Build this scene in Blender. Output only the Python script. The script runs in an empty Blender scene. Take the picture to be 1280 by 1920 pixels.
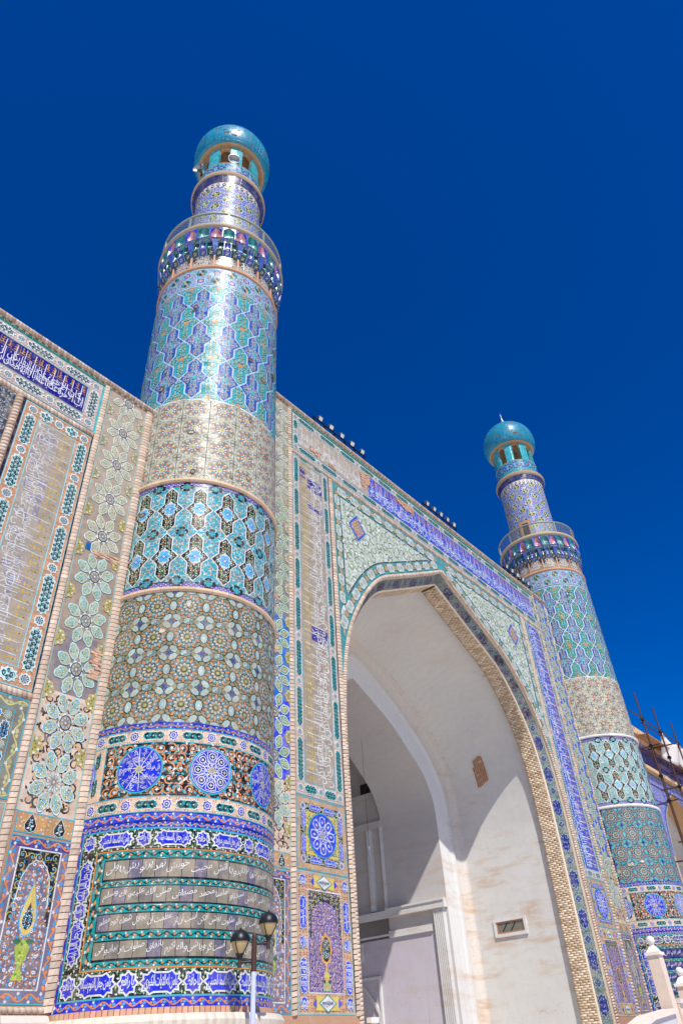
import bpy, math, random
import numpy as np
from mathutils import Matrix, Vector
random.seed(7); rng = np.random.default_rng(7)
PI = math.pi; rad = math.radians
scene = bpy.context.scene
COL = scene.collection

# ------------------------------------------------------------------ camera
cam_data = bpy.data.cameras.new('camera'); cam = bpy.data.objects.new('camera', cam_data); COL.objects.link(cam)
yaw, pitch, roll = rad(51.934), rad(38.373), rad(-3.777)
fw = Vector((math.sin(yaw)*math.cos(pitch), math.cos(yaw)*math.cos(pitch), math.sin(pitch)))
rt = Vector((math.cos(yaw), -math.sin(yaw), 0)); up = rt.cross(fw)
rt2 = rt*math.cos(roll)+up*math.sin(roll); up2 = -rt*math.sin(roll)+up*math.cos(roll)
m = Matrix((rt2, up2, -fw)).transposed().to_4x4(); m.translation = (-10.067, -14.232, 0.711)
cam.matrix_world = m
cam_data.sensor_fit = 'VERTICAL'; cam_data.sensor_height = 36; cam_data.sensor_width = 24
cam_data.lens = 36*1310.6/1920; cam_data.clip_start = 0.1; cam_data.clip_end = 5000
scene.camera = cam
scene.render.resolution_x = 682; scene.render.resolution_y = 1024

# ------------------------------------------------------------------ daylight
SUN_AZ, SUN_EL = rad(33.5), rad(51.5)          # direction the light travels: +Y turned towards +X
world = bpy.data.worlds.new('World'); scene.world = world; world.use_nodes = True
nt = world.node_tree; bg = nt.nodes['Background']
sky = nt.nodes.new('ShaderNodeTexSky'); sky.sky_type = 'NISHITA'; sky.sun_disc = False
sky.sun_elevation = SUN_EL; sky.sun_rotation = SUN_AZ+PI
sky.altitude = 1400; sky.air_density = 1.0; sky.dust_density = 0.45; sky.ozone_density = 4.0
hs = nt.nodes.new('ShaderNodeHueSaturation'); hs.inputs['Saturation'].default_value = 1.5; hs.inputs['Value'].default_value = 1.08; hs.inputs['Hue'].default_value = 0.519
nt.links.new(sky.outputs[0], hs.inputs['Color']); nt.links.new(hs.outputs[0], bg.inputs[0])
bg.inputs[1].default_value = 0.1
sun_data = bpy.data.lights.new('sun', 'SUN'); sun_data.energy = 4.1; sun_data.angle = rad(0.53); sun_data.color = (1.0, 0.965, 0.885)
sun = bpy.data.objects.new('sun', sun_data); COL.objects.link(sun)
sd = Vector((math.sin(SUN_AZ)*math.cos(SUN_EL), math.cos(SUN_AZ)*math.cos(SUN_EL), -math.sin(SUN_EL)))
sun.rotation_euler = sd.to_track_quat('-Z', 'Y').to_euler(); sun.location = (-20, -30, 60)
vs = scene.view_settings; vs.view_transform = 'Standard'; vs.look = 'None'; vs.gamma = 1; vs.use_curve_mapping = False
vs.exposure = 0.33

# ------------------------------------------------------------------ colours (measured as they look in daylight, sRGB 0-255)
def C(r, g, b):
    f = lambda x: (x/255/12.92) if x <= 10.3 else ((x/255+.055)/1.055)**2.4
    return (f(r), f(g), f(b))
COBALT=C(20,42,180); NAVY=C(28,24,112); ULTRA=C(38,66,205); TURQ=C(42,160,178); TEAL=C(14,128,132); LTURQ=C(122,186,186)
SKYB=C(60,150,205); PALE=C(160,188,182); WHITE=C(205,205,198); CREAM=C(206,186,160); BRICK=C(198,176,155); ORANGE=C(208,128,64)
KHAKI=C(128,120,82); BLACK=C(20,20,24); GREEN=C(44,104,62); YEL=C(196,172,84); YGREEN=C(168,176,96); TAUPE=C(138,116,98); GREY=C(96,88,80)
GREYL=C(150,146,142); STONE=C(206,194,176); PINK=C(196,148,136); MAROON=C(120,70,74); LILAC=C(120,108,190); OCHRE=C(176,130,70); LEAF=C(150,168,112)
# ------------------------------------------------------------------ materials
def newmat(name):
    M = bpy.data.materials.new(name); M.use_nodes = True; t = M.node_tree
    return M, t, t.nodes['Principled BSDF'], lambda k: t.nodes.new('ShaderNode'+k), t.links.new
def mathn(N, L, op, a, b=None, c=None):
    n = N('Math'); n.operation = op
    for i, x in enumerate((a, b, c)):
        if x is None: continue
        if isinstance(x, (int, float)): n.inputs[i].default_value = x
        else: L(x, n.inputs[i])
    return n.outputs[0]
def mixc(N, L, fac, a, b, blend='MIX'):
    n = N('Mix'); n.data_type = 'RGBA'; n.blend_type = blend
    for s, x in ((0, fac), (6, a), (7, b)):
        if isinstance(x, (int, float)): n.inputs[s].default_value = x
        elif isinstance(x, tuple): n.inputs[s].default_value = (*x[:3], 1)
        else: L(x, n.inputs[s])
    return n.outputs[2]
def ramp(N, L, src, stops):
    n = N('ValToRGB'); L(src, n.inputs[0]); e = n.color_ramp.elements
    while len(e) < len(stops): e.new(0.5)
    for x, (p, c) in zip(e, stops):
        x.position = p; x.color = (*c, 1) if isinstance(c, tuple) else (c, c, c, 1)
    return n.outputs[0]
def noise(N, L, vec, scale, detail=4, rough=.55):
    n = N('TexNoise'); n.inputs['Scale'].default_value = scale; n.inputs['Detail'].default_value = detail; n.inputs['Roughness'].default_value = rough
    if vec is not None: L(vec, n.inputs['Vector'])
    return n.outputs[0]
def glaze_mat(name, rough=.2, tile=.21, tilt=.035, wear=.35, spec=.4, wob=.3):
    """glazed tile: colour per piece, set in tiles with thin joints, each a little out of true"""
    M, t, P, N, L = newmat(name)
    at = N('Attribute'); at.attribute_name = 'Col'; col = at.outputs['Color']
    geo = N('NewGeometry'); uv = N('UVMap')
    sc = N('VectorMath'); sc.operation = 'SCALE'; sc.inputs['Scale'].default_value = 1/tile; L(uv.outputs[0], sc.inputs[0])
    fl = N('VectorMath'); fl.operation = 'FLOOR'; L(sc.outputs[0], fl.inputs[0])
    fr = N('VectorMath'); fr.operation = 'FRACTION'; L(sc.outputs[0], fr.inputs[0])
    oi = N('ObjectInfo')
    wn = N('TexWhiteNoise'); wn.noise_dimensions = '4D'; L(fl.outputs[0], wn.inputs['Vector']); L(oi.outputs['Random'], wn.inputs['W'])
    # joints
    sx = N('SeparateXYZ'); L(fr.outputs[0], sx.inputs[0])
    dx = mathn(N, L, 'ABSOLUTE', mathn(N, L, 'SUBTRACT', sx.outputs[0], .5)); dy = mathn(N, L, 'ABSOLUTE', mathn(N, L, 'SUBTRACT', sx.outputs[1], .5))
    j = mathn(N, L, 'GREATER_THAN', mathn(N, L, 'MAXIMUM', dx, dy), .488)
    n1 = noise(N, L, geo.outputs['Position'], 3.1, 5, .65); n2 = noise(N, L, geo.outputs['Position'], 23, 4, .6); n3 = noise(N, L, geo.outputs['Position'], 0.5, 3, .6)
    v = mathn(N, L, 'MULTIPLY_ADD', wn.outputs['Value'], .26, .84)
    v = mathn(N, L, 'MULTIPLY', v, mathn(N, L, 'MULTIPLY_ADD', n2, .5, .75))
    c = mixc(N, L, 1.0, col, v, 'MULTIPLY')
    dust = ramp(N, L, n1, [(.45, 0.0), (.75, wear)])
    dust2 = mathn(N, L, 'MULTIPLY', dust, mathn(N, L, 'MULTIPLY_ADD', n3, 1.4, .1))
    c = mixc(N, L, dust2, c, C(176,158,138))
    c = mixc(N, L, mathn(N, L, 'MULTIPLY', j, .55), c, C(150,132,112))
    chip = ramp(N, L, n2, [(.70, 0.0), (.735, 0.75)])
    c = mixc(N, L, mathn(N, L, 'MULTIPLY', chip, mathn(N, L, 'GREATER_THAN', n1, .54)), c, C(178,140,112))
    L(c, P.inputs['Base Color'])
    P.inputs['Specular IOR Level'].default_value = spec
    L(mathn(N, L, 'ADD', mathn(N, L, 'MULTIPLY_ADD', n2, .22, rough-.08), mathn(N, L, 'MULTIPLY', dust2, .5)), P.inputs['Roughness'])
    # every tile leans its own way, plus fine relief
    sub = N('VectorMath'); sub.operation = 'SUBTRACT'; L(wn.outputs['Color'], sub.inputs[0]); sub.inputs[1].default_value = (.5, .5, .5)
    s2 = N('VectorMath'); s2.operation = 'SCALE'; s2.inputs['Scale'].default_value = tilt; L(sub.outputs[0], s2.inputs[0])
    b = N('Bump'); b.inputs['Strength'].default_value = wob; b.inputs['Distance'].default_value = .012
    L(mathn(N, L, 'SUBTRACT', noise(N, L, geo.outputs['Position'], 9, 3), mathn(N, L, 'MULTIPLY', j, .8)), b.inputs['Height'])
    ad = N('VectorMath'); ad.operation = 'ADD'; L(b.outputs[0], ad.inputs[0]); L(s2.outputs[0], ad.inputs[1])
    nm = N('VectorMath'); nm.operation = 'NORMALIZE'; L(ad.outputs[0], nm.inputs[0]); L(nm.outputs[0], P.inputs['Normal'])
    return M
def matte_mat(name, rough=.85, amount=.5, scale=14, bump=.4):
    M, t, P, N, L = newmat(name)
    at = N('Attribute'); at.attribute_name = 'Col'; geo = N('NewGeometry'); oi = N('ObjectInfo')
    n1 = noise(N, L, geo.outputs['Position'], scale, 6, .65); n2 = noise(N, L, geo.outputs['Position'], 1.3, 4, .6)
    v = mathn(N, L, 'MULTIPLY_ADD', n1, amount, 1-amount*.5)
    v = mathn(N, L, 'MULTIPLY', v, mathn(N, L, 'MULTIPLY_ADD', oi.outputs['Random'], .3, .85))
    c = mixc(N, L, 1.0, at.outputs['Color'], v, 'MULTIPLY')
    c = mixc(N, L, ramp(N, L, n2, [(.52, 0.0), (.72, .35)]), c, C(196,176,156))
    L(c, P.inputs['Base Color']); P.inputs['Roughness'].default_value = rough; P.inputs['Specular IOR Level'].default_value = .25
    b = N('Bump'); b.inputs['Strength'].default_value = bump; b.inputs['Distance'].default_value = .012; L(n1, b.inputs['Height']); L(b.outputs[0], P.inputs['Normal'])
    return M
def plain_mat(name, col, rough=.5, metal=0., var=.25, scale=12, spec=.5, bump=.0):
    M, t, P, N, L = newmat(name); geo = N('NewGeometry')
    n1 = noise(N, L, geo.outputs['Position'], scale, 5, .6)
    c = mixc(N, L, 1.0, col, mathn(N, L, 'MULTIPLY_ADD', n1, var*2, 1-var), 'MULTIPLY')
    L(c, P.inputs['Base Color']); P.inputs['Metallic'].default_value = metal; P.inputs['Specular IOR Level'].default_value = spec
    L(mathn(N, L, 'MULTIPLY_ADD', n1, .25, rough-.12), P.inputs['Roughness'])
    if bump:
        b = N('Bump'); b.inputs['Strength'].default_value = bump; b.inputs['Distance'].default_value = .02; L(n1, b.inputs['Height']); L(b.outputs[0], P.inputs['Normal'])
    return M
def plaster_mat(name, base, stain=.5, cracks=True):
    """whitewashed plaster, uneven, with ochre damp stains that run in horizontal wisps"""
    M, t, P, N, L = newmat(name); geo = N('NewGeometry'); pos = geo.outputs['Position']
    mp = N('Mapping'); mp.inputs['Scale'].default_value = (.55, .55, 2.6); L(pos, mp.inputs[0])
    st = noise(N, L, mp.outputs[0], 1.0, 7, .62); big = noise(N, L, pos, .28, 3, .5); fine = noise(N, L, pos, 7, 6, .7); vf = noise(N, L, pos, 40, 3)
    c = mixc(N, L, mathn(N, L, 'MULTIPLY', fine, .35), base, tuple(x*.86 for x in base))
    c = mixc(N, L, ramp(N, L, big, [(.38, 0.0), (.7, .35)]), c, C(194,190,190))
    s = mathn(N, L, 'MULTIPLY', ramp(N, L, st, [(.49, 0.0), (.7, stain)]), ramp(N, L, noise(N, L, pos, .45, 2), [(.36, 0.15), (.58, 1.0)]))
    sz = N('SeparateXYZ'); L(pos, sz.inputs[0]); low = N('MapRange'); L(sz.outputs[2], low.inputs[0]); low.inputs[1].default_value = 8.5; low.inputs[2].default_value = 13.0; low.inputs[3].default_value = 1.0; low.inputs[4].default_value = .25
    c = mixc(N, L, mathn(N, L, 'MULTIPLY', s, low.outputs[0]), c, C(190,152,112))
    mv = N('Mapping'); mv.inputs['Scale'].default_value = (5.0, 5.0, .22); L(pos, mv.inputs[0])
    run = mathn(N, L, 'MULTIPLY', ramp(N, L, noise(N, L, mv.outputs[0], 1.0, 5, .6), [(.56, 0.0), (.8, .3)]), ramp(N, L, noise(N, L, pos, .3, 2), [(.42, 0.0), (.6, 1.0)]))
    c = mixc(N, L, run, c, C(150,132,118))
    tr = N('TexWave'); tr.wave_type = 'BANDS'; tr.inputs['Scale'].default_value = .9; tr.inputs['Distortion'].default_value = 14; tr.inputs['Detail'].default_value = 4; L(pos, tr.inputs['Vector'])
    c = mixc(N, L, mathn(N, L, 'MULTIPLY', tr.outputs[1], .05), c, C(120,110,104))
    vo = N('TexVoronoi'); vo.feature = 'DISTANCE_TO_EDGE'; vo.inputs['Scale'].default_value = .33; wv = N('VectorMath'); wv.operation = 'ADD'; L(pos, wv.inputs[0]); nz = N('TexNoise'); nz.inputs['Scale'].default_value = 1.6; nz.inputs['Detail'].default_value = 6; L(pos, nz.inputs['Vector']); sv = N('VectorMath'); sv.operation = 'SCALE'; sv.inputs['Scale'].default_value = .9; L(nz.outputs['Color'], sv.inputs[0]); L(sv.outputs[0], wv.inputs[1]); L(wv.outputs[0], vo.inputs['Vector'])
    cr = mathn(N, L, 'MULTIPLY', mathn(N, L, 'LESS_THAN', vo.outputs['Distance'], .0035), mathn(N, L, 'GREATER_THAN', noise(N, L, pos, .5, 2), .61))
    c = mixc(N, L, mathn(N, L, 'MULTIPLY', cr, .3), c, C(96,82,72))
    sp = ramp(N, L, noise(N, L, pos, 17, 1), [(.745, 0.0), (.76, .7)])
    c = mixc(N, L, sp, c, C(120,100,84))
    L(c, P.inputs['Base Color']); P.inputs['Roughness'].default_value = .8; P.inputs['Specular IOR Level'].default_value = .3
    b = N('Bump'); b.inputs['Strength'].default_value = .22; b.inputs['Distance'].default_value = .03
    L(mathn(N, L, 'ADD', mathn(N, L, 'MULTIPLY', fine, .6), mathn(N, L, 'ADD', mathn(N, L, 'MULTIPLY', vf, .15), big)), b.inputs['Height']); L(b.outputs[0], P.inputs['Normal'])
    return M
UVMATS = []
GLAZE = glaze_mat('glazed_tile'); GLAZE_HI = glaze_mat('glazed_tile_glossy', rough=.33, tilt=.12, wear=.28, spec=.19, wob=.9)
GLAZE_OLD = glaze_mat('weathered_tile', rough=.42, wear=.8, tilt=.06, spec=.35)
MATTE = matte_mat('fired_brick'); STONEM = matte_mat('dressed_stone', .6, .25, 9, .2)
PLASTER = plaster_mat('white_plaster', C(213,210,203), .62); 
DARKMETAL = plain_mat('dark_metal', C(38,42,46), .4, .6); PIPE = plain_mat('rusty_pipe', C(84,58,48), .6, .5, .5, 30); STEEL = plain_mat('galvanised_steel', C(150,150,150), .4, .8)
PAINTW = plain_mat('pale_paint', C(186,192,222), .45, 0, .08); LENS = plain_mat('lamp_glass', C(206,212,206), .15, 0, .15); AMBER = plain_mat('amber_glass', C(176,152,104), .25, 0, .12)
CLOTH = plain_mat('tarpaulin', C(226,216,206), .8, 0, .06, 3); DARKIN = plain_mat('dark_interior', C(40,32,28), .9); GLASSD = plain_mat('dusty_pane', C(120,118,108), .12, 0, .3, 5)
BROWN = plain_mat('bare_plaster', C(176,128,92), .9, 0, .4, 18, .2, .5); RAIL = plain_mat('painted_rail', C(136,142,130), .5, .2, .3, 20); DOME = None

UVMATS += [GLAZE, GLAZE_HI, GLAZE_OLD]
# ------------------------------------------------------------------ drawing shapes: u along, v up, h out of the surface
def arr(P): return np.asarray(P, float)
def ccw(P):
    P = arr(P); x, y = P[:, 0], P[:, 1]
    return P if (x*np.roll(y, -1)-y*np.roll(x, -1)).sum() >= 0 else P[::-1]
class Cv:
    def __init__(s): s.V = []; s.L = []; s.S = []; s.C = []; s.n = 0
    def raw(s, V, L, S, Cc):
        s.V.append(V); s.L.append(np.asarray(L)+s.n); s.S.append(np.asarray(S)); s.C.append(np.asarray(Cc, float).reshape(-1, 4)); s.n += len(V); return s
    def poly(s, P, c, h=0.):
        P = ccw(P); n = len(P); return s.raw(np.c_[P, np.full(n, h)], np.arange(n), [n], (*c, 1.))
    def ring(s, P, Q, c, h=0.):      # band between two outlines of equal length
        P, Q = arr(P), arr(Q); n = len(P); V = np.r_[np.c_[P, np.full(n, h)], np.c_[Q, np.full(n, h)]]
        i = np.arange(n); k = (i+1) % n; L = np.stack([i, k, k+n, i+n], 1).ravel(); return s.raw(V, L, np.full(n, 4), np.tile((*c, 1.), (n, 1)))
    def prism(s, P, c, h, h0=0., side=None):
        P = ccw(P); n = len(P); s.poly(P, c, h); V = np.r_[np.c_[P, np.full(n, h)], np.c_[P, np.full(n, h0)]]
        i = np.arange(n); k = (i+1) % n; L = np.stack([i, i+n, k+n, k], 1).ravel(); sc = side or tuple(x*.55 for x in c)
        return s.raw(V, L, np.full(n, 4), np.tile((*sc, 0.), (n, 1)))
    def line(s, P, w, c, h=0., closed=False, taper=False):
        P = arr(P); n = len(P)
        if closed: t = np.roll(P, -1, 0)-np.roll(P, 1, 0)
        else:
            t = np.empty_like(P); t[1:-1] = P[2:]-P[:-2]; t[0] = P[1]-P[0]; t[-1] = P[-1]-P[-2]
        t /= np.linalg.norm(t, axis=1)[:, None]+1e-9; nn = np.c_[-t[:, 1], t[:, 0]]*w/2
        if taper: nn = nn*np.linspace(1, .25, n)[:, None]
        V = np.r_[np.c_[P-nn, np.full(n, h)], np.c_[P+nn, np.full(n, h)]]
        i = np.arange(n if closed else n-1); k = (i+1) % n; L = np.stack([i, k, k+n, i+n], 1).ravel(); return s.raw(V, L, np.full(len(i), 4), np.tile((*c, 1.), (len(i), 1)))
    def rect(s, x0, y0, x1, y1, c, h=0.): return s.poly([(x0, y0), (x1, y0), (x1, y1), (x0, y1)], c, h)
    def frame(s, x0, y0, x1, y1, w, c, h=0.):     # band of width w just inside the rectangle
        return s.ring([(x0, y0), (x1, y0), (x1, y1), (x0, y1)], [(x0+w, y0+w), (x1-w, y0+w), (x1-w, y1-w), (x0+w, y1-w)], c, h)
    def flat(s):
        if not s.V: return np.zeros((0, 3)), np.zeros(0, int), np.zeros(0, int), np.zeros((0, 4))
        r = np.concatenate(s.V), np.concatenate(s.L), np.concatenate(s.S), np.concatenate(s.C)
        s.V, s.L, s.S, s.C = [r[0]], [r[1]], [r[2]], [r[3]]; return r
    def put(s, o, T):       # T: rows of (dx, dy, rot, sx, sy, dh)
        T = np.atleast_2d(arr(T)); V, L, S, Cc = o.flat(); k = len(T)
        if not len(V) or not k: return s
        if T.shape[1] < 6: T = np.c_[T, np.tile([0, 0, 0, 1, 1, 0.][T.shape[1]:], (k, 1))]
        if T.shape[1] == 6: pass
        x = V[None, :, 0]*T[:, 3:4]; y = V[None, :, 1]*T[:, 4:5]; c, sn = np.cos(T[:, 2:3]), np.sin(T[:, 2:3])
        W = np.stack([x*c-y*sn+T[:, 0:1], x*sn+y*c+T[:, 1:2], V[None, :, 2]+T[:, 5:6]], -1).reshape(-1, 3)
        LL = (L[None]+(np.arange(k)*len(V))[:, None]).ravel(); f = 1+(rng.random((k, 1, 1))-.5)*.22
        CC = np.tile(Cc[None], (k, 1, 1)); CC[..., :3] *= f
        flip = (T[:, 3]*T[:, 4]) < 0
        if flip.any() and len(set(S.tolist())) >= 1:
            st = np.r_[0, np.cumsum(S)[:-1]]; idx = np.concatenate([np.arange(a, a+b)[::-1] for a, b in zip(st, S)])
            A = LL.reshape(k, -1); A[flip] = A[flip][:, idx]; LL = A.ravel()
        return s.raw(W, LL, np.tile(S, k), CC.reshape(-1, 4))
def slice_u(P, du):
    """cut an outline into upright strips so that it can follow a curved wall"""
    P = arr(P); a, b = P[:, 0].min(), P[:, 0].max(); out = []
    def clip(Q, x, keep):
        R = []; n = len(Q)
        for i in range(n):
            p, q = Q[i], Q[(i+1) % n]; ip = (p[0] >= x) == keep or p[0] == x; iq = (q[0] >= x) == keep or q[0] == x
            if ip: R.append(p)
            if ip != iq: t = (x-p[0])/(q[0]-p[0]); R.append(p+t*(q-p))
        return np.array(R)
    k0, k1 = math.floor(a/du), math.ceil(b/du)
    for k in range(k0, k1):
        Q = clip(P, k*du, True)
        if len(Q) < 3: continue
        Q = clip(Q, (k+1)*du, False)
        if len(Q) >= 3: out.append(Q)
    return out
def dense(P, d, closed=False):
    P = arr(P); Q = np.r_[P, P[:1]] if closed else P; o = []
    for p, q in zip(Q[:-1], Q[1:]):
        n = max(1, int(math.ceil(np.linalg.norm(q-p)/d))); o += [p+(q-p)*i/n for i in range(n)]
    if not closed: o.append(Q[-1])
    return np.array(o)
# surfaces
def plane_map(V): return np.c_[V[:, 0], -V[:, 2], V[:, 1]], None
def cyl_map(R, slope=0.):
    def f(V):
        th = V[:, 0]/R; r = R+V[:, 2]-slope*V[:, 1]; n = np.c_[np.cos(th), np.sin(th), np.zeros(len(th))]
        return np.c_[r*n[:, 0], r*n[:, 1], V[:, 1]], n
    return f
def mesh_from(name, cv, mp=plane_map, mat=None):
    V, L, S, Cc = cv.flat(); P, Nn = mp(V)
    me = bpy.data.meshes.new(name); me.vertices.add(len(P)); me.vertices.foreach_set('co', P.ravel())
    me.loops.add(len(L)); me.loops.foreach_set('vertex_index', L.astype(np.int32))
    st = np.r_[0, np.cumsum(S)[:-1]].astype(np.int32) if len(S) else np.zeros(0, np.int32)
    me.polygons.add(len(S)); me.polygons.foreach_set('loop_start', st)
    me.update(calc_edges=True)
    A = me.color_attributes.new('Col', 'FLOAT_COLOR', 'CORNER'); jit = 1+(rng.random((len(S), 1))-.5)*.14
    cc = Cc.copy(); cc[:, :3] *= jit; cc[:, 3] = 1; A.data.foreach_set('color', np.repeat(cc, S, 0).ravel().astype(np.float32))
    u = me.uv_layers.new(name='UVMap'); u.data.foreach_set('uv', V[L][:, :2].ravel().astype(np.float32))
    if Nn is not None and len(S):
        LN = Nn[L].copy(); side = np.repeat(Cc[:, 3] < .5, S)
        if side.any():
            fn = np.empty((len(S), 3)); me.polygons.foreach_get('normal', fn.ravel()) if False else None
            a = P[L[st]]; b = P[L[st+1]]; c = P[L[st+2]]; fn = np.cross(b-a, c-b); fn /= np.linalg.norm(fn, axis=1)[:, None]+1e-12
            LN[side] = np.repeat(fn, S, 0)[side]
        me.polygons.foreach_set('use_smooth', np.ones(len(S), bool)); me.normals_split_custom_set(LN.tolist())
    if mat: me.materials.append(mat)
    return me
# ------------------------------------------------------------------ objects
def obj(name, me, parent=None, loc=(0, 0, 0), rot=(0, 0, 0), scale=(1, 1, 1)):
    o = bpy.data.objects.new(name, me); COL.objects.link(o); o.parent = parent; o.location = loc; o.rotation_euler = rot; o.scale = scale; return o
def thing(name, label, cat, loc=(0, 0, 0), rot=(0, 0, 0), group=None):
    o = obj(name, None, None, loc, rot); o['label'] = label; o['category'] = cat; o.empty_display_size = .3
    if group: o['group'] = group
    return o
def stuff(o): o['kind'] = 'stuff'; return o
def copy_tree(o, parent=None):
    c = o.copy(); COL.objects.link(c); c.parent = parent
    for ch in list(o.children): copy_tree(ch, c)
    return c
def pydata(name, V, F, mat, col=None, smooth=False):
    me = bpy.data.meshes.new(name); me.from_pydata([tuple(map(float, v)) for v in V], [], [tuple(f) for f in F]); me.update()
    if mat: me.materials.append(mat)
    if col is not None:
        A = me.color_attributes.new('Col', 'FLOAT_COLOR', 'CORNER'); A.data.foreach_set('color', np.tile((*col, 1), len(me.loops)).astype(np.float32))
    if smooth: me.polygons.foreach_set('use_smooth', np.ones(len(me.polygons), bool))
    if mat in UVMATS:
        VV = arr(V); lo, hi = VV.min(0), VV.max(0); round_ = lo[0] < 0 < hi[0] and lo[1] < 0 < hi[1]
        W = np.c_[np.arctan2(VV[:, 1], VV[:, 0])*1.9, VV[:, 2]] if round_ else np.c_[VV[:, 0]+VV[:, 1], VV[:, 2]]
        vi = np.empty(len(me.loops), int); me.loops.foreach_get('vertex_index', vi); q = W[vi]
        if round_:
            ls = np.empty(len(me.polygons), int); lt = np.empty(len(me.polygons), int); me.polygons.foreach_get('loop_start', ls); me.polygons.foreach_get('loop_total', lt)
            for a, k in zip(ls, lt):
                if np.ptp(q[a:a+k, 0]) > 4: q[a:a+k, 0] = np.where(q[a:a+k, 0] < 0, q[a:a+k, 0]+1.9*2*PI, q[a:a+k, 0])
        me.uv_layers.new(name='UVMap').data.foreach_set('uv', q.ravel().astype(np.float32))
    return me
class Mb:       # solid pieces joined into one mesh
    def __init__(s): s.V = []; s.F = []
    def add(s, V, F):
        k = len(s.V); s.V += [tuple(v) for v in V]; s.F += [tuple(i+k for i in f) for f in F]; return s
    def box(s, x0, y0, z0, x1, y1, z1):
        V = [(x, y, z) for z in (z0, z1) for y in (y0, y1) for x in (x0, x1)]
        return s.add(V, [(0, 2, 3, 1), (4, 5, 7, 6), (0, 1, 5, 4), (2, 6, 7, 3), (0, 4, 6, 2), (1, 3, 7, 5)])
    def tube(s, a, b, r, r2=None, n=8, cap=True):
        a, b = Vector(a), Vector(b); d = (b-a).normalized(); u = d.orthogonal().normalized(); v = d.cross(u); r2 = r if r2 is None else r2
        V = [a+u*r*math.cos(2*PI*i/n)+v*r*math.sin(2*PI*i/n) for i in range(n)]+[b+u*r2*math.cos(2*PI*i/n)+v*r2*math.sin(2*PI*i/n) for i in range(n)]
        F = [(i, (i+1) % n, n+(i+1) % n, n+i) for i in range(n)]
        if cap: F += [tuple(range(n))[::-1], tuple(range(n, 2*n))]
        return s.add(V, F)
    def lathe(s, prof, n=32, c=(0, 0), a0=0., a1=2*PI):
        full = abs(a1-a0-2*PI) < 1e-6; k = n if full else n+1
        V = [(c[0]+r*math.cos(a0+(a1-a0)*i/n), c[1]+r*math.sin(a0+(a1-a0)*i/n), z) for r, z in prof for i in range(k)]
        F = [(j*k+i, j*k+(i+1) % k, (j+1)*k+(i+1) % k, (j+1)*k+i) for j in range(len(prof)-1) for i in range(n)]
        return s.add(V, F)
    def mesh(s, name, mat, col=None, smooth=False): return pydata(name, s.V, s.F, mat, col, smooth)
# ------------------------------------------------------------------ outlines
def circ(r, n=20, cx=0, cy=0, ry=None, a0=0.):
    a = a0+np.arange(n)*2*PI/n; return np.c_[cx+r*np.cos(a), cy+(ry or r)*np.sin(a)]
def star(n, r1, r2, a0=PI/2): 
    a = a0+np.arange(2*n)*PI/n; r = np.where(np.arange(2*n) % 2 == 0, r1, r2); return np.c_[r*np.cos(a), r*np.sin(a)]
def lobed(n, r, amp, k=4, a0=PI/2):
    a = a0+np.arange(n*k)*2*PI/(n*k); q = r*(1-amp+amp*np.abs(np.cos(n*(a-a0)/2))); return np.c_[q*np.cos(a), q*np.sin(a)]
def cartouche(w, h):
    q = [(w/2, 0), (w/2-.2*h, .15*h), (w/2-.16*h, .36*h), (w/2-.38*h, .33*h), (w/2-.55*h, .5*h), (w/2-.74*h, .41*h)]
    r = q+[(-x, y) for x, y in q[::-1]]; return arr(r+[(x, -y) for x, y in r[::-1][1:-1]])
def softcart(w, h):    # pale cushion shape with notched corners
    q = [(w/2, 0), (w/2, .2*h), (w/2-.12*h, .32*h), (w/2-.22*h, .5*h), (w/2-.5*h, .47*h)]
    r = q+[(-x, y) for x, y in q[::-1]]; return arr(r+[(x, -y) for x, y in r[::-1][1:-1]])
def petal(r0, r1, w):
    q = [(0, r0), (.55*w, r0+.12*(r1-r0)), (.95*w, r0+.38*(r1-r0)), (w, r0+.55*(r1-r0)), (.72*w, r0+.72*(r1-r0)), (.5*w, r0+.9*(r1-r0)), (0, r1)]
    return arr(q+[(-x, y) for x, y in q[::-1][1:-1]])
def bobbin(W, H, b):
    q = [(0, H/2), (W/4, H/2-b), (W/4, b), (W/2, 0)]; q = q+[(x, -y) for x, y in q[::-1][1:]]; return arr(q+[(-x, y) for x, y in q[::-1][1:-1]])
def grow(P, d):     # push an outline outwards
    P = ccw(P); a = P-np.roll(P, 1, 0); b = np.roll(P, -1, 0)-P; na = np.c_[a[:, 1], -a[:, 0]]; nb = np.c_[b[:, 1], -b[:, 0]]
    na /= np.linalg.norm(na, axis=1)[:, None]+1e-9; nb /= np.linalg.norm(nb, axis=1)[:, None]+1e-9; n = na+nb; n /= (np.linalg.norm(n, axis=1)[:, None]+1e-9)
    k = np.clip((n*na).sum(1), .45, 1); return P+n*(d/k)[:, None]
def leafP(l, w): return arr([(0, 0), (l*.35, w*.5), (l*.75, w*.3), (l, 0), (l*.7, -w*.2), (l*.35, -w*.35)])
def spiral(r, turns=1.2, n=14, a0=0., k=.12):
    t = np.linspace(0, 1, n); a = a0+turns*2*PI*t; q = r*(1-(1-k)*t); return np.c_[q*np.cos(a), q*np.sin(a)]
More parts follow.
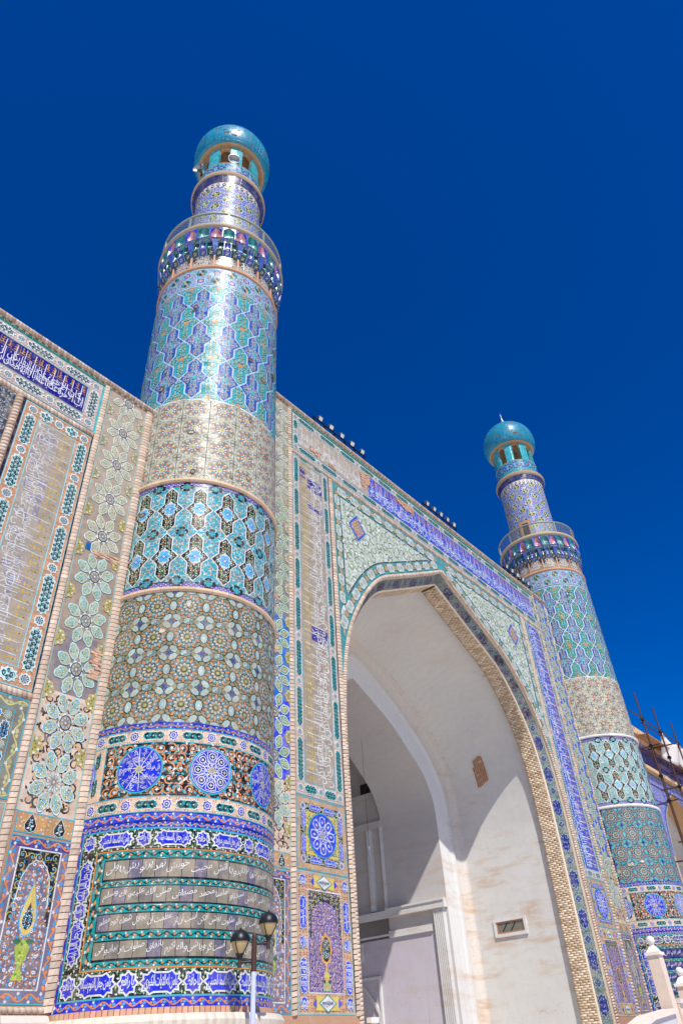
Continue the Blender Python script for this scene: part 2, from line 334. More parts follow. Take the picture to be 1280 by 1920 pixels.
# ------------------------------------------------------------------ small ornaments
def m_scroll(stem, leaf, flower, w=.09, h=0.):
    c = Cv(); c.line(spiral(.5, 1.15, 12), w, stem, h, taper=True)
    for i, (r, a) in enumerate(((.5, .3), (.48, 2.2), (.42, 4.0))):
        l = leafP(.38, .26); ca, sa = math.cos(a+1.1), math.sin(a+1.1); l = np.c_[l[:, 0]*ca-l[:, 1]*sa+r*math.cos(a), l[:, 0]*sa+l[:, 1]*ca+r*math.sin(a)]
        c.poly(l, leaf if i % 2 == 0 else flower, h+.0008)
    c.poly(star(5, .2, .1), flower, h+.0008); return c
def m_flower(cp, cc, n=6, h=0.): c = Cv(); c.poly(lobed(n, .5, .4, 3), cp, h); c.poly(circ(.16, 6), cc, h+.0008); return c
def m_leaves(cs, h=0., n=4):
    c = Cv()
    for i in range(n):
        a = i*2*PI/n+.4; l = leafP(.55, .34); ca, sa = math.cos(a), math.sin(a); c.poly(np.c_[l[:, 0]*ca-l[:, 1]*sa+.06*ca, l[:, 0]*sa+l[:, 1]*ca+.06*sa], cs[i % len(cs)], h)
    return c
def m_curls(stem, dot, h=0., w=.08):      # pair of facing curls, fills long cartouches
    c = Cv()
    for s in (1, -1):
        p = spiral(.4, .95, 9, PI/2*s); c.line(np.c_[p[:, 0]*s, p[:, 1]], w, stem, h)
    c.poly(circ(.12, 5), dot, h+.0008); c.line([(-.5, .1), (-.2, .42), (.25, .3)], w, stem, h); c.line([(.5, -.1), (.2, -.42), (-.25, -.3)], w, stem, h); return c
def inside(P, pts):
    P = arr(P); x, y = pts[:, 0], pts[:, 1]; r = np.zeros(len(pts), bool); n = len(P)
    for i in range(n):
        (x1, y1), (x2, y2) = P[i], P[(i+1) % n]
        if y1 == y2: continue
        r ^= ((y1 > y) != (y2 > y)) & (x < (x2-x1)*(y-y1)/(y2-y1)+x1)
    return r
def grid_T(x0, y0, x1, y1, p, jit=.0, size=None, keep=None, rot=True):
    nx, ny = max(1, round((x1-x0)/p)), max(1, round((y1-y0)/p)); px, py = (x1-x0)/nx, (y1-y0)/ny
    X, Y = np.meshgrid(x0+px*(np.arange(nx)+.5), y0+py*(np.arange(ny)+.5)); pts = np.c_[X.ravel(), Y.ravel()]+(rng.random((nx*ny, 2))-.5)*p*jit
    if keep is not None: pts = pts[keep(pts)]
    k = len(pts); s = size or p; a = rng.integers(0, 8, k)*PI/4 if rot else np.zeros(k); fl = np.where(rng.random(k) < .5, -1., 1.)
    return np.c_[pts, a, s*fl, np.full(k, s), rng.random(k)*.0006]
def band_T(x0, x1, y, p, s, alt=True):
    n = max(1, round((x1-x0)/p)); px = (x1-x0)/n; i = np.arange(n); return np.c_[x0+px*(i+.5), np.full(n, y), np.zeros(n), np.full(n, s), np.where((i % 2 == 0) | (not alt), s, -s), np.zeros(n)]
def vband_T(y0, y1, x, p, s):
    T = band_T(y0, y1, 0, p, s); T[:, 1] = T[:, 0]; T[:, 0] = x; T[:, 2] = PI/2; return T
def scroll_band(c, x0, x1, y0, y1, ground, stem, leaf, fl, h=.002, vertical=False):
    """creeping scroll border"""
    c.poly([(x0, y0), (x1, y0), (x1, y1), (x0, y1)], ground, h) if not vertical is None else 0
    wd = (y1-y0) if not vertical else (x1-x0); a, b = (x0, x1) if not vertical else (y0, y1); mid_ = (y0+y1)/2 if not vertical else (x0+x1)/2
    n = max(2, round((b-a)/(wd*1.15))); t = np.linspace(a, b, n*6+1); w = mid_+wd*.27*np.sin((t-a)/(b-a)*n*PI)
    P = np.c_[t, w] if not vertical else np.c_[w, t]; c.line(P, wd*.13, stem, h+.0012)
    mo = Cv(); mo.poly(leafP(.5, .42), leaf, 0); mo.poly(leafP(-.42, -.36)[::-1]+[.02, .08], stem, 0); mo.poly(star(5, .2, .11)+[.05, -.3], fl, .0006)
    k = np.arange(n); tt = a+(k+.5)*(b-a)/n; s = np.where(k % 2 == 0, 1., -1.)
    if not vertical: T = np.c_[tt-wd*.1, mid_-s*wd*.02, np.zeros(n), np.full(n, wd*.95), s*wd*.95, np.full(n, h+.002)]
    else: T = np.c_[mid_+s*wd*.02, tt-wd*.1, np.full(n, PI/2), np.full(n, wd*.95), s*wd*.95, np.full(n, h+.002)]
    c.put(mo, T)
# ------------------------------------------------------------------ Persian and Arabic lettering, joined letter by letter
FORMS = {'ا':(0xfe8d,2),'آ':(0xfe81,2),'ب':(0xfe8f,4),'پ':(0xfb56,4),'ت':(0xfe95,4),'ث':(0xfe99,4),'ج':(0xfe9d,4),'چ':(0xfb7a,4),'ح':(0xfea1,4),'خ':(0xfea5,4),'د':(0xfea9,2),'ذ':(0xfeab,2),'ر':(0xfead,2),'ز':(0xfeaf,2),'س':(0xfeb1,4),'ش':(0xfeb5,4),'ص':(0xfeb9,4),'ض':(0xfebd,4),'ط':(0xfec1,4),'ظ':(0xfec5,4),'ع':(0xfec9,4),'غ':(0xfecd,4),'ف':(0xfed1,4),'ق':(0xfed5,4),'ک':(0xfb8e,4),'گ':(0xfb92,4),'ل':(0xfedd,4),'م':(0xfee1,4),'ن':(0xfee5,4),'ه':(0xfee9,4),'و':(0xfeed,2),'ی':(0xfbfc,4),'ة':(0xfe93,2),'ء':(0xfe80,1)}
def shape_text(s):
    out = []
    for word in s.split(' '):
        word = word.replace('لا', '\u0001'); r = ''; prev = False
        for i, ch in enumerate(word):
            if ch == '\u0001': r += chr(0xfefc if prev else 0xfefb); prev = False; continue
            if ch not in FORMS: continue
            b, k = FORMS[ch]; nx = i+1 < len(word) and (word[i+1] in FORMS and FORMS[word[i+1]][1] >= 2 or word[i+1] == '\u0001'); join = k == 4 and nx
            r += chr(b+((3 if prev else 2) if join else (1 if prev else 0)) if k > 1 else b); prev = join
        out.append(r[::-1])
    return ' '.join(out[::-1])
_tc = {}; _ta = {}
_fc = bpy.data.curves.new('lettering', 'FONT'); _fo = bpy.data.objects.new('lettering_source', _fc); COL.objects.link(_fo)
def letters(s, bold=.012, res=2, space=.92):
    """lettering as flat pieces in a unit box: x 0..width, height 1"""
    key = (s, bold)
    if key in _tc: return _tc[key]
    _fc.body = shape_text(s); _fc.offset = bold; _fc.resolution_u = res; _fc.space_word = .55; _fc.space_character = space
    dg = bpy.context.evaluated_depsgraph_get(); dg.update(); e = _fo.evaluated_get(dg); me = e.to_mesh()
    V = np.empty(len(me.vertices)*3); me.vertices.foreach_get('co', V); V = V.reshape(-1, 3)[:, :2]; L = np.empty(len(me.loops), int); me.loops.foreach_get('vertex_index', L)
    S = np.empty(len(me.polygons), int); me.polygons.foreach_get('loop_total', S); e.to_mesh_clear()
    lo, hi = V.min(0), V.max(0); ab = V-[lo[0], 0]; V = (V-lo)/(hi[1]-lo[1]); _tc[key] = (V, L, S, V[:, 0].max()); _ta[key] = (ab, ab[:, 0].max()); return _tc[key]
def write(c, s, x0, y0, x1, y1, col, h=.003, rot=0, bold=.012, keep=False, slant=0.):
    """fit a line of lettering into a box; rot 1: letters' tops point left, -1: tops point right"""
    V, L, S, w = letters(s, bold); u = V[:, 0]/w; v = V[:, 1]
    if rot == 0: P = np.c_[x0+u*(x1-x0), y0+(v+slant*(.5-u))*(y1-y0)]
    elif rot == 1: P = np.c_[x1-v*(x1-x0), y0+u*(y1-y0)]
    else: P = np.c_[x0+v*(x1-x0), y1-u*(y1-y0)]
    c.raw(np.c_[P, np.full(len(P), h)], L, S, np.tile((*col, 1.), (len(S), 1)))
def inscription(c, x0, y0, x1, y1, rot, white, gold, texts, h=.004, band=.36):
    """monumental script: two interlaced lines, tall upright strokes running up into a band of gold knots"""
    W, H = ((x1-x0), (y1-y0)) if rot == 0 else ((y1-y0), (x1-x0)); t = Cv(); y2 = H*(1-band)
    nseg = max(1, round(W/(H*1.25))); sw = W/nseg
    for i in range(nseg):
        a = i*sw; write(t, texts[i % len(texts)], a, H*.02, a+sw*.98, y2*.62, white, 0., bold=.004); write(t, texts[(i*2+1) % len(texts)], a+sw*.03, y2*.42, a+sw*.97, y2*1.02, white, .001, bold=.002)
        for j in range(4):
            xx = a+sw*(.12+.24*j+.08*rng.random()); y0_ = y2*(.3+.3*rng.random()); y1_ = H*(.9+.07*rng.random()) if rng.random() < .75 else H*.72
            t.line([(xx, y0_), (xx+.012*H, y1_)], H*.022, white, .0016+j*.0001)
        for j in range(5):
            p = spiral(H*.17, .55, 8, PI*rng.random(), .7); t.line(p*[1.5, .7]+[a+sw*rng.random(), y2*(.15+.6*rng.random())], H*.02, white, .0022+j*.0001+(i % 2)*.0006)
    t.line([(0, H*(1-band+.02)), (W, H*(1-band+.02))], H*.012, gold, .0006)
    g = Cv(); g.poly(arr([(-.5, -.5), (.5, -.5), (.5, -.3), (.1, -.3), (.1, .0), (.42, .0), (.42, .2), (.1, .2), (.1, .5), (-.12, .5), (-.12, -.3), (-.5, -.3)]), gold, .0)
    g.put(m_flower(gold, gold, 4), (.0, .62, 0, .5, .5, 0)); n = max(2, round(W/(H*.19))); i = np.arange(n)
    t.put(g, np.c_[(i+.5)*W/n, np.full(n, H*(1-band*.52)), np.zeros(n), np.where(i % 2, 1, -1)*H*.12, np.full(n, H*band*.5), np.full(n, .0008)])
    for k in range(max(1, n//3)): xx = (k*3+.1)*W/n; t.line([(xx, H*(1-band)), (xx, H*.97)], H*.013, gold, .0006)
    if rot == 0: c.put(t, (x0, y0, 0, 1, 1, h))
    elif rot == 1: c.put(t, (x1, y0, PI/2, 1, 1, h))
    else: c.put(t, (x0, y1, -PI/2, 1, 1, h))
def nastaliq(c, s, x0, y0, x1, y1, col, h, bold=0.):
    """a line of hanging script: every word starts high on the right and falls to the left"""
    words = s.split(' ')[::-1]; ws = [(letters(w, bold, 2), _ta[(w, bold)][1]+.16)[1] for w in words]; tot = sum(ws); x = x0; H = y1-y0; rr = random.Random(5)
    for w, k in zip(words, ws):
        wd = (x1-x0)*k/tot; V, L, S, ww = letters(w, bold, 2); A, aw = _ta[(w, bold)]; u = A[:, 0]/aw; yb = y0+(.2+rr.uniform(0, .12))*H
        P = np.c_[x+wd*.9*u, yb+A[:, 1]*H*.62+u*H*.36*min(1, wd/.25)]; c.raw(np.c_[P, np.full(len(P), h)], L, S, np.tile((*col, 1.), (len(S), 1))); x += wd
TXT = ['ان فی ذلک کان', 'عذابا یاایها بکان', 'فی اولی لرایة', 'وما کان لنا ان', 'سبحان الذی جعل', 'یا نور السموات']
# ------------------------------------------------------------------ measured layout (metres; the tiled front lies in the plane y = 0)
MID = 15.80; GROUND = -0.95
NEAR_X, TOWER_Y, FAR_X = 0.99, 0.296, 30.61
WING_TOP, PORTAL_TOP = 17.62, 23.05
X_C, X_D = 4.992, 7.32          # left frame of the portal; its right frame mirrors it about MID
HALF = arr([(0, 19.54), (1.1, 18.95), (2.7, 18.1), (3.95, 17.45), (5.2, 16.75), (6.15, 15.8), (6.95, 14.64), (7.55, 13.47), (7.92, 12.2), (8.12, 10.7), (8.2, 9.2), (8.2, 6), (8.2, 3), (8.2, GROUND)])
def smooth_path(P, n=12):
    P = arr(P); o = []
    for i in range(len(P)-1):
        p0 = P[max(i-1, 0)]; p1, p2 = P[i], P[i+1]; p3 = P[min(i+2, len(P)-1)]
        if i == 0: p0 = 2*p1-p2
        for k in range(n):
            t = k/n; o.append(.5*((2*p1)+(-p0+p2)*t+(2*p0-5*p1+4*p2-p3)*t*t+(-p0+3*p1-3*p2+p3)*t**3))
    o.append(P[-1]); return np.array(o)
class Path:     # half of an arch, from the apex down to the ground; outward = away from the opening
    def __init__(s, P, n=160):
        Q = smooth_path(P); d = np.r_[0, np.cumsum(np.linalg.norm(np.diff(Q, axis=0), axis=1))]; s.len = d[-1]; t = np.linspace(0, d[-1], n)
        s.s = t; s.P = np.c_[np.interp(t, d, Q[:, 0]), np.interp(t, d, Q[:, 1])]; g = np.gradient(s.P, axis=0); g /= np.linalg.norm(g, axis=1)[:, None]; s.T = g; s.N = np.c_[-g[:, 1], g[:, 0]]
        s.N = np.where((s.N[:, :1] < 0), -s.N, s.N); s.N[0] = s.N[1]
    def at(s, u): return np.c_[np.interp(u, s.s, s.P[:, 0]), np.interp(u, s.s, s.P[:, 1])]
    def nrm(s, u): return np.c_[np.interp(u, s.s, s.N[:, 0]), np.interp(u, s.s, s.N[:, 1])]
    def off(s, d, n=None):      # parallel curve with a mitred apex
        Q = s.P+s.N*d
        if d >= 0:
            t = s.T[1]; a = Q[0]; k = -a[0]/t[0]; Q[0] = a+t*k
        else:
            Q = Q.copy(); bad = Q[:, 0] < 0; i = int(np.argmin(bad)) if bad.any() else 0
            if i > 0:
                p, q = Q[i-1], Q[i]; k = -p[0]/(q[0]-p[0]); ap = p+(q-p)*k; Q[:i] = ap
        return Q
ARCH = Path(HALF)
ground = obj('ground', pydata('ground', [(-400, -400, GROUND), (400, -400, GROUND), (400, 400, GROUND), (-400, 400, GROUND)], [(0, 1, 2, 3)], None)); ground['kind'] = 'structure'
gm, gt, gp, GN, GL = newmat('paving'); gg = GN('NewGeometry'); bt = GN('TexBrick'); bt.inputs['Scale'].default_value = 1; bt.inputs['Brick Width'].default_value = .8; bt.inputs['Row Height'].default_value = .4; bt.inputs['Mortar Size'].default_value = .012
bt.inputs['Color1'].default_value = (*C(226,220,212), 1); bt.inputs['Color2'].default_value = (*C(218,212,204), 1); bt.inputs['Mortar'].default_value = (*C(120,110,100), 1); GL(gg.outputs['Position'], bt.inputs['Vector']); GL(bt.outputs['Color'], gp.inputs['Base Color']); gp.inputs['Roughness'].default_value = .8
ground.data.materials.append(gm)

# ------------------------------------------------------------------ bricks
def brick_mesh(slant=.03, w=.29, hh=.098, d=.05):
    prof = [(-w/2, .0), (-w*.4, -d*.7), (-w*.15, -d), (w*.15, -d), (w*.4, -d*.7), (w/2, 0)]; V = []
    for z in (-hh/2, hh/2):
        for x, y in prof: V.append((x, y, z+slant*x/w))
    n = len(prof); F = [(i, i+1, n+i+1, n+i) for i in range(n-1)]+[tuple(range(n))[::-1], tuple(range(n, 2*n))]
    return V, F
BV, BF = brick_mesh(); BRICKS = [pydata('brick', [(x+random.uniform(-.004, .004), y+random.uniform(-.006, .006), z) for x, y, z in BV], BF, MATTE, tuple(q*f for q in BRICK)) for f in (.94, 1.0, 1.05, 1.02)]
BRICKS += [pydata('brick', BV, BF, MATTE, C(212,190,168))]
def merge(name, V, F, T, mat, cols, parent, loc=(0, 0, 0)):
    """T: list of 4x4; one joined mesh of many alike solids, each with its own shade"""
    V = arr(V); k = len(T); M = np.array([np.array(t) for t in T]); W = np.einsum('kij,nj->kni', M[:, :3, :3], V)+M[:, None, :3, 3]
    n = len(V); me = bpy.data.meshes.new(name); L = np.concatenate([np.array(f) for f in F]); S = np.array([len(f) for f in F])
    me.vertices.add(k*n); me.vertices.foreach_set('co', W.ravel()); LL = (L[None]+(np.arange(k)*n)[:, None]).ravel(); me.loops.add(len(LL)); me.loops.foreach_set('vertex_index', LL.astype(np.int32))
    SS = np.tile(S, k); me.polygons.add(len(SS)); me.polygons.foreach_set('loop_start', np.r_[0, np.cumsum(SS)[:-1]].astype(np.int32)); me.update(calc_edges=True)
    A = me.color_attributes.new('Col', 'FLOAT_COLOR', 'CORNER'); c = np.array([(*cols[i % len(cols)], 1) for i in rng.integers(0, len(cols), k)]); c[:, :3] *= (1+(rng.random((k, 1))-.5)*.3)
    A.data.foreach_set('color', np.repeat(c, len(L), 0).ravel().astype(np.float32)); me.materials.append(mat); return stuff(obj(name, me, parent, loc))
def TR(x, y, z, ry=0., sx=1., sz=1., sy=1., rz=0.): return Matrix.Translation((x, y, z)) @ Matrix.Rotation(rz, 4, 'Z') @ Matrix.Rotation(ry, 4, 'Y') @ Matrix.Diagonal((sx, sy, sz, 1))
BCOLS = [BRICK, C(204,182,162), C(186,160,138), C(210,190,170)]
def bricks(parent, T, n_obj=0):
    o = Vector(parent.location)
    for i, t in enumerate(T[:n_obj]):
        b = obj('brick', BRICKS[random.randrange(5)], parent); b.matrix_local = Matrix.Translation(-o) @ t
    if len(T) > n_obj: merge('brickwork', BV, BF, [Matrix.Translation(-o) @ t for t in T[n_obj:]], MATTE, BCOLS, parent)
def vstrip(x, z0, z1, w=.29, y=0., p=.115, sy=1., rope=1):
    n = int((z1-z0)/p); return [TR(x+random.uniform(-.004, .004), y, z0+(z1-z0)*(i+.5)/n, 0, w/.29*rope, .98*(z1-z0)/n/p*1.04, sy) for i in range(n)]
def hstrip(x0, x1, z, w=.2, y=0., p=.115, sy=1.):
    n = int((x1-x0)/p); return [TR(x0+(x1-x0)*(i+.5)/n, y, z+random.uniform(-.003, .003), PI/2, w/.29, 1.0, sy) for i in range(n)]

# ------------------------------------------------------------------ pieces of flat tile mosaic
_pc = {}
def cached(key, fn):
    if key not in _pc: _pc[key] = fn()
    return _pc[key]
def petal_mesh(style):
    def mk():
        c = Cv(); rim, fill, a, b = style; c.prism(petal(.23, .69, .158), rim, .012, 0); c.poly(petal(.25, .655, .132), fill, .0135)
        c.line([(0, .27), (0, .6)], .014, a, .0145); c.poly(star(6, .075, .035)+[0, .47], b, .0155); c.poly(circ(.022, 6)+[0, .47], a, .0162); c.line(petal(.3, .62, .1), .012, a, .0141, True)
        c.put(m_scroll(a, b, C(222,222,214), .17), [(0, .38, .4, .11, .11, .0141), (.055, .47, 2.2, .12, .12, .0143), (-.055, .47, 4.0, -.12, .12, .0143), (0, .57, 1.2, .1, .1, .0141)])
        for s in (1, -1):
            for r, w in ((.36, .05), (.46, .085), (.55, .05)):
                c.poly(circ(.018, 5)+[s*w, r], a if r != .46 else BLACK, .0148); c.line(spiral(.05, .8, 7)*[s, 1]+[s*w*.7, r+.02], .018, b if r != .46 else a, .0148)
        return mesh_from('petal', c, plane_map, GLAZE)
    return cached(('petal', style), mk)
def rosette_mesh(style, center):
    def mk():
        c = Cv(); rim, fill, a, b = style; c.prism(lobed(8, .24, .3, 4, PI/2+PI/8), PALE if center else rim, .009, 0, None); c.prism(circ(.175, 24), BLACK, .013, 0); c.poly(circ(.148, 24), C(170,164,150), .0145)
        c.put(m_flower(C(120,116,110), WHITE, 8), (0, 0, 0, .2, .2, .0153))
        for i in range(8): c.poly(circ(.016, 5)+[.115*math.cos(i*PI/4), .115*math.sin(i*PI/4)], C(90,86,84), .0153)
        for i in range(8): an = i*PI/4+PI/8; c.poly(star(4, .05, .025)+[.29*math.cos(an), .29*math.sin(an)], C(150,140,128), .0105)
        if center == 2:
            for i in range(16): an = i*PI/8; c.poly(star(4, .045, .02, an)+[.165*math.cos(an), .165*math.sin(an)], WHITE, .0158)
        return mesh_from('rosette', c, plane_map, GLAZE)
    return cached(('rosette', style, center), mk)
P_OLD = (C(206,214,208), C(180,178,158), C(186,174,100), C(150,164,150)); P_MID = (C(190,214,210), C(162,178,162), C(190,176,80), C(96,178,190)); P_NEW = (C(196,208,206), C(150,184,176), C(206,176,76), C(60,160,190)); P_GRN = (C(206,216,206), C(140,168,128), C(50,150,150), YEL)
def rosette(parent, x, z, style, center=0, size=1.0, squash=.86, top=None):
    o = obj('rosette', rosette_mesh(style, center), parent, Vector((x, -.006, z))-Vector(parent.location), (0, 0, 0), (size*squash, 1, size))
    for i in range(8):
        if top is None or z+size*.69*math.cos(i*PI/4+PI/8) < top: obj('petal', petal_mesh(style), o, (0, 0, 0), (0, i*PI/4+PI/8, 0))
    return o
def half_rosette_mesh(colr):
    def mk():
        c = Cv(); P = lobed(8, .24, .22, 5, 0); P = P[np.abs(np.angle(P[:, 0]+1j*P[:, 1])) <= PI/2+.01]; c.prism(P, colr, .012, 0); c.poly(P*[.82, .82]+[.012, 0], tuple(x*.8 for x in colr), .0133)
        for a in (-1.1, -.4, .4, 1.1): c.poly(circ(.03, 6)+[.17*math.cos(a), .17*math.sin(a)], WHITE, .0145); c.poly(circ(.02, 5)+[.09*math.cos(a), .1*math.sin(a)], GREEN, .0145)
        return mesh_from('half_rosette', c, plane_map, GLAZE)
    return cached(('half', colr), mk)
def cart_mesh(w, h, style, name='cartouche_tile', curls=True):
    rim, fill, ink, dot = style
    def mk():
        c = Cv(); P = cartouche(w, h) if w > h*1.3 else star(8, h*.5, h*.4); c.prism(P, rim, .011, 0); c.poly(grow(P, -h*.055), fill, .0125)
        if curls and w > h*1.3: c.put(m_curls(ink, dot, w=.13), band_T(-w/2+.2*h, w/2-.2*h, 0, h*.42, h*.44)+[0, 0, 0, 0, 0, .0135]); c.put(m_curls(ink, dot, w=.15), band_T(-w/2+.45*h, w/2-.45*h, h*.24, h*.4, h*.3)+[0, 0, 0, 0, 0, .0145]); c.put(m_curls(ink, dot, w=.15), band_T(-w/2+.45*h, w/2-.45*h, -h*.24, h*.4, h*.3)+[0, 0, 0, 0, 0, .0145])
        elif curls:
            for i in range(8): a = i*PI/4; c.line([(0, 0), (h*.16*math.cos(a+.3), h*.16*math.sin(a+.3)), (h*.33*math.cos(a), h*.33*math.sin(a))], h*.05, ink, .0135); c.poly(circ(h*.055, 5)+[h*.27*math.cos(a+.39), h*.27*math.sin(a+.39)], ink, .0136)
            c.poly(circ(h*.1, 8), dot, .014)
        return mesh_from(name, c, plane_map, GLAZE)
    return cached((name, round(w, 3), round(h, 3), style), mk)
def tile_frame(parent, x0, z0, x1, z1, w, nv, nh, style, ground_c, dots, star_style=None, name='tile_frame', edge=TURQ, sides='lrtb'):
    """border of long cartouches with eight-pointed stars between them"""
    c = Cv(); c.frame(x0, z0, x1, z1, w, ground_c, .004); c.frame(x0, z0, x1, z1, w*.055, edge, .0062); c.frame(x0+w*.95, z0+w*.95, x1-w*.95, z1-w*.95, w*.05, edge, .0062)
    mo = Cv(); mo.poly(star(4, .5, .2), dots[0], 0); mo.poly(circ(.14, 5), dots[1], .0006); mo.line([(-.9, .0), (-.5, .3), (-.3, .9)], .16, dots[0], .0); mo.line([(.9, .0), (.5, -.3), (.3, -.9)], .16, dots[0], .0)
    o = obj(name, None, parent); po = Vector(parent.location); ss = star_style or style; pieces = []
    def run(a, b, fixed, n, vert):
        p = (b-a)/n; ln = p-w*.66; cm = cart_mesh(ln, w*.74, style); sm = cart_mesh(w*.66, w*.66, ss, 'star_tile')
        for i in range(n):
            t = a+(i+.5)*p; pieces.append((cm, 'cartouche_tile', (fixed, -.0045, t) if vert else (t, -.0045, fixed), vert))
            if i: q = a+i*p; pieces.append((sm, 'star_tile', (fixed, -.0045, q) if vert else (q, -.0045, fixed), vert))
        for i in range(n):
            for e in (-1, 1):
                q = a+i*p+(w*.36 if e > 0 else p-w*.36)
                for s2 in (-1, 1): c.put(mo, (fixed+s2*w*.3, q, 0, w*.11, w*.11, .0055) if vert else (q, fixed+s2*w*.3, PI/2, w*.11, w*.11, .0055))
                k = max(1, round((p-w)/(w*.35)))
            k = max(1, round((p-w)/(w*.3))); tt = a+i*p+w*.5+(np.arange(k)+.5)*(p-w)/k
            for s2 in (-1, 1): T = np.c_[np.full(k, fixed+s2*w*.43), tt, np.zeros(k), np.full(k, w*.07), np.full(k, w*.07), np.full(k, .0055)]; c.put(m_flower(dots[0], dots[1], 4), T if vert else T[:, [1, 0, 2, 3, 4, 5]])
    h = w/2
    if 'l' in sides: run(z0+h, z1-h, x0+h, nv, True)
    if 'r' in sides: run(z0+h, z1-h, x1-h, nv, True)
    if 't' in sides: run(x0+h, x1-h, z1-h, nh, False)
    if 'b' in sides: run(x0+h, x1-h, z0+h, nh, False)
    sm = cart_mesh(w*.66, w*.66, ss, 'star_tile')
    for x in (x0+h, x1-h):
        for z in (z0+h, z1-h): pieces.append((sm, 'star_tile', (x, -.0045, z), False))
    o.data = None; bpy.data.objects.remove(o); o = obj(name, mesh_from(name, c, lambda V: plane_map(V-[po[0], po[2], 0]), GLAZE), parent)
    for me, nm, loc, vert in pieces: obj(nm, me, o, Vector(loc)-po, (0, -PI/2 if vert else 0, 0))
    return o
def panel(parent, name, cv, mat=None, kind=False, mapf=None):
    po = Vector(parent.location); o = obj(name, mesh_from(name, cv, mapf or (lambda V: plane_map(V-[po[0], po[2], 0])), mat or GLAZE), parent)
    if kind: stuff(o)
    return o
CF_PALE = (C(214,220,216), C(168,204,200), C(26,70,78), TEAL); CF_WHITE = (C(222,222,216), C(190,208,204), C(40,52,60), C(120,130,120)); CF_TEAL = (C(216,222,214), C(54,158,156), C(16,52,60), LTURQ); CF_STAR = (C(220,222,216), C(196,206,202), C(34,44,60), TURQ)
def flower_column(parent, xc, x0, x1, zs, z_lo, z_hi, style_of, zones, far=False):
    """column of eight-petalled rosettes on a plain tile ground"""
    c = Cv()
    for za, zb, col in zones: c.rect(x0, za, x1, zb, col, .004)
    for x in (x0, x1): c.rect(x-.012, z_lo, x+.012, z_hi, LTURQ, .0065)
    for za, zb, col in zones:
        if col == ORANGE or col == OCHRE or col == BRICK:
            c.put(m_scroll(C(30,24,24), C(52,36,30), C(206,160,120), .2), grid_T(x0+.1, za+.1, x1-.1, zb-.1, .22, .3, .25, None)+[0, 0, 0, 0, 0, .0052])
    po = Vector(parent.location)
    T = []
    for z in zs:
        for s in (-1, 1):
            for k in range(2):
                if z+.8 < z_hi: T.append((xc+s*(x1-x0)*.36, z+.55+k*.18, 0, .07, .07, .006))
    c.put(m_flower(C(170,176,160), YEL, 5), T)
    panel(parent, 'column_ground', c, GLAZE_OLD)
    for i, z in enumerate(zs):
        st, ce = style_of(z); rosette(parent, xc, z, st, ce, 1.0, (x1-x0)/1.56, z_hi+.02)
        hc = C(184,166,92) if z < 14 else C(178,170,128)
        if z-.64 > z_lo+.2:
            zz = z-.645
            obj('half_rosette', half_rosette_mesh(hc), parent, Vector((x0+.01, -.0065, zz))-po, (0, 0, 0)); obj('half_rosette', half_rosette_mesh(hc), parent, Vector((x1-.01, -.0065, zz))-po, (0, PI, 0), (1, 1, 1))
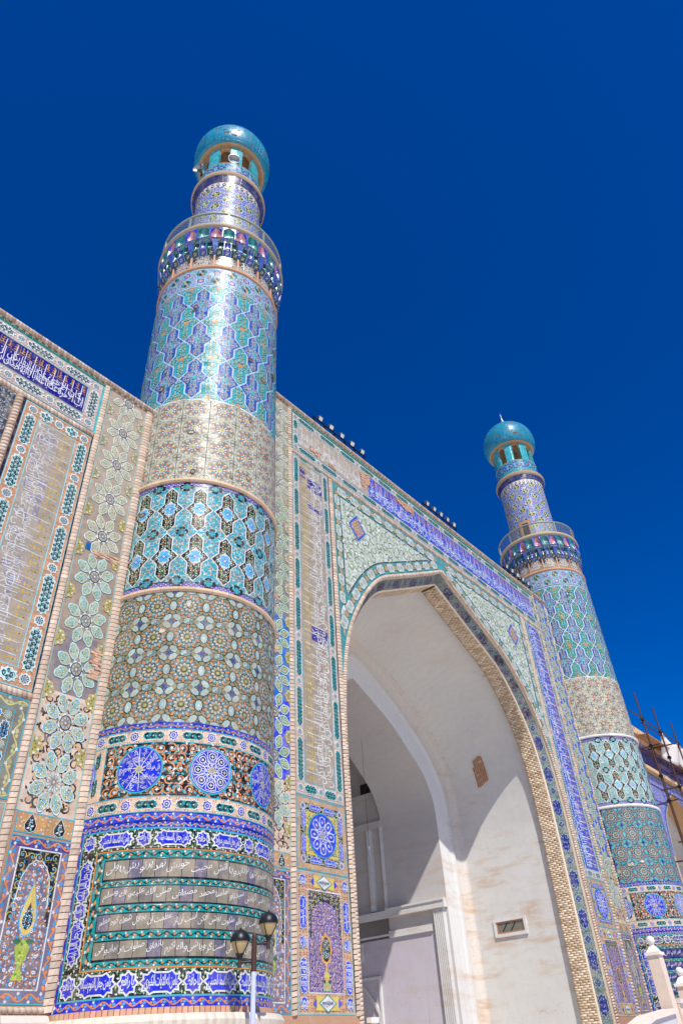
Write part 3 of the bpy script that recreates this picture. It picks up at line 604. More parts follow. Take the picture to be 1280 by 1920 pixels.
# ------------------------------------------------------------------ panel with a pointed tree under a scalloped niche
def cypress_panel(parent, x0, z0, x1, z1, name='niche_panel'):
    c = Cv(); w = x1-x0; xc = (x0+x1)/2; b = w*.155
    c.rect(x0, z0, x1, z1, C(104,92,98), .004)
    for q in ((x0, z0, x1, z0+b, False), (x0, z1-b, x1, z1, False), (x0, z0+b, x0+b, z1-b, True), (x1-b, z0+b, x1, z1-b, True)):
        scroll_band(c, q[0], q[2], q[1], q[3], C(70,62,124) if q[1] > z1-2*b else C(112,104,128), ORANGE, C(60,140,190), C(196,196,206), .005, q[4])
    c.frame(x0, z0, x1, z1, .022, TURQ, .0085); ix0, ix1, iz0, iz1 = x0+b, x1-b, z0+b, z1-b; c.frame(ix0, iz0, ix1, iz1, .028, WHITE, .0085)
    c.rect(ix0+.03, iz0+.03, ix1-.03, iz1-.03, C(112,100,112), .0065)
    iw = (ix1-ix0)/2-.03; zt = iz1-.2; zs = iz1-(iz1-iz0)*.42
    n = 17; a = np.linspace(0, PI, n); nx = xc+iw*.78*np.cos(a)*(1+.03*np.cos(12*a)); nz = zs+(zt-zs)*np.sin(a)**.8*(1+.02*np.cos(14*a))
    blk = np.r_[[(xc+iw, zs-.35)], [(xc+iw, iz1-.035)], [(xc-iw, iz1-.035)], [(xc-iw, zs-.35)], [(xc-iw*.78, zs-.3)], np.c_[nx, nz][::-1], [(xc+iw*.78, zs-.3)]]
    c.poly(blk, BLACK, .0075); c.line(np.c_[nx, nz], .022, WHITE, .0092)
    c.put(m_scroll(YEL, C(150,150,80), SKYB, .12), grid_T(xc-iw, zs-.3, xc+iw, iz1-.05, .17, .2, .16, lambda p: inside(blk, p))+[0, 0, 0, 0, 0, .0085])
    c.put(m_scroll(ORANGE, C(60,150,205), C(196,196,206), .12), grid_T(ix0+.04, iz0+.05, ix1-.04, zt, .15, .3, .15, lambda p: ~inside(blk, p))+[0, 0, 0, 0, 0, .0078])
    c.put(m_flower(C(206,208,210), NAVY, 6), grid_T(ix0+.04, iz0+.05, ix1-.04, zt, .19, .6, .07, lambda p: ~inside(blk, p))+[0, 0, 0, 0, 0, .0093])
    tz0, tz1 = iz0+(iz1-iz0)*.36, iz0+(iz1-iz0)*.75; q = [(0, 0), (.5, .06), (.9, .2), (1, .33), (.85, .5), (.5, .7), (.2, .88), (0, 1)]; tp = lambda s, lo, hi: arr([(xc+x*s, lo+y*(hi-lo)) for x, y in q]+[(xc-x*s, lo+y*(hi-lo)) for x, y in q[::-1][1:-1]])
    c.poly(tp(iw*.44, tz0-.03, tz1+.04), SKYB, .0098); c.poly(tp(iw*.37, tz0, tz1), YEL, .0108); c.poly(tp(iw*.24, tz0+.1, tz0+(tz1-tz0)*.62), BLACK, .0118)
    c.put(m_leaves([C(200,206,206), SKYB]), grid_T(xc-iw*.2, tz0+.12, xc+iw*.2, tz0+(tz1-tz0)*.5, .09, .3, .08)+[0, 0, 0, 0, 0, .0124]); c.put(m_flower(WHITE, GREEN, 5), [(xc+s*iw*.27, tz0+.12+k*.1, 0, .05, .05, .0124) for s in (-1, 1) for k in range(4)])
    vz = tz0-.06; c.poly([(xc-.06, vz), (xc+.06, vz), (xc+.15, vz-.12), (xc+.1, vz-.3), (xc+.03, vz-.42), (xc+.12, vz-.62), (xc-.12, vz-.62), (xc-.03, vz-.42), (xc-.1, vz-.3), (xc-.15, vz-.12)], C(150,170,60), .0108)
    c.put(m_leaves([C(190,200,90), C(90,130,50), C(206,196,120)], 0, 4), [(xc, vz-.1, 0, .15, .12, .0115), (xc, vz-.22, .5, .13, .12, .0116), (xc, vz-.34, .2, .09, .1, .0117), (xc, vz-.54, .9, .14, .1, .0118)]); c.line([(xc-.1, vz-.62), (xc+.1, vz-.62)], .02, YEL, .012); c.line([(xc-.14, vz-.12), (xc+.14, vz-.12)], .016, YEL, .012)
    c.poly(leafP(.18, .12)+[xc+.04, vz-.02], GREEN, .0114); c.poly(leafP(-.18, -.12)[::-1]+[xc-.04, vz-.02], GREEN, .0114)
    return panel(parent, name, c)
def bare(parent, P, name='bare_patch'):
    """ragged patch where the facing fell off and the rough brick core shows"""
    P = arr(P); c = Cv(); c.poly(P, C(150,120,100), .0165); lo, hi = P.min(0), P.max(0); r = 0; z = lo[1]
    while z < hi[1]:
        x = lo[0]-(.08 if r % 2 else 0)
        while x < hi[0]:
            w = random.uniform(.12, .2); q = arr([(x+.006, z+.006), (x+w-.01, z+.004), (x+w-.008, z+.056), (x+.008, z+.058)])
            if inside(P, q.mean(0)[None])[0] and random.random() < .9: f = random.uniform(.8, 1.12); c.prism(q+np.random.default_rng(int(x*1e3) % 9999).uniform(-.006, .006, (4, 2)), tuple(k*f for k in C(196,154,128)), .018+random.uniform(0, .025))
            x += w
        z += .064; r += 1
    return panel(parent, name, c, MATTE)
def drop_band(parent, x0, z0, x1, z1, n):
    c = Cv(); c.rect(x0, z0, x1, z1, C(196,140,84), .004); c.frame(x0, z0, x1, z1, .025, TURQ, .007); c.put(m_scroll(C(128,150,150), YEL, C(214,186,150), .12), grid_T(x0+.03, z0+.03, x1-.03, z1-.03, .15, .2, .15)+[0, 0, 0, 0, 0, .0052])
    panel(parent, 'drop_band', c)
    def mk():
        d = Cv(); q = [(0, -.16), (.1, -.11), (.125, -.02), (.07, .08), (0, .19)]; P = arr(q+[(-x, y) for x, y in q[::-1][1:-1]]); d.prism(grow(P, .012), WHITE, .008, 0); d.poly(P, BLACK, .0095); d.put(m_leaves([WHITE, LTURQ]), [(0, -.06, 0, .14, .14, .0105), (0, .05, .4, .09, .1, .0105)]); return mesh_from('drop_tile', d, plane_map, GLAZE)
    po = Vector(parent.location)
    for i in range(n): obj('drop_tile', cached('drop', mk), parent, Vector((x0+(x1-x0)*(i+.5)/n, -.006, (z0+z1)/2-.02))-po)
# ------------------------------------------------------------------ the wing wall on the near side
wing = thing('wing_wall', 'tile-covered wall of lower height on the left of the near minaret', 'wall', (-3.0, 0, GROUND))
W0 = Vector(wing.location)
b = Mb(); b.box(-14, .0, GROUND, NEAR_X, 1.6, WING_TOP-.02); o = obj('wall_body', b.mesh('wall_body', MATTE, C(170,132,106)), wing, -W0)
A_X, B_X = -3.13, -1.56
bricks(wing, vstrip(B_X, 1.75, WING_TOP-.05, .25)+vstrip(A_X, 1.9, WING_TOP-.1, .18)+hstrip(-9, A_X-.1, 15.33, .17)+vstrip(-5.46, 7.5, 15.25, .17)+hstrip(-9, A_X-.1, 7.36, .16)+vstrip(-5.46, 1.9, 7.28, .17)+hstrip(-9, B_X-.1, 1.79, .1), 290)
# coping: a projecting course of bricks on edge over a stepped course
bricks(wing, hstrip(-14, NEAR_X-.5, WING_TOP+.03, .16, -.02, .1, 1.9)+hstrip(-14, NEAR_X-.5, WING_TOP-.09, .07, 0, .2, .9))
c = Cv(); n = 40
for i in range(n): c.prism([(-13+i*.25, 17.44), (-13+i*.25+.243, 17.44), (-13+i*.25+.243, 17.51), (-13+i*.25, 17.51)], C(20,140,116), .02)
for i in range(8): c.prism([(-3.27, 15.42+i*.25), (-3.21, 15.42+i*.25), (-3.21, 15.66+i*.25), (-3.27, 15.66+i*.25)], C(70,176,170), .014)
panel(wing, 'turquoise_edging', c)
zs = [17.33-1.29*i for i in range(10)]
flower_column(wing, -2.34, A_X+.12, B_X-.15, zs, 5.06, 17.5, lambda z: (P_OLD, 0) if z > 11.5 else ((P_MID, 0) if z > 7.5 else ((P_NEW, 2) if z < 6 else (P_NEW, 0))), [(13.2, 17.52, C(166,150,130)), (9.2, 13.2, C(150,132,114)), (7.66, 9.2, C(124,114,114)), (5.06, 7.66, BRICK)])
# a strip of the column where the glazed facing has dropped away, and one odd blue tile
for P in ([(-2.55, 11.62), (-2.2, 11.7), (-1.72, 11.72), (-1.74, 11.5), (-2.1, 11.52), (-2.52, 11.46)], [(-2.0, 8.98), (-1.76, 8.95), (-1.73, 8.2), (-1.98, 8.22), (-2.06, 8.5), (-1.98, 8.7)]): bare(wing, P)
c = Cv(); c.prism([(-2.75, 11.58), (-2.56, 11.58), (-2.56, 11.8), (-2.75, 11.8)], C(16,96,160), .017); panel(wing, 'odd_blue_tile', c)
# panel at the foot of the column
drop_band(wing, A_X+.16, 4.66, B_X-.12, 5.06, 2)
cypress_panel(wing, A_X+.15, 1.87, B_X-.08, 4.62)
# upper inscription and its frame
c = Cv(); c.rect(-14, 15.92, -3.70, 16.97, C(18,14,120), .005); inscription(c, -12.2, 15.95, -3.75, 16.95, 0, C(206,206,214), C(176,128,48), ['اب الاخرة عذابا', 'بکان الاخرة', 'وان یشری قراءة', 'ان کان له ولاة']+TXT[:2], .007); c.line([(-3.72, 15.94), (-3.72, 16.95)], .02, WHITE, .0075)
panel(wing, 'inscription', c, GLAZE_HI)
tile_frame(wing, -12.28, 15.45, -3.26, 17.42, .45, 1, 7, CF_WHITE, C(196,172,160), (C(176,110,84), WHITE), CF_STAR)
# tall weathered inscription beside the column
c = Cv(); c.rect(-4.82, 7.92, -3.70, 14.76, C(150,140,128), .005)
for i in range(26): x, z = random.uniform(-4.8, -4.1), random.uniform(8, 14.5); c.rect(x, z, x+random.uniform(.05, .2), z+random.uniform(.1, .3), C(128,122,140), .0054+i*.00002)
inscription(c, -4.80, 7.95, -3.72, 14.74, -1, C(202,200,198), C(190,156,70), TXT, .007, .4); panel(wing, 'weathered_inscription', c, GLAZE_OLD)
tile_frame(wing, -5.27, 7.46, -3.25, 15.22, .46, 5, 2, CF_PALE, C(192,142,104), (C(150,90,50), CREAM), CF_STAR, edge=C(120,206,212))
c = Cv(); c.rect(-3.265, 7.46, -3.225, 15.25, C(34,34,54), .0135); c.rect(-5.36, 7.46, -5.29, 15.25, C(34,34,54), .0135); c.rect(-5.36, 15.21, -3.22, 15.25, C(60,56,60), .006); panel(wing, 'dark_edging', c)
# further panels to the left
c = Cv(); c.rect(-7.6, 7.46, -5.57, 15.2, C(44,52,66), .005); c.put(m_scroll(C(150,158,160), C(90,110,130), C(170,176,170), .1), grid_T(-6.0, 7.5, -5.6, 15.2, .2, .1, .2)+[0, 0, 0, 0, 0, .006]); c.rect(-7.5, 7.6, -6.02, 15.05, C(190,160,122), .0075); c.frame(-7.5, 7.6, -6.02, 15.05, .04, LTURQ, .0082); inscription(c, -7.3, 7.8, -6.2, 14.9, -1, WHITE, OCHRE, TXT, .0085, .4); panel(wing, 'side_inscription', c, GLAZE_OLD)
c = Cv(); c.rect(-5.3, 5.2, -3.24, 7.26, C(122,118,96), .005)
for q in ((-5.3, 7.0, -3.24, 7.26, False), (-5.3, 5.2, -3.24, 5.42, False), (-3.5, 5.42, -3.24, 7.0, True), (-5.3, 5.42, -5.04, 7.0, True)): scroll_band(c, q[0], q[2], q[1], q[3], C(118,116,104), C(186,178,110), C(170,170,120), C(196,200,190), .006, q[4])
c.frame(-5.3, 5.2, -3.24, 7.26, .025, TURQ, .0095); panel(wing, 'scroll_frame', c)
tile_frame(wing, -5.03, 5.43, -3.51, 6.99, .3, 2, 2, (C(224,220,206), SKYB, BLACK, ORANGE), C(206,150,104), (C(120,70,40), CREAM), (WHITE, GREEN, WHITE, LTURQ))
c = Cv(); c.rect(-4.72, 5.74, -3.82, 6.68, BLACK, .006); c.frame(-4.72, 5.74, -3.82, 6.68, .05, YEL, .0066); c.put(m_scroll(YEL, C(160,150,60), ORANGE, .12), grid_T(-4.65, 5.8, -3.9, 6.6, .2, .1, .22)+[0, 0, 0, 0, 0, .0072]); panel(wing, 'scroll_panel', c)
c = Cv(); c.rect(-5.3, 1.87, -3.24, 5.14, C(150,136,122), .005); c.frame(-5.3, 1.87, -3.24, 5.14, .025, LTURQ, .0095); c.frame(-5.1, 2.05, -3.44, 4.94, .03, WHITE, .0095); c.put(m_scroll(C(190,140,100), C(120,150,170), WHITE, .1), grid_T(-5.25, 1.9, -3.27, 5.1, .24, .1, .22)+[0, 0, 0, 0, 0, .006]); panel(wing, 'lower_panel', c, GLAZE_OLD)
tile_frame(wing, -5.02, 2.12, -3.5, 4.88, .36, 3, 2, (C(214,210,200), C(120,116,116), WHITE, WHITE), C(170,140,124), (C(120,70,40), CREAM))
# stone plinth
def plinth(parent, x0, x1):
    po = Vector(parent.location); L_ = .9; n = int((x1-x0)/L_)
    for i in range(n):
        a = x0+(x1-x0)*i/n; bq = x0+(x1-x0)*(i+1)/n-.008; m_ = Mb(); m_.add([(a, .0, 1.1), (bq, .0, 1.1), (bq, 0, 1.72), (a, 0, 1.72), (a, -.16, 1.1), (bq, -.16, 1.1), (bq, -.2, 1.6), (a, -.2, 1.6), (a, -.13, 1.7), (bq, -.13, 1.7)], [(4, 5, 6, 7), (7, 6, 9, 8), (8, 9, 2, 3), (0, 4, 7, 8, 3), (1, 2, 9, 6, 5)])
        obj('plinth_stone', m_.mesh('plinth_stone', STONEM, tuple(q*random.uniform(.9, 1.05) for q in STONE)), parent, -po)
    m_ = Mb(); m_.box(x0, -.1, GROUND, x1, .01, 1.1); obj('plinth_base', m_.mesh('plinth_base', STONEM, C(190,176,156)), parent, -po)
plinth(wing, -9.0, -1.6)

# ------------------------------------------------------------------ the tall portal
portal = thing('portal', 'tall tiled gateway with pointed arch between the two minarets', 'portal', (MID, 0, GROUND)); P0 = Vector(portal.location)
lp = lambda V: plane_map(V-[P0[0], P0[2], 0])
# body: one wall pierced by the arch
V = []; F = []; Q0 = ARCH.off(0.); n = len(Q0)
for s in (-1, 1):
    for y in (0., 1.35):
        k = len(V); V += [(MID+s*x, y, z) for x, z in Q0]; V += [(MID+s*(MID-NEAR_X), y, GROUND), (MID+s*(MID-NEAR_X), y, PORTAL_TOP), (MID, y, PORTAL_TOP)]; f = list(range(k, k+n+3)); F.append(f if (s > 0) != (y > 0) else f[::-1])
body = Mb(); body.add(V, F); body.box(NEAR_X, .0, PORTAL_TOP, FAR_X, 7.5, PORTAL_TOP+.04); body.box(NEAR_X, 1.36, GROUND, NEAR_X+.3, 7.5, PORTAL_TOP-.01); body.box(FAR_X-.3, 1.36, GROUND, FAR_X, 7.5, PORTAL_TOP-.01)
obj('wall_body', body.mesh('wall_body', MATTE, C(176,136,108)), portal, -P0)
# brick strips framing the fields; those nearest the camera are laid one by one
def mirror(T): return [Matrix.Translation((2*MID, 0, 0)) @ Matrix.Diagonal((-1, 1, 1, 1)) @ t for t in T]
S1 = vstrip(X_C, 1.72, PORTAL_TOP-.1, .2, 0, .125); S2 = vstrip(X_D+.13, 1.72, 20.4, .24, 0, .125)
bricks(portal, S1[:150]+S2[:150]+S1[150:]+S2[150:]+mirror(vstrip(X_C, 1.72, PORTAL_TOP-.1, .2, 0, .125))+mirror(vstrip(X_D+.13, 1.72, 20.4, .24, 0, .125))+mirror(vstrip(3.44, 1.72, PORTAL_TOP-.1, .16, 0, .125))+hstrip(X_C+.1, 2*MID-X_C-.1, 20.52, .2), 300)
bricks(portal, hstrip(2.2, 2*MID-2.2, PORTAL_TOP+.04, .17, -.02, .1, 2.0)+hstrip(2.2, 2*MID-2.2, PORTAL_TOP-.08, .07, 0, .2, 1.0))
c = Cv()
for i in range(84): x = X_C+.13+i*.254; c.prism([(x, 22.83), (x+.246, 22.83), (x+.246, 22.93), (x, 22.93)], C(20,140,116), .022)
for s in (0, 1):
    for i in range(9): x = X_C+.12 if not s else 2*MID-X_C-.16; c.prism([(x, 20.66+i*.24), (x+.04, 20.66+i*.24), (x+.04, 20.89+i*.24), (x, 20.89+i*.24)], C(30,150,132), .02)
    x = X_D-.02 if not s else 2*MID-X_D-.02; c.rect(x, 1.8, x+.045, 20.4, C(40,34,40), .012)
panel(portal, 'turquoise_edging', c)
for s in (0, 1):
    for k in (-.075, .075):
        x = X_D+.13+k if not s else 2*MID-X_D-.13+k; c = Cv(); c.prism([(x-.012, 1.75), (x+.012, 1.75), (x+.012, 20.38), (x-.012, 20.38)], C(226,206,186), .057); panel(portal, 'white_joint', c, MATTE) if s else 0
# flower columns
zs = [22.14-1.3*i for i in range(13)]
BLUEZ = [(16.5, 22.9, C(150,140,118)), (12.6, 16.5, C(128,124,120)), (9.6, 12.6, C(22,100,176)), (7.2, 9.6, C(22,52,200)), (5.3, 7.2, BRICK)]
flower_column(portal, 4.23, 3.36, X_C-.1, zs, 5.3, 22.9, lambda z: (P_OLD, 0) if z > 17 else ((P_GRN, 0) if 9 < z < 17 else (P_GRN if z > 7 else P_NEW, 1)), BLUEZ)
flower_column(portal, 2*MID-4.28, 2*MID-X_C+.1, 2*MID-3.54, zs, 5.3, 22.9, lambda z: (P_GRN, 0) if z > 7 else (P_NEW, 2), [(8.2, 22.9, C(40,78,180)), (5.3, 8.2, BRICK)])
for s in (0, 1):
    xa, xb = (3.5, X_C-.12) if not s else (2*MID-X_C+.12, 2*MID-3.6)
    drop_band(portal, xa, 4.9, xb, 5.3, 2); cypress_panel(portal, xa, 1.75, xb, 4.86)
# tall inscriptions at either side of the arch, and the long one across the top
for s in (0, 1):
    xa, xb = (X_C+.13, X_D-.04) if not s else (2*MID-X_D+.04, 2*MID-X_C-.13); ia, ib = (xa+.4, xb-.4)
    c = Cv()
    if not s:
        c.rect(ia, 7.35, ib, 20.22, C(150,138,122), .005)
        for z, zz in ((19.0, 19.6), (12.2, 12.75), (18.0, 18.2)): c.rect(ia+.45, z, ib-.03, zz, C(34,28,128), .0058); c.rect(ia+.02, z+.4, ia+.35, zz+.3, C(40,36,140), .0058) if z > 18.5 else 0
        inscription(c, ia+.02, 7.4, ib-.02, 20.2, 1, C(200,198,192), C(186,162,84), TXT, .007, .36)
    else:
        c.rect(ia, 7.35, ib, 20.22, C(40,68,178), .005); inscription(c, ia+.02, 7.4, ib-.02, 20.2, -1, C(206,208,214), C(190,140,104), TXT, .007, .34)
    panel(portal, 'inscription', c, GLAZE_OLD if not s else GLAZE)
    tile_frame(portal, xa, 6.95, xb, 20.62, .4, 8, 2, CF_TEAL if s == 0 else CF_PALE, C(196,172,156), (C(186,104,66), CREAM), CF_STAR)
    # medallion panel
    c = Cv(); xm, zm = (xa+xb)/2, 5.95; c.rect(xa, 4.98, xb, 6.92, C(196,140,88), .005); c.frame(xa, 4.98, xb, 6.92, .03, TURQ, .0095)
    c.put(m_scroll(C(150,170,160), YEL, C(110,160,170), .12), grid_T(xa+.02, 5.0, xb-.02, 6.9, .16, .1, .15)+[0, 0, 0, 0, 0, .006]); c.rect(xa+.17, 5.15, xb-.17, 6.75, BLACK, .0075); c.put(m_scroll(WHITE, LTURQ, YGREEN, .12), grid_T(xa+.2, 5.17, xb-.2, 6.73, .13, .1, .13)+[0, 0, 0, 0, 0, .008])
    for (px, pz) in [(xa+.17+.1, 5.25), (xb-.27, 5.25), (xa+.27, 6.65), (xb-.27, 6.65)]: c.poly(star(8, .13, .1)+[px, pz], C(176,176,190), .0098); c.poly(star(8, .08, .04)+[px, pz], C(90,90,110), .0105)
    c.frame(xa+.4, 5.38, xb-.4, 6.52, .1, YEL, .0095); c.rect(xa+.46, 5.44, xb-.46, 6.46, C(196,186,110), .0088); c.put(m_scroll(BLACK, GREEN, TEAL, .12), grid_T(xa+.46, 5.44, xb-.46, 6.46, .16, .1, .16)+[0, 0, 0, 0, 0, .0095])
    panel(portal, 'medallion_panel', c)
    def cartB():
        d = Cv(); P = cartouche(.52, .2); d.prism(P, WHITE, .012); d.poly(grow(P, -.012), ULTRA, .0135); write(d, 'یا نور السموات', -.2, -.06, .2, .07, WHITE, .0145); return mesh_from('cartouche_tile', d, plane_map, GLAZE)
    for px in (xm-.3, xm+.3):
        for pz in (5.25, 6.65): obj('cartouche_tile', cached('cartB', cartB), portal, Vector((px, -.0095, pz))-P0)
    for pz in (zm-.33, zm+.33):
        for px in (xa+.27, xb-.27): obj('cartouche_tile', cached('cartB', cartB), portal, Vector((px, -.0095, pz))-P0, (0, -PI/2, 0))
    d = Cv(); d.prism(circ(.6, 40), TURQ, .014); d.poly(circ(.575, 40), ULTRA, .016)
    for i in range(8):
        a = i*PI/4; ca, sa = math.cos(a), math.sin(a); e = Cv(); e.line(circ(.15, 14, .36, 0, .11), .022, WHITE, .017, True); e.line([(.08, -.05), (.26, .12), (.5, .1)], .02, WHITE, .0172); e.line([(.08, .05), (.26, -.12), (.5, -.1)], .02, WHITE, .0174); e.poly(leafP(.12, .08)+[.3, 0], WHITE, .0172); d.put(e, (0, 0, a, 1, 1, 0))
    d.poly(star(8, .11, .07), GREYL, .019); obj('medallion', mesh_from('medallion', d, plane_map, GLAZE_HI), portal, Vector((xm, -.009, zm))-P0)
    # panel with a vase
    c = Cv(); c.rect(xa, 1.75, xb, 4.94, C(196,158,124), .005); c.frame(xa, 1.75, xb, 4.94, .025, LTURQ, .0085); ia, ib = xa+.4, xb-.4
    c.put(m_flower(C(160,90,56), C(230,200,160), 5), grid_T(xa+.02, 1.78, xb-.02, 4.9, .13, .3, .1)+[0, 0, 0, 0, 0, .006])
    c.rect(ia, 2.2, ib, 4.5, C(110,92,150), .0088); c.frame(ia-.02, 2.18, ib+.02, 4.52, .025, WHITE, .0095); c.put(m_scroll(C(190,170,190), NAVY, C(196,140,110), .14), grid_T(ia+.03, 2.22, ib-.03, 4.48, .1, .3, .1)+[0, 0, 0, 0, 0, .0094]); c.put(m_leaves([NAVY, WHITE, C(206,150,110)]), grid_T(ia+.03, 2.22, ib-.03, 4.48, .12, .8, .09)+[0, 0, 0, 0, 0, .0102])
    aa = np.linspace(0, PI, 15); nx = np.r_[ib-.12, (ia+ib)/2+((ib-ia)/2-.12)*np.cos(aa), ia+.12]; nz = np.r_[3.4, 3.75+.5*np.sin(aa)**.85, 3.4]; blk = np.r_[[(ib-.02, 3.4), (ib-.02, 4.48), (ia+.02, 4.48), (ia+.02, 3.4)], np.c_[nx, nz][::-1]]; c.poly(blk, C(40,44,40), .0112); c.put(m_leaves([YEL, WHITE, C(120,120,180)]), grid_T(ia, 3.4, ib, 4.5, .1, .5, .09, lambda p: inside(blk, p))+[0, 0, 0, 0, 0, .0118])
    c.poly(arr([(xm+.22*math.cos(t)*(1+.12*math.cos(8*t)), 3.15+.36*math.sin(t)*(1+.1*math.cos(8*t))) for t in np.linspace(0, 2*PI, 40)[:-1]]), C(206,150,80), .0115); c.poly(circ(.17, 20, xm, 3.15, .28), BLACK, .0124); c.put(m_leaves([WHITE, YEL, TURQ]), grid_T(xm-.13, 2.95, xm+.13, 3.38, .09, .4, .09)+[0, 0, 0, 0, 0, .0131])
    c.poly([(xm-.05, 2.75), (xm+.05, 2.75), (xm+.03, 2.66), (xm+.11, 2.58), (xm+.08, 2.42), (xm-.08, 2.42), (xm-.11, 2.58), (xm-.03, 2.66)], YEL, .0135); c.poly([(xm-.15, 2.42), (xm+.15, 2.42), (xm+.15, 2.24), (xm-.15, 2.24)], C(150,170,130), .0128); c.rect(xm-.09, 2.3, xm+.09, 2.37, C(206,150,80), .0138)
    for x in (xm-.1, xm+.1): c.poly(circ(.045, 8, x, 2.44), BLACK, .0142)
    panel(portal, 'vase_panel', c)
    def blueC(nm, w, h, t):
        def mk():
            d = Cv(); P = cartouche(w, h) if w > h else star(8, h*.5, h*.36); d.prism(P, WHITE, .012); d.poly(grow(P, -.016), ULTRA, .0138); write(d, t, -w*.36, -h*.3, w*.36, h*.32, WHITE, .0148, bold=.02); return mesh_from(nm, d, plane_map, GLAZE)
        return cached((nm, t), mk)
    for px in (xa+.2, xb-.2):
        for pz, w, t in ((3.95, .85, 'سبحان الله والحمد'), (2.55, .85, 'لا اله الا الله')): obj('cartouche_tile', blueC('cartouche_tile', w, .3, t), portal, Vector((px, -.0085, pz))-P0, (0, -PI/2, 0))
        obj('star_tile', blueC('star_tile', .36, .36, 'الله'), portal, Vector((px, -.0085, 3.27))-P0)
        for pz in (4.72, 1.98): obj('star_tile', blueC('star_tile', .34, .34, 'محمد'), portal, Vector((px, -.0085, pz))-P0)
    def dia():
        d = Cv(); d.prism([(-.45, -.15), (.45, -.15), (.45, .15), (-.45, .15)], YEL, .008); d.prism([(-.33, 0), (0, -.2), (.33, 0), (0, .2)], TEAL, .013); d.poly([(-.29, 0), (0, -.17), (.29, 0), (0, .17)], WHITE, .0145)
        for sx_, sy_ in ((-1, 0), (1, 0)): d.poly([(sx_*.55, 0), (sx_*.42, .1), (sx_*.42, -.1)], ULTRA, .0105)
        for k in range(-3, 4): d.line([(k*.06-.06, -.09+abs(k)*.02), (k*.06+.03, .06-abs(k)*.01)], .018, NAVY, .0155); d.line([(k*.06-.03, .02), (k*.06+.04, -.03)], .016, NAVY, .0157)
        return mesh_from('diamond_tile', d, plane_map, GLAZE)
    for pz in (4.72, 1.98): obj('diamond_tile', cached('dia', dia), portal, Vector((xm, -.0085, pz))-P0)
c = Cv(); x1 = 2*MID-X_C-.13; xs = 10.2
c.rect(X_C+.5, 21.1, xs, 22.42, C(168,156,140), .005); c.rect(xs, 21.1, x1-.4, 22.42, C(44,72,184), .005)
inscription(c, X_C+.52, 21.14, xs-.5, 22.4, 0, C(208,204,196), C(176,160,130), TXT, .007, .36); inscription(c, xs+.02, 21.14, x1-.42, 22.4, 0, C(206,210,216), C(194,140,104), TXT, .007, .36)
panel(portal, 'long_inscription', c)
tile_frame(portal, X_C+.13, 20.66, x1, 22.82, .42, 2, 15, CF_TEAL, C(200,180,166), (C(186,104,66), CREAM), CF_STAR)
# facing lost along the top
for P in ([(9.6, 22.3), (9.9, 22.42), (10.4, 22.5), (10.35, 22.0), (10.2, 21.7), (9.95, 21.3), (9.7, 21.6), (9.75, 21.9)], [(6.2, 21.5), (6.55, 21.46), (6.9, 21.5), (6.86, 21.2), (6.2, 21.25)], [(7.4, 21.34), (7.9, 21.3), (7.9, 21.15), (7.4, 21.15)], [(12.4, 22.45), (13.9, 22.5), (13.9, 21.95), (13.6, 22.1), (13.3, 22.0), (12.9, 22.14), (12.5, 22.2)]): bare(portal, P)
for P in ([(26.75, 13.0), (26.98, 13.1), (26.95, 12.5), (26.7, 12.4)], [(3.9, 15.1), (4.3, 15.0), (4.25, 14.8), (3.85, 14.85)], [(4.0, 13.3), (4.4, 13.25), (4.35, 13.08), (3.95, 13.1)], [(3.85, 11.2), (4.3, 11.3), (4.3, 11.1), (3.9, 11.0)], [(19.6, 22.7), (20.3, 22.72), (20.2, 22.5), (19.7, 22.55)]): bare(portal, P)
# ---- spandrels over the arch
VINE_G = C(194,198,190)
def arch_map(side, y0=0., off0=0.):
    def f(V): q = ARCH.at(V[:, 0])+ARCH.nrm(V[:, 0])*(V[:, 1]+off0)[:, None]; return np.c_[side*q[:, 0]+(MID-P0[0]), y0-V[:, 2], q[:, 1]-P0[2]], None
    return f
band_o = ARCH.off(.72); band_i = ARCH.off(.16); zt, xo = 20.38, 8.22
def softtile(w, h, fill):
    def mk():
        d = Cv(); P = softcart(w, h); d.prism(grow(P, .018), BLACK, .010); d.poly(P, fill, .0125); d.poly(grow(P, -.03), tuple(x*.92 for x in fill), .0132); d.put(m_curls(C(110,118,110), GREYL, w=.06), band_T(-w/2+.05, w/2-.05, 0, h*.55, h*.5)+[0, 0, 0, 0, 0, .014]); return mesh_from('cushion_tile', d, plane_map, GLAZE)
    return cached(('soft', round(w, 2), round(h, 2), fill), mk)
def octtile(r):
    def mk(): d = Cv(); d.prism(lobed(8, r*1.12, .2, 3), BLACK, .010); d.poly(lobed(8, r, .2, 3), C(184,160,92), .0125); d.poly(star(8, r*.6, r*.35), C(130,120,120), .0133); d.poly(circ(r*.2, 8), C(206,196,160), .0141); return mesh_from('octagon_tile', d, plane_map, GLAZE)
    return cached(('oct', round(r, 3)), mk)
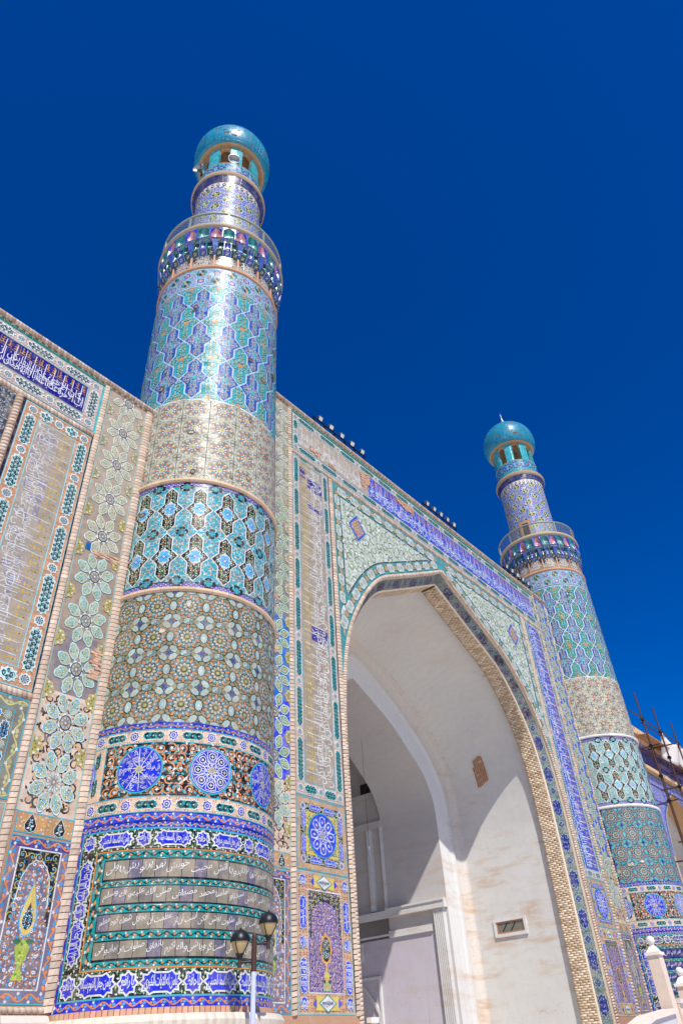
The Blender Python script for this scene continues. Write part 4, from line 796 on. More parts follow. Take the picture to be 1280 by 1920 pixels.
for s in (-1, 1):
    c = Cv(); sel = [i for i in range(len(band_i)) if band_i[i, 1] > 9.5]; zb = band_i[sel[-1], 1]
    outer = [(0, zt), (xo, zt), (xo, zb)]; P = np.r_[outer, band_i[sel][::-1]]*[s, 1]+[MID, 0]; c.poly(P, C(64,146,148), .004)
    fld = np.r_[[(.62, zt-.58), (xo-.48, zt-.58)], [(xo-.48, z) for z in (17, 15.2)], [q for q in band_o[::-1] if q[0] < xo-.5 and q[1] < zt-.66 and q[1] > 14.9]]
    fld = arr([q for q in fld if True]); fp = fld*[s, 1]+[MID, 0]; c.poly(fp, VINE_G, .0055); c.line(np.r_[fp, fp[:1]], .045, BLACK, .0068)
    # vines: branching stems with leaves
    keep = lambda p: inside(grow(fp, -.06), p)
    c.put(m_leaves([LEAF, C(206,212,204), C(176,190,120), C(150,186,186)], 0, 5), grid_T(MID-8.3, 14.5, MID+8.3, 20, .17, .9, .17, keep)+[0, 0, 0, 0, 0, .0064]); c.put(m_scroll(C(44,60,52), LEAF, C(214,216,206), .09), grid_T(MID-8.3, 14.5, MID+8.3, 20, .42, .7, .42, keep)+[0, 0, 0, 0, 0, .0076])
    for k in range(26):
        p = arr([MID+s*random.uniform(1.5, 7.4), random.uniform(15.2, 19.6)]); a = random.uniform(0, 2*PI); pts = [p.copy()]
        for j in range(9): a += random.uniform(-.55, .55); p = p+.15*arr([math.cos(a), math.sin(a)]); pts.append(p.copy())
        pts = arr(pts)
        if keep(pts).all(): c.line(pts, .035, C(46,62,52), .0085, taper=True)
    panel(portal, 'spandrel', c)
    pf = Cv(); xp = MID+s*8.02; q_ = [(0, -.75), (.06, -.5), (.13, -.1), (.16, .25), (.1, .5), (0, .62)]; FP = arr([(xp+x-s*.07*(y+.75), 13.75+y) for x, y in q_]+[(xp-x-s*.07*(y+.75), 13.75+y) for x, y in q_[::-1][1:-1]]); pf.prism(grow(FP, .02), BLACK, .009); pf.poly(FP, C(206,208,200), .0115)
    for k in range(7): a_ = (k-3)*.28; pf.line([(xp, 13.1), (xp+.06*math.sin(a_)-s*.05, 13.5), (xp+.13*math.sin(a_*1.2)-s*.09, 13.8+.35*math.cos(a_))], .014, C(70,90,86), .0125+k*.0001)
    pf.poly(lobed(6, .06, .3, 3)+[xp, 13.15], C(190,170,90), .0138); panel(portal, 'palmette_tile', pf)
    d = Cv(); q = arr([(0, .68), (.2, .45), (.42, .2), (.55, 0), (.42, -.2), (.2, -.45), (0, -.68)]); D_ = np.r_[q, (q*[-1, 1])[::-1][1:-1]]; d.prism(grow(D_, .03), LTURQ, .012); d.poly(D_, ULTRA, .0135); d.poly(grow(D_, -.07), C(150,110,120), .0145); d.put(m_flower(YEL, ULTRA, 6), grid_T(-.4, -.5, .4, .5, .16, 0, .13, lambda p: inside(grow(D_, -.1), p))+[0, 0, 0, 0, 0, .0152]); d.put(m_flower(WHITE, ULTRA, 4), grid_T(-.4, -.5, .4, .5, .16, 0, .06, lambda p: inside(grow(D_, -.1), p))+[.08, .08, 0, 0, 0, .0158])
    obj('lozenge_medallion', mesh_from('lozenge_medallion', d, plane_map, GLAZE_HI), portal, Vector((MID+s*6.7, -.006, 18.65))-P0)
    # border pieces: top, side, and along the arch
    n = 9
    for i in range(n):
        x = .5+(xo-.7)*(i+.5)/n; obj('cushion_tile', softtile(.62, .44, C(188,198,188)), portal, Vector((MID+s*x, -.005, zt-.3))-P0); obj('octagon_tile', octtile(.14), portal, Vector((MID+s*(x-(xo-.7)/n/2), -.005, zt-.3))-P0)
    for i in range(7):
        z = zt-.5-(i+.5)*.8; obj('cushion_tile', softtile(.54, .36, C(188,198,188)), portal, Vector((MID+s*(xo-.24), -.005, z))-P0, (0, PI/2, 0)); obj('octagon_tile', octtile(.13), portal, Vector((MID+s*(xo-.24), -.005, z+.4))-P0)
    for i in range(13):
        u = .55+i*.86
        for uu, me, nm in ((u, softtile(.6, .42, C(190,200,190)), 'cushion_tile'), (u+.43, octtile(.13), 'octagon_tile')):
            q = ARCH.at(np.array([uu]))[0]+ARCH.nrm(np.array([uu]))[0]*.44; t = ARCH.nrm(np.array([uu]))[0]
            if q[0] > xo-.2: continue
            obj(nm, me, portal, Vector((MID+s*q[0], -.005, q[1]))-P0, (0, -math.atan2(-s*t[0], t[1]), 0))
# ---- brick roll along the arch, glazed splay, brick soffit
T = []
for s in (-1, 1):
    for u in np.arange(.04, ARCH.len, .1):
        q = ARCH.at(np.array([u]))[0]+ARCH.nrm(np.array([u]))[0]*.07; t = ARCH.nrm(np.array([u]))[0]; T.append(TR(MID+s*q[0], 0, q[1], math.atan2(-t[1], s*t[0]), .17/.29, .85, 1.2))
bricks(portal, T)
def sheet(name, rows, mat, col=None, parent=portal, smooth=True, whole=False):
    """surface through a list of (curve, y): both halves of the arch"""
    V = []; F = []
    if whole:
        n = 2*len(rows[0][0])-1
        for j, (Q, y) in enumerate(rows):
            k = len(V); V += [(MID-q[0], y, q[1]) for q in Q[:0:-1]]+[(MID+q[0], y, q[1]) for q in Q]
            if j: F += [(k-n+i, k+i, k+i+1, k-n+i+1) for i in range(n-1)]
        return obj(name, pydata(name, V, F, mat, col, smooth), parent, -Vector(parent.location))
    n = len(rows[0][0])
    for s in (-1, 1):
        for j, (Q, y) in enumerate(rows):
            k = len(V); V += [(MID+s*q[0], y, q[1]) for q in Q]
            if j:
                for i in range(n-1):
                    f = (k-n+i, k-n+i+1, k+i+1, k+i); F.append(f if s < 0 else f[::-1])
    return obj(name, pydata(name, V, F, mat, col, smooth), parent, -Vector(parent.location))
SPL = .42
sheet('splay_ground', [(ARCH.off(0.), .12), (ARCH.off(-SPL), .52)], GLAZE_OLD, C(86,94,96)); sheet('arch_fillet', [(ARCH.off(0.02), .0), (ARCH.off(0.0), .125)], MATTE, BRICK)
def splay_map(s):
    L_ = math.hypot(SPL, .4); ux, uy = SPL/L_, .4/L_
    def f(V):
        w = V[:, 1]; q = ARCH.at(V[:, 0])-ARCH.nrm(V[:, 0])*(w*ux+V[:, 2]*uy)[:, None]; return np.c_[s*q[:, 0]+(MID-P0[0]), .12+w*uy-V[:, 2]*ux, q[:, 1]-P0[2]], None
    return f
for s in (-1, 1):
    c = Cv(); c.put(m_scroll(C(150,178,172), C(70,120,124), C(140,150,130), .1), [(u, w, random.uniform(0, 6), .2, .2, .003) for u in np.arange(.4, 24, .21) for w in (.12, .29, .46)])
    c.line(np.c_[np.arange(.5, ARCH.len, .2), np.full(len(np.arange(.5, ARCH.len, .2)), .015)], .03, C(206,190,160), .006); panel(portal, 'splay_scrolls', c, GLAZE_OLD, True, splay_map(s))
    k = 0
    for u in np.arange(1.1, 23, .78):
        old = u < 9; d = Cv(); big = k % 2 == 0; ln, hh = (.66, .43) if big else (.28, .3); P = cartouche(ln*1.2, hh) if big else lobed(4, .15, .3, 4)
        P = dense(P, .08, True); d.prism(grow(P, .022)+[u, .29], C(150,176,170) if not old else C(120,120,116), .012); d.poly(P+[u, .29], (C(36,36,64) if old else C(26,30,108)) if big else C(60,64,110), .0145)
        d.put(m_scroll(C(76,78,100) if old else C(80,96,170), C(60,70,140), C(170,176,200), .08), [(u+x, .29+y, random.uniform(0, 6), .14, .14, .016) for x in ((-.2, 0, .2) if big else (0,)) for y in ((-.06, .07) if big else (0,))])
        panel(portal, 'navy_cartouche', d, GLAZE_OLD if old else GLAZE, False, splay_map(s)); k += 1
# soffit of flat bricks
SOF = ARCH.off(-SPL); sheet('soffit', [(SOF, .52), (SOF, 1.32)], MATTE, C(112,86,62))
sheet('arris_bead', [(ARCH.off(-SPL+.045), .475), (ARCH.off(-SPL-.012), .5), (ARCH.off(-SPL-.014), .545)], STONEM, C(222,200,176))
soff = Path(SOF[2:]); T = []
SBV, SBF = [(x, y, z) for z in (-.018, .007) for y in (-.13, .13) for x in (-.0395, .0395)], [(0, 2, 3, 1), (4, 5, 7, 6), (0, 1, 5, 4), (2, 6, 7, 3), (0, 4, 6, 2), (1, 3, 7, 5)]
for s in (-1, 1):
    for j, u in enumerate(np.arange(.06, soff.len-.05, .088)):
        q = soff.at(np.array([u]))[0]; t = soff.nrm(np.array([u]))[0]
        for y in (.655, .92, 1.185) if j % 2 else (.588, .788, 1.052, 1.25):
            ln = 1.01 if j % 2 or .7 < y < 1.2 else .5
            T.append(Matrix.Translation((MID+s*q[0], y, q[1])) @ Matrix.Rotation(-math.atan2(t[1], s*t[0])+PI/2+PI, 4, 'Y') @ Matrix.Diagonal((1, ln*.99, random.uniform(.75, 1.2), 1)))
merge('soffit_brickwork', SBV, SBF, [Matrix.Translation(-P0) @ t for t in T], MATTE, [C(202,180,152), C(190,166,138), C(210,190,164), C(178,154,126)], portal)
b = Mb(); 
sheet('soffit_edge', [(SOF, 1.32), (ARCH.off(-.1), 1.36)], MATTE, BRICK)
# ------------------------------------------------------------------ inside the arch: plastered vault, rib, inner hall
def resample(Q, n=120, zs=10.):
    Q = arr(Q); d = np.r_[0, np.cumsum(np.linalg.norm(np.diff(Q, axis=0), axis=1))]; k = np.argmax(Q[:, 1] <= zs); k = k if k else len(Q)-1
    ds = np.interp(zs, Q[[k, k-1], 1], d[[k, k-1]]); t = np.r_[np.linspace(0, ds, n*6//10), np.linspace(ds, d[-1], n-n*6//10+1)[1:]]
    return np.c_[np.interp(t, d, Q[:, 0]), np.interp(t, d, Q[:, 1])]
INNER = arr([(0, 16.0), (.98, 15.5), (2.88, 14.46), (4.22, 13.41), (5.28, 12.48), (5.82, 11.6), (6.04, 10.8), (6.08, 9.8), (6.08, 6), (6.08, GROUND)])
GROOVE = arr([(0, 17.55), (1.3, 16.9), (3.3, 15.75), (4.9, 14.6), (6.15, 13.4), (6.9, 12.2), (7.22, 11.0), (7.3, 9.8), (7.3, 6), (7.3, GROUND)])
vq = resample(ARCH.off(-.2)); gq = resample(smooth_path(GROOVE)); iq = resample(smooth_path(INNER))
vn = np.gradient(gq, axis=0); vn /= np.linalg.norm(vn, axis=1)[:, None]; vn = np.c_[-vn[:, 1], vn[:, 0]]; vn = np.where(vn[:, :1] < 0, -vn, vn); vb = gq+vn*.7; vb[0] = vb[0]*[0, 1]+[0, .3]; vb[:, 0] = np.maximum(vb[:, 0], 0)
def soften(Q, w):      # round off the point of the vault behind the front arch
    F_ = np.r_[Q[:0:-1]*[-1, 1], Q]; k = np.exp(-np.linspace(-2, 2, 2*w+1)**2); k /= k.sum(); G_ = np.c_[np.convolve(np.pad(F_[:, 0], w, 'edge'), k, 'valid'), np.convolve(np.pad(F_[:, 1], w, 'edge'), k, 'valid')]; R_ = G_[len(Q)-1:].copy(); R_[0, 0] = 0; m_ = len(Q)*6//10; R_[m_:] = Q[m_:]; return R_
vb = soften(vb, 9); gq = soften(gq, 7); vq1 = soften(vq, 5); vq2 = soften(vq, 8)
mix_ = lambda t: vq+(vb-vq)*t
sheet('plaster_vault', [(vq, 1.30), (vq1, 1.7), (vq2+(vb-vq2)*.05, 2.2), (vq2+(vb-vq2)*.15, 2.9), (vq2+(vb-vq2)*.42, 4.0), (vq2+(vb-vq2)*.75, 5.0), (vb, 5.72)], PLASTER, whole=True)
rows = [(vb, 5.72)]
for k in range(1, 7): a = k/6; w = 1-math.cos(a*PI/2); rows.append((vb+(gq-vb)*w, 5.72+.3*math.sin(a*PI/2)))
STAIN = plaster_mat('stained_plaster', C(212,202,190), .95)
sheet('stained_cove', rows, STAIN, whole=True)
WHITEP = plaster_mat('fresh_plaster', C(218,216,212), .45)
T_ = [(gq, 6.02)]
for k, dy in enumerate((-.07, 0, -.07, 0, -.06, 0)): T_.append((gq+(iq-gq)*(.03+.035*k), 6.0+dy))
sheet('grooved_moulding', T_, WHITEP, smooth=False)
sheet('rib_face', [(gq+(iq-gq)*.205, 6.0), (iq, 6.0)], WHITEP, whole=True)
GREYP = plaster_mat('hall_plaster', C(194,189,186), .5)
iq2 = iq*[.995, 1]; sheet('inner_vault', [(iq, 6.0), (iq, 7.2), (iq, 8.4), (iq, 9.5)], GREYP, whole=True)
# the hall beyond: taller and closed at the back
b = Mb(); XR, XL = MID+6.08, MID-6.08
far_q = resample(smooth_path(arr([(0, 19), (2, 18.6), (4, 17.5), (5.4, 15.8), (6.3, 13.6), (6.5, 11.6), (6.5, 10.7), (6.5, 6), (6.5, GROUND)])))
sheet('back_vault', [(iq, 9.5), (far_q, 9.52), (far_q, 12.6)], GREYP)
b.box(MID-6.6, 12.6, GROUND, MID+6.6, 12.8, 19.2); obj('back_wall', b.mesh('back_wall', GREYP), portal, -P0)
def solid(name, boxes, mat, col=None, parent=portal):
    b = Mb()
    for q in boxes: b.box(*q)
    return obj(name, b.mesh(name, mat, col), parent, -Vector(parent.location))
XW = XR   # face of the right-hand wall of the hall
solid('cornice', [(XW-.28, 6.02, 6.36, XW+.02, 12.6, 6.66), (XW-.33, 6.02, 6.66, XW+.02, 9.45, 6.74)], WHITEP)
solid('upper_beam', [(XW-.12, 9.5, 10.6, XW+.45, 12.6, 10.95)], GREYP)
solid('gallery_beam', [(XW-.1, 9.6, 12.3, XW+.45, 12.6, 12.5)], GREYP)
solid('gallery_parapet', [(XW+.18, 9.5, 10.95, XW+.45, 12.6, 12.3)], GREYP)
b = Mb(); b.box(XW+.3, 10.35, 12.5, XW+.34, 11.0, 14.3); obj('dark_doorway', b.mesh('dark_doorway', DARKIN), portal, -P0)
for y0, y1, z0, z1 in ((9.48, 9.62, 6.74, 10.6), (10.2, 10.5, 6.74, 10.6)): solid('pilaster', [(XW-.1, y0, z0, XW+.45, y1, z1), (XW-.14, y0+.05, z0, XW-.1, y1-.05, z1)], WHITEP)
solid('upper_panel', [(XW+.08, 9.62, 6.6, XW+.45, 12.6, 10.6)], GREYP)
# fluted pilaster below the cornice
bx = [(XW-.16, 6.15, GROUND, XW+.02, 6.72, 6.36)]
solid('fluted_pilaster', bx+[(XW-.2, 6.18+.1*k, GROUND, XW-.16, 6.22+.1*k, 6.3) for k in range(6)], WHITEP)
LILACP = plaster_mat('lower_wall_plaster', C(198,190,200), .35)
solid('wall_frame', [(XW-.1, 6.95, 5.5, XW+.01, 9.5, 5.78), (XW-.1, 9.5, 5.6, XW+.01, 12.6, 5.68)], WHITEP)
solid('lower_wall', [(XW-.012, 6.72, GROUND, XW+.0, 12.6, 5.5)], LILACP)
# niche frame with a pointed arch in relief
solid('niche_frame', [(XW-.11, 10.22, GROUND, XW-.01, 10.34, 4.02), (XW-.1, 10.35, 3.9, XW-.01, 12.6, 4.02)], WHITEP)
P = smooth_path(arr([(11.9, 3.85), (11.3, 3.62), (10.85, 3.15), (10.5, 2.7), (10.4, 2.1), (10.38, GROUND)]), 8); V = []; F = []
for i, (y, z) in enumerate(P):
    t = P[min(i+1, len(P)-1)]-P[max(i-1, 0)]; t /= np.linalg.norm(t); nn = arr([t[1], -t[0]])*.06; V += [(XW-.11, y-nn[0], z-nn[1]), (XW-.11, y+nn[0], z+nn[1]), (XW-.01, y-nn[0], z-nn[1]), (XW-.01, y+nn[0], z+nn[1])]
    if i:
        k = 4*i
        for a, b2 in ((0, 1), (1, 3), (2, 0)): F.append((k-4+a, k-4+b2, k+b2, k+a))
obj('arch_moulding', pydata('arch_moulding', V, F, WHITEP), portal, -P0)
# small windows: one in the vault's right wall, one inside
def window(y0, y1, z0, z1, X):
    o = solid('window', [(X-.07, y0-.13, z0-.13, X, y1+.13, z0), (X-.07, y0-.13, z1, X, y1+.13, z1+.13), (X-.07, y0-.13, z0, X, y0, z1), (X-.07, y1, z0, X, y1+.13, z1)], WHITEP)
    def sub(n, bx, mat):
        b = Mb()
        for q in bx: b.box(*q)
        return obj(n, b.mesh(n, mat), o)
    sub('frame', [(X-.03, y0, z0, X+.02, y1, z0+.06), (X-.03, y0, z1-.06, X+.02, y1, z1), (X-.03, y0, z0+.06, X+.02, y0+.06, z1-.06), (X-.03, y1-.06, z0+.06, X+.02, y1, z1-.06)], BROWN); sub('pane', [(X-.012, y0+.06, z0+.06, X-.006, y1-.06, z1-.06)], GLASSD)
    b = Mb(); L_ = y1-y0
    for k in (.3, .6): b.tube((X-.02, y0+L_*(k+.2), z0+.08), (X-.02, y0+L_*k, z1-.08), .022, n=6)
    obj('grille', b.mesh('grille', DARKMETAL), o); return o
window(3.2, 4.65, 5.17, 5.66, MID+8.0); window(11.35, 12.2, 4.8, 5.3, XW)
# patch of fallen plaster showing the battens beneath
b = Mb()
def on_vault(u, y): return None
uv0 = 0
def vault_path(y): t_ = float(np.interp(y, [2.2, 2.9, 4.0, 5.0], [.05, .15, .42, .75])); return Path((vq2+(vb-vq2)*t_)[1:]); 
for k in range(6):
    for j in range(5):
        if random.random() < .12: continue
        u0 = 9.35+j*.27+random.uniform(-.05, .05); y = 3.55+k*.12; vp = vault_path(y+.05); q = vp.at(np.array([u0]))[0]; t = vp.at(np.array([u0+.24]))[0]; d = .045; nn = vp.nrm(np.array([u0]))[0]
        b.add([(MID+q[0]-nn[0]*d, y, q[1]-nn[1]*d), (MID+q[0]-nn[0]*d, y+.1, q[1]-nn[1]*d), (MID+t[0]-nn[0]*d, y+.1, t[1]-nn[1]*d), (MID+t[0]-nn[0]*d, y, t[1]-nn[1]*d)], [(0, 1, 2, 3)])
obj('fallen_plaster_patch', b.mesh('fallen_plaster_patch', BROWN), portal, -P0)
# cracks along the cove
b = Mb(); vc = Path(vb[2:])
for k in range(26):
    u = 1.5+k*.36+random.uniform(-.08, .08); ln = random.uniform(.08, .3)
    if random.random() < .3: continue
    q, t = vc.at(np.array([u]))[0], vc.at(np.array([u+ln]))[0]; nn = vc.nrm(np.array([u]))[0]*.012; y = 5.55+random.uniform(-.03, .03); w = random.uniform(.008, .02)
    b.add([(MID+q[0]-nn[0], y, q[1]-nn[1]), (MID+q[0]-nn[0], y+w, q[1]-nn[1]), (MID+t[0]-nn[0], y+w, t[1]-nn[1]), (MID+t[0]-nn[0], y, t[1]-nn[1])], [(0, 1, 2, 3)])
stuff(obj('plaster_cracks', b.mesh('plaster_cracks', BROWN), portal, -P0))
# ------------------------------------------------------------------ minarets
R0 = 2.5
def Rz(z): return R0*(1-.0012*(z-1.64))
DOME = glaze_mat('turquoise_dome_tile', rough=.3, tile=.2, tilt=.09, wear=.16, spec=.35, wob=.6); UVMATS.append(DOME)
def lathe_me(name, prof, mat, col, n=96, smooth=True):
    b = Mb(); b.lathe(prof, n); return cached(('lathe', name, str(prof)), lambda: b.mesh(name, mat, col, smooth))
def minaret(name, label, X, far):
    t = thing(name, label, 'minaret', (X, TOWER_Y, GROUND), group='pair of minarets'); G = GROUND
    L = lambda name, prof, mat, col, n=96: obj(name, lathe_me(name, [(r, z-G) for r, z in prof], mat, col, n), t)
    def cyl(name, key, fn, R, mat=None, kind=False, parent=t, th=0., z=0.):
        me = cached((name, key), lambda: mesh_from(name, fn(), cyl_map(R), mat or GLAZE)); o = obj(name, me, parent, (0, 0, z-G if parent is t else z), (0, 0, th)); return stuff(o) if kind else o
    TH0 = rad(-127.3) if not far else rad(-161)
    A0, A1 = -PI-.03, .03      # lower part: the half that stands proud of the wall
    L('shaft', [(R0-.02, G), (R0-.02, 7), (Rz(10.5)-.02, 10.5), (Rz(14.3)-.02, 14.3), (Rz(17.7)-.02, 17.7), (Rz(25.3)-.02, 25.3), (2.3, 26.3), (2.3, 28.0)], MATTE, C(150,126,104))
    # ---- foot
    n = 26
    for i in range(n):
        def mk():
            b = Mb(); w = PI/n*.985; b.lathe([(2.5, .0), (2.72, .0), (2.74, .3), (2.76, .42), (2.7, .52), (2.5, .535)], 4, a0=-w, a1=w); return b.mesh('plinth_stone', STONEM, STONE)
        a = -PI+(i+.5)*PI/n*1.0
        obj('plinth_stone', cached('plst', mk), t, (0, 0, 1.09-G), (0, 0, a), (1, 1, 1))
    L('plinth_base', [(2.62, G), (2.62, 1.08), (2.5, 1.09)], STONEM, C(190,176,156))
    def bricks_ring():
        c = Cv(); n = 74
        for i in range(n): a = A0*R0+(A1-A0)*R0*i/n; c.prism([(a, 0), (a+.095, 0), (a+.095, .105), (a, .105)], tuple(q*random.uniform(.9, 1.12) for q in C(196,152,124)), .03)
        return c
    cyl('brick_course', 'foot', bricks_ring, R0, MATTE, True, z=1.615)
    # ---- inscription panel
    def insc():
        c = Cv(); a, b = A0*R0, A1*R0
        for q in slice_u([(a, 1.72), (b, 1.72), (b, 5.08), (a, 5.08)], .11): c.poly(q, BLACK, .002)
        def sb(x0, x1, y0, y1, g, s, l, f, v=False):
            for q in slice_u([(x0, y0), (x1, y0), (x1, y1), (x0, y1)], .11): c.poly(q, g, .005)
            d = Cv(); scroll_band(d, x0, x1, y0, y1, g, s, l, f, .006, v); V_, L_, S_, C_ = d.flat(); d2 = Cv(); k = S_[0]; d2.raw(V_[4:], L_[4:]-4, S_[1:], C_[1:]); c.put(d2, (0, 0))
        e = .34; sb(a+e, b-e, 1.72, 1.875, C(26,40,190), ORANGE, C(60,150,205), WHITE); sb(a+e, b-e, 4.91, 5.07, C(30,54,190), ORANGE, C(60,150,205), WHITE); sb(a+e, b-e, 4.78, 4.89, C(26,40,170), C(206,150,110), TURQ, WHITE)
        sb(a+e-.02, a+e+.15, 1.73, 4.78, C(36,44,170), C(200,130,90), C(60,150,205), WHITE, True); sb(b-e-.15, b-e+.02, 1.73, 4.78, C(36,44,170), C(200,130,90), C(60,150,205), WHITE, True)
        c2 = Cv()
        def hline(y, w, col, x0, x1, h=.0085): c2.line(dense([(x0, y), (x1, y)], .11), w, col, h)
        x0, x1 = a+e+.17, b-e-.17
        for y in (1.89, 4.765): hline(y, .03, TURQ, x0-.02, x1+.02)
        for x in (x0, x1): c2.line([(x, 1.89), (x, 4.77)], .03, TURQ, .0085)
        for y in (2.33, 4.36): hline(y, .025, ORANGE, x0+.42, x1-.42)
        for x in (x0+.42, x1-.42): c2.line([(x, 2.33), (x, 4.36)], .028, ORANGE, .0085)
        c.put(c2, (0, 0))
        # green and white tendrils on the black ground
        mo = m_scroll(C(90,150,90), C(180,190,160), WHITE, .1)
        c.put(mo, np.r_[band_T(x0, x1, 2.0, .17, .16), band_T(x0, x1, 2.24, .17, .16), band_T(x0, x1, 4.46, .17, .16), band_T(x0, x1, 4.68, .17, .16), vband_T(2.35, 4.35, x0+.08, .17, .16), vband_T(2.35, 4.35, x0+.34, .17, .16), vband_T(2.35, 4.35, x1-.08, .17, .16)]+[0, 0, 0, 0, 0, .0045])
        for y0, y1 in ((2.345, 2.46), (2.80, 2.93), (3.25, 3.38), (3.71, 3.81), (4.21, 4.345)):
            sb(x0+.44, x1-.44, y0, y1, C(12,140,138), C(14,30,34), ORANGE, C(206,206,200))
            hline(y0-.005, .022, ORANGE, x0+.44, x1-.44, .0095); hline(y1+.005, .022, ORANGE, x0+.44, x1-.44, .0095)
        sb(x0+.44, x0+.62, 2.36, 4.33, C(12,140,138), C(14,30,34), ORANGE, C(206,206,200), True); sb(x1-.62, x1-.44, 2.36, 4.33, C(12,140,138), C(14,30,34), ORANGE, C(206,206,200), True)
        c3 = Cv(); 
        for y in (2.33, 4.36): c3.line(dense([(x0+.42, y), (x1-.42, y)], .11), .024, ORANGE, .0098)
        c.put(c3, (0, 0)); return c
    ip = cyl('inscription_panel', 'insc', insc, R0, GLAZE)
    # dark tiles with a line of writing each
    a, b2 = A0*R0+1.15, A1*R0-1.15; rows = ((2.50, 2.775, 'که پس از تحیت آن ذکر حق بر زبان و سپاس او بجانی این محلی است گر ویا شی و اله اکرم باتفاق صلوات بر بیاد و قی'), (2.955, 3.225, 'برای این عالم ناسوت چنانچه مشعل مهر و مه نور ده است برای عالم ملکوت روشن افکن است آن از عظمت آن بجلال شعله کوه معلم'), (3.41, 3.69, 'سپاس و ستایش گویند و درود بر پیغمبر گزینش سیدنا و امامنا محمد مصطفی صلی الله علیه و آله وسلم'), (3.85, 4.175, 'با رحمت خود غبار کین را از صفحه دلها بزداید و با آتش محبت خویش نهد پرتو رش یا ولی'))
    nt_ = 22; tw = (b2-a)/nt_
    for ri, (y0, y1, s) in enumerate(rows):
        for i in range(nt_):
            v = (i*7+ri*3) % 5
            def mk():
                c = Cv(); col = (C(126,118,104), C(134,126,110), C(114,106,100), C(100,94,114), C(130,122,106))[v]
                if far: col = C(34,28,110)
                for q in slice_u([(-tw/2+.006, -(y1-y0)/2), (tw/2-.006, -(y1-y0)/2), (tw/2-.006, (y1-y0)/2), (-tw/2+.006, (y1-y0)/2)], .11): c.prism(q, col, .014)
                return c
            th = (a+(i+.5)*tw)/R0; cyl('text_tile', (v, round(y1-y0, 3), far), mk, R0, GLAZE_OLD if not far else GLAZE, False, ip, th, (y0+y1)/2)
        def mk2():
            c = Cv(); nastaliq(c, s, a+.06, y0+.02, b2-.06, y1-.01, C(222,220,214), .0155, -.004); return c
        cyl('lettering', ('row', ri), mk2, R0, GLAZE, True, ip)
    # blue cartouches with white rims and lettering
    names = ['یامن جعل الشمس سراجا', 'یا نافع', 'یامن جعل القمر نورا', 'یا رافع', 'یامن جعل النوم سباتا', 'یا حافظ', 'یامن له الایات الکبری', 'یامن له الاسماء الحسنی', 'یا باسط', 'یامن جعل السماء بناء']
    def cart(txt, w, h):
        def mk():
            c = Cv(); P = dense(cartouche(w, h) if w > h*1.2 else star(8, h*.52, h*.4), .09, True); c.prism(P, WHITE, .013)
            Q = grow(P, -.03); c.poly(Q, C(24,36,186), .0155) if w < .5 else [c.poly(q, C(24,36,186), .0155) for q in slice_u(grow(cartouche(w, h), -.03), .12)]
            write(c, txt, -w*.36, -h*.28, w*.36, h*.3, WHITE, .0178, bold=.016); return c
        return mk
    # the rim outline of a wide piece follows the curve in strips
    def cart2(txt, w, h):
        def mk():
            c = Cv(); O = cartouche(w, h) if w > h*1.2 else star(8, h*.52, h*.4)
            for q in slice_u(O, .12): c.prism(q, WHITE, .013)
            for q in slice_u(grow(O, -.03), .12): c.poly(q, C(24,36,186) if not far else C(44,36,120), .0155)
            write(c, txt, -w*.36, -h*.28, w*.36, h*.3, WHITE, .0178, bold=.016); return c
        return mk
    x0, x1 = A0*R0+.51, A1*R0-.51
    for zc, hh in ((2.1, .40), (4.57, .34)):
        x = x0+.21; k = 0; obj_th = []
        seq = []; xx = x0+.2
        while xx < x1-.3:
            wd = .34 if k % 2 == 0 else .82; wd = min(wd, x1-xx); seq.append((xx+(wd/2 if k else 0), wd, names[(0, 2, 4, 6, 7, 9)[(k//2+int(zc)) % 6]] if k % 2 else names[(1, 3, 5, 8)[(k//2) % 4]])); xx += wd*(1 if k else .5)+.015; k += 1
        for xc, wd, s in seq: cyl('cartouche_tile', (s, round(wd, 2), hh, far), cart2(s, wd, hh), R0, GLAZE, False, t, xc/R0, zc)
    for xc in (x0+.21, x1-.21):
        def vc():
            c = Cv(); O = cartouche(.86, .36)[:, ::-1]*[1, 1]
            for q in slice_u(O, .12): c.prism(q, WHITE, .013)
            for q in slice_u(grow(O, -.03), .12): c.poly(q, C(24,36,186), .0155)
            write(c, 'یامن جعل اللیل لباسا', -.11, -.32, .12, .32, WHITE, .0178, 1, .016); return c
        for zc in (2.83, 3.86): cyl('cartouche_tile', 'vert', vc, R0, GLAZE, False, t, xc/R0, zc)
        cyl('cartouche_tile', 'vs', cart2('یا واسع', .34, .34), R0, GLAZE, False, t, xc/R0, 3.345)
    # ---- medallion band
    def medband():
        c = Cv(); a, b = A0*R0+.3, A1*R0-.3
        for q in slice_u([(a-.28, 5.08), (b+.28, 5.08), (b+.28, 7.02), (a-.28, 7.02)], .11): c.poly(q, C(30,50,170), .002)
        for q in slice_u([(a+.12, 5.09), (b-.12, 5.09), (b-.12, 6.86), (a+.12, 6.86)], .11): c.poly(q, C(212,178,148), .0045)
        for q in slice_u([(a+.46, 5.41), (b-.46, 5.41), (b-.46, 6.56), (a+.46, 6.56)], .11): c.poly(q, BLACK, .0065)
        for y, w, cc in ((5.09, .02, TURQ), (6.855, .02, TURQ), (5.405, .02, TURQ), (6.565, .02, TURQ)): c.line(dense([(a+.12, y), (b-.12, y)], .11), w, cc, .0085)
        for x in (a+.46, b-.46): c.line([(x, 5.41), (x, 6.56)], .02, TURQ, .0085)
        for x in (a+.12, b-.12): c.line([(x, 5.1), (x, 6.86)], .02, TURQ, .0085)
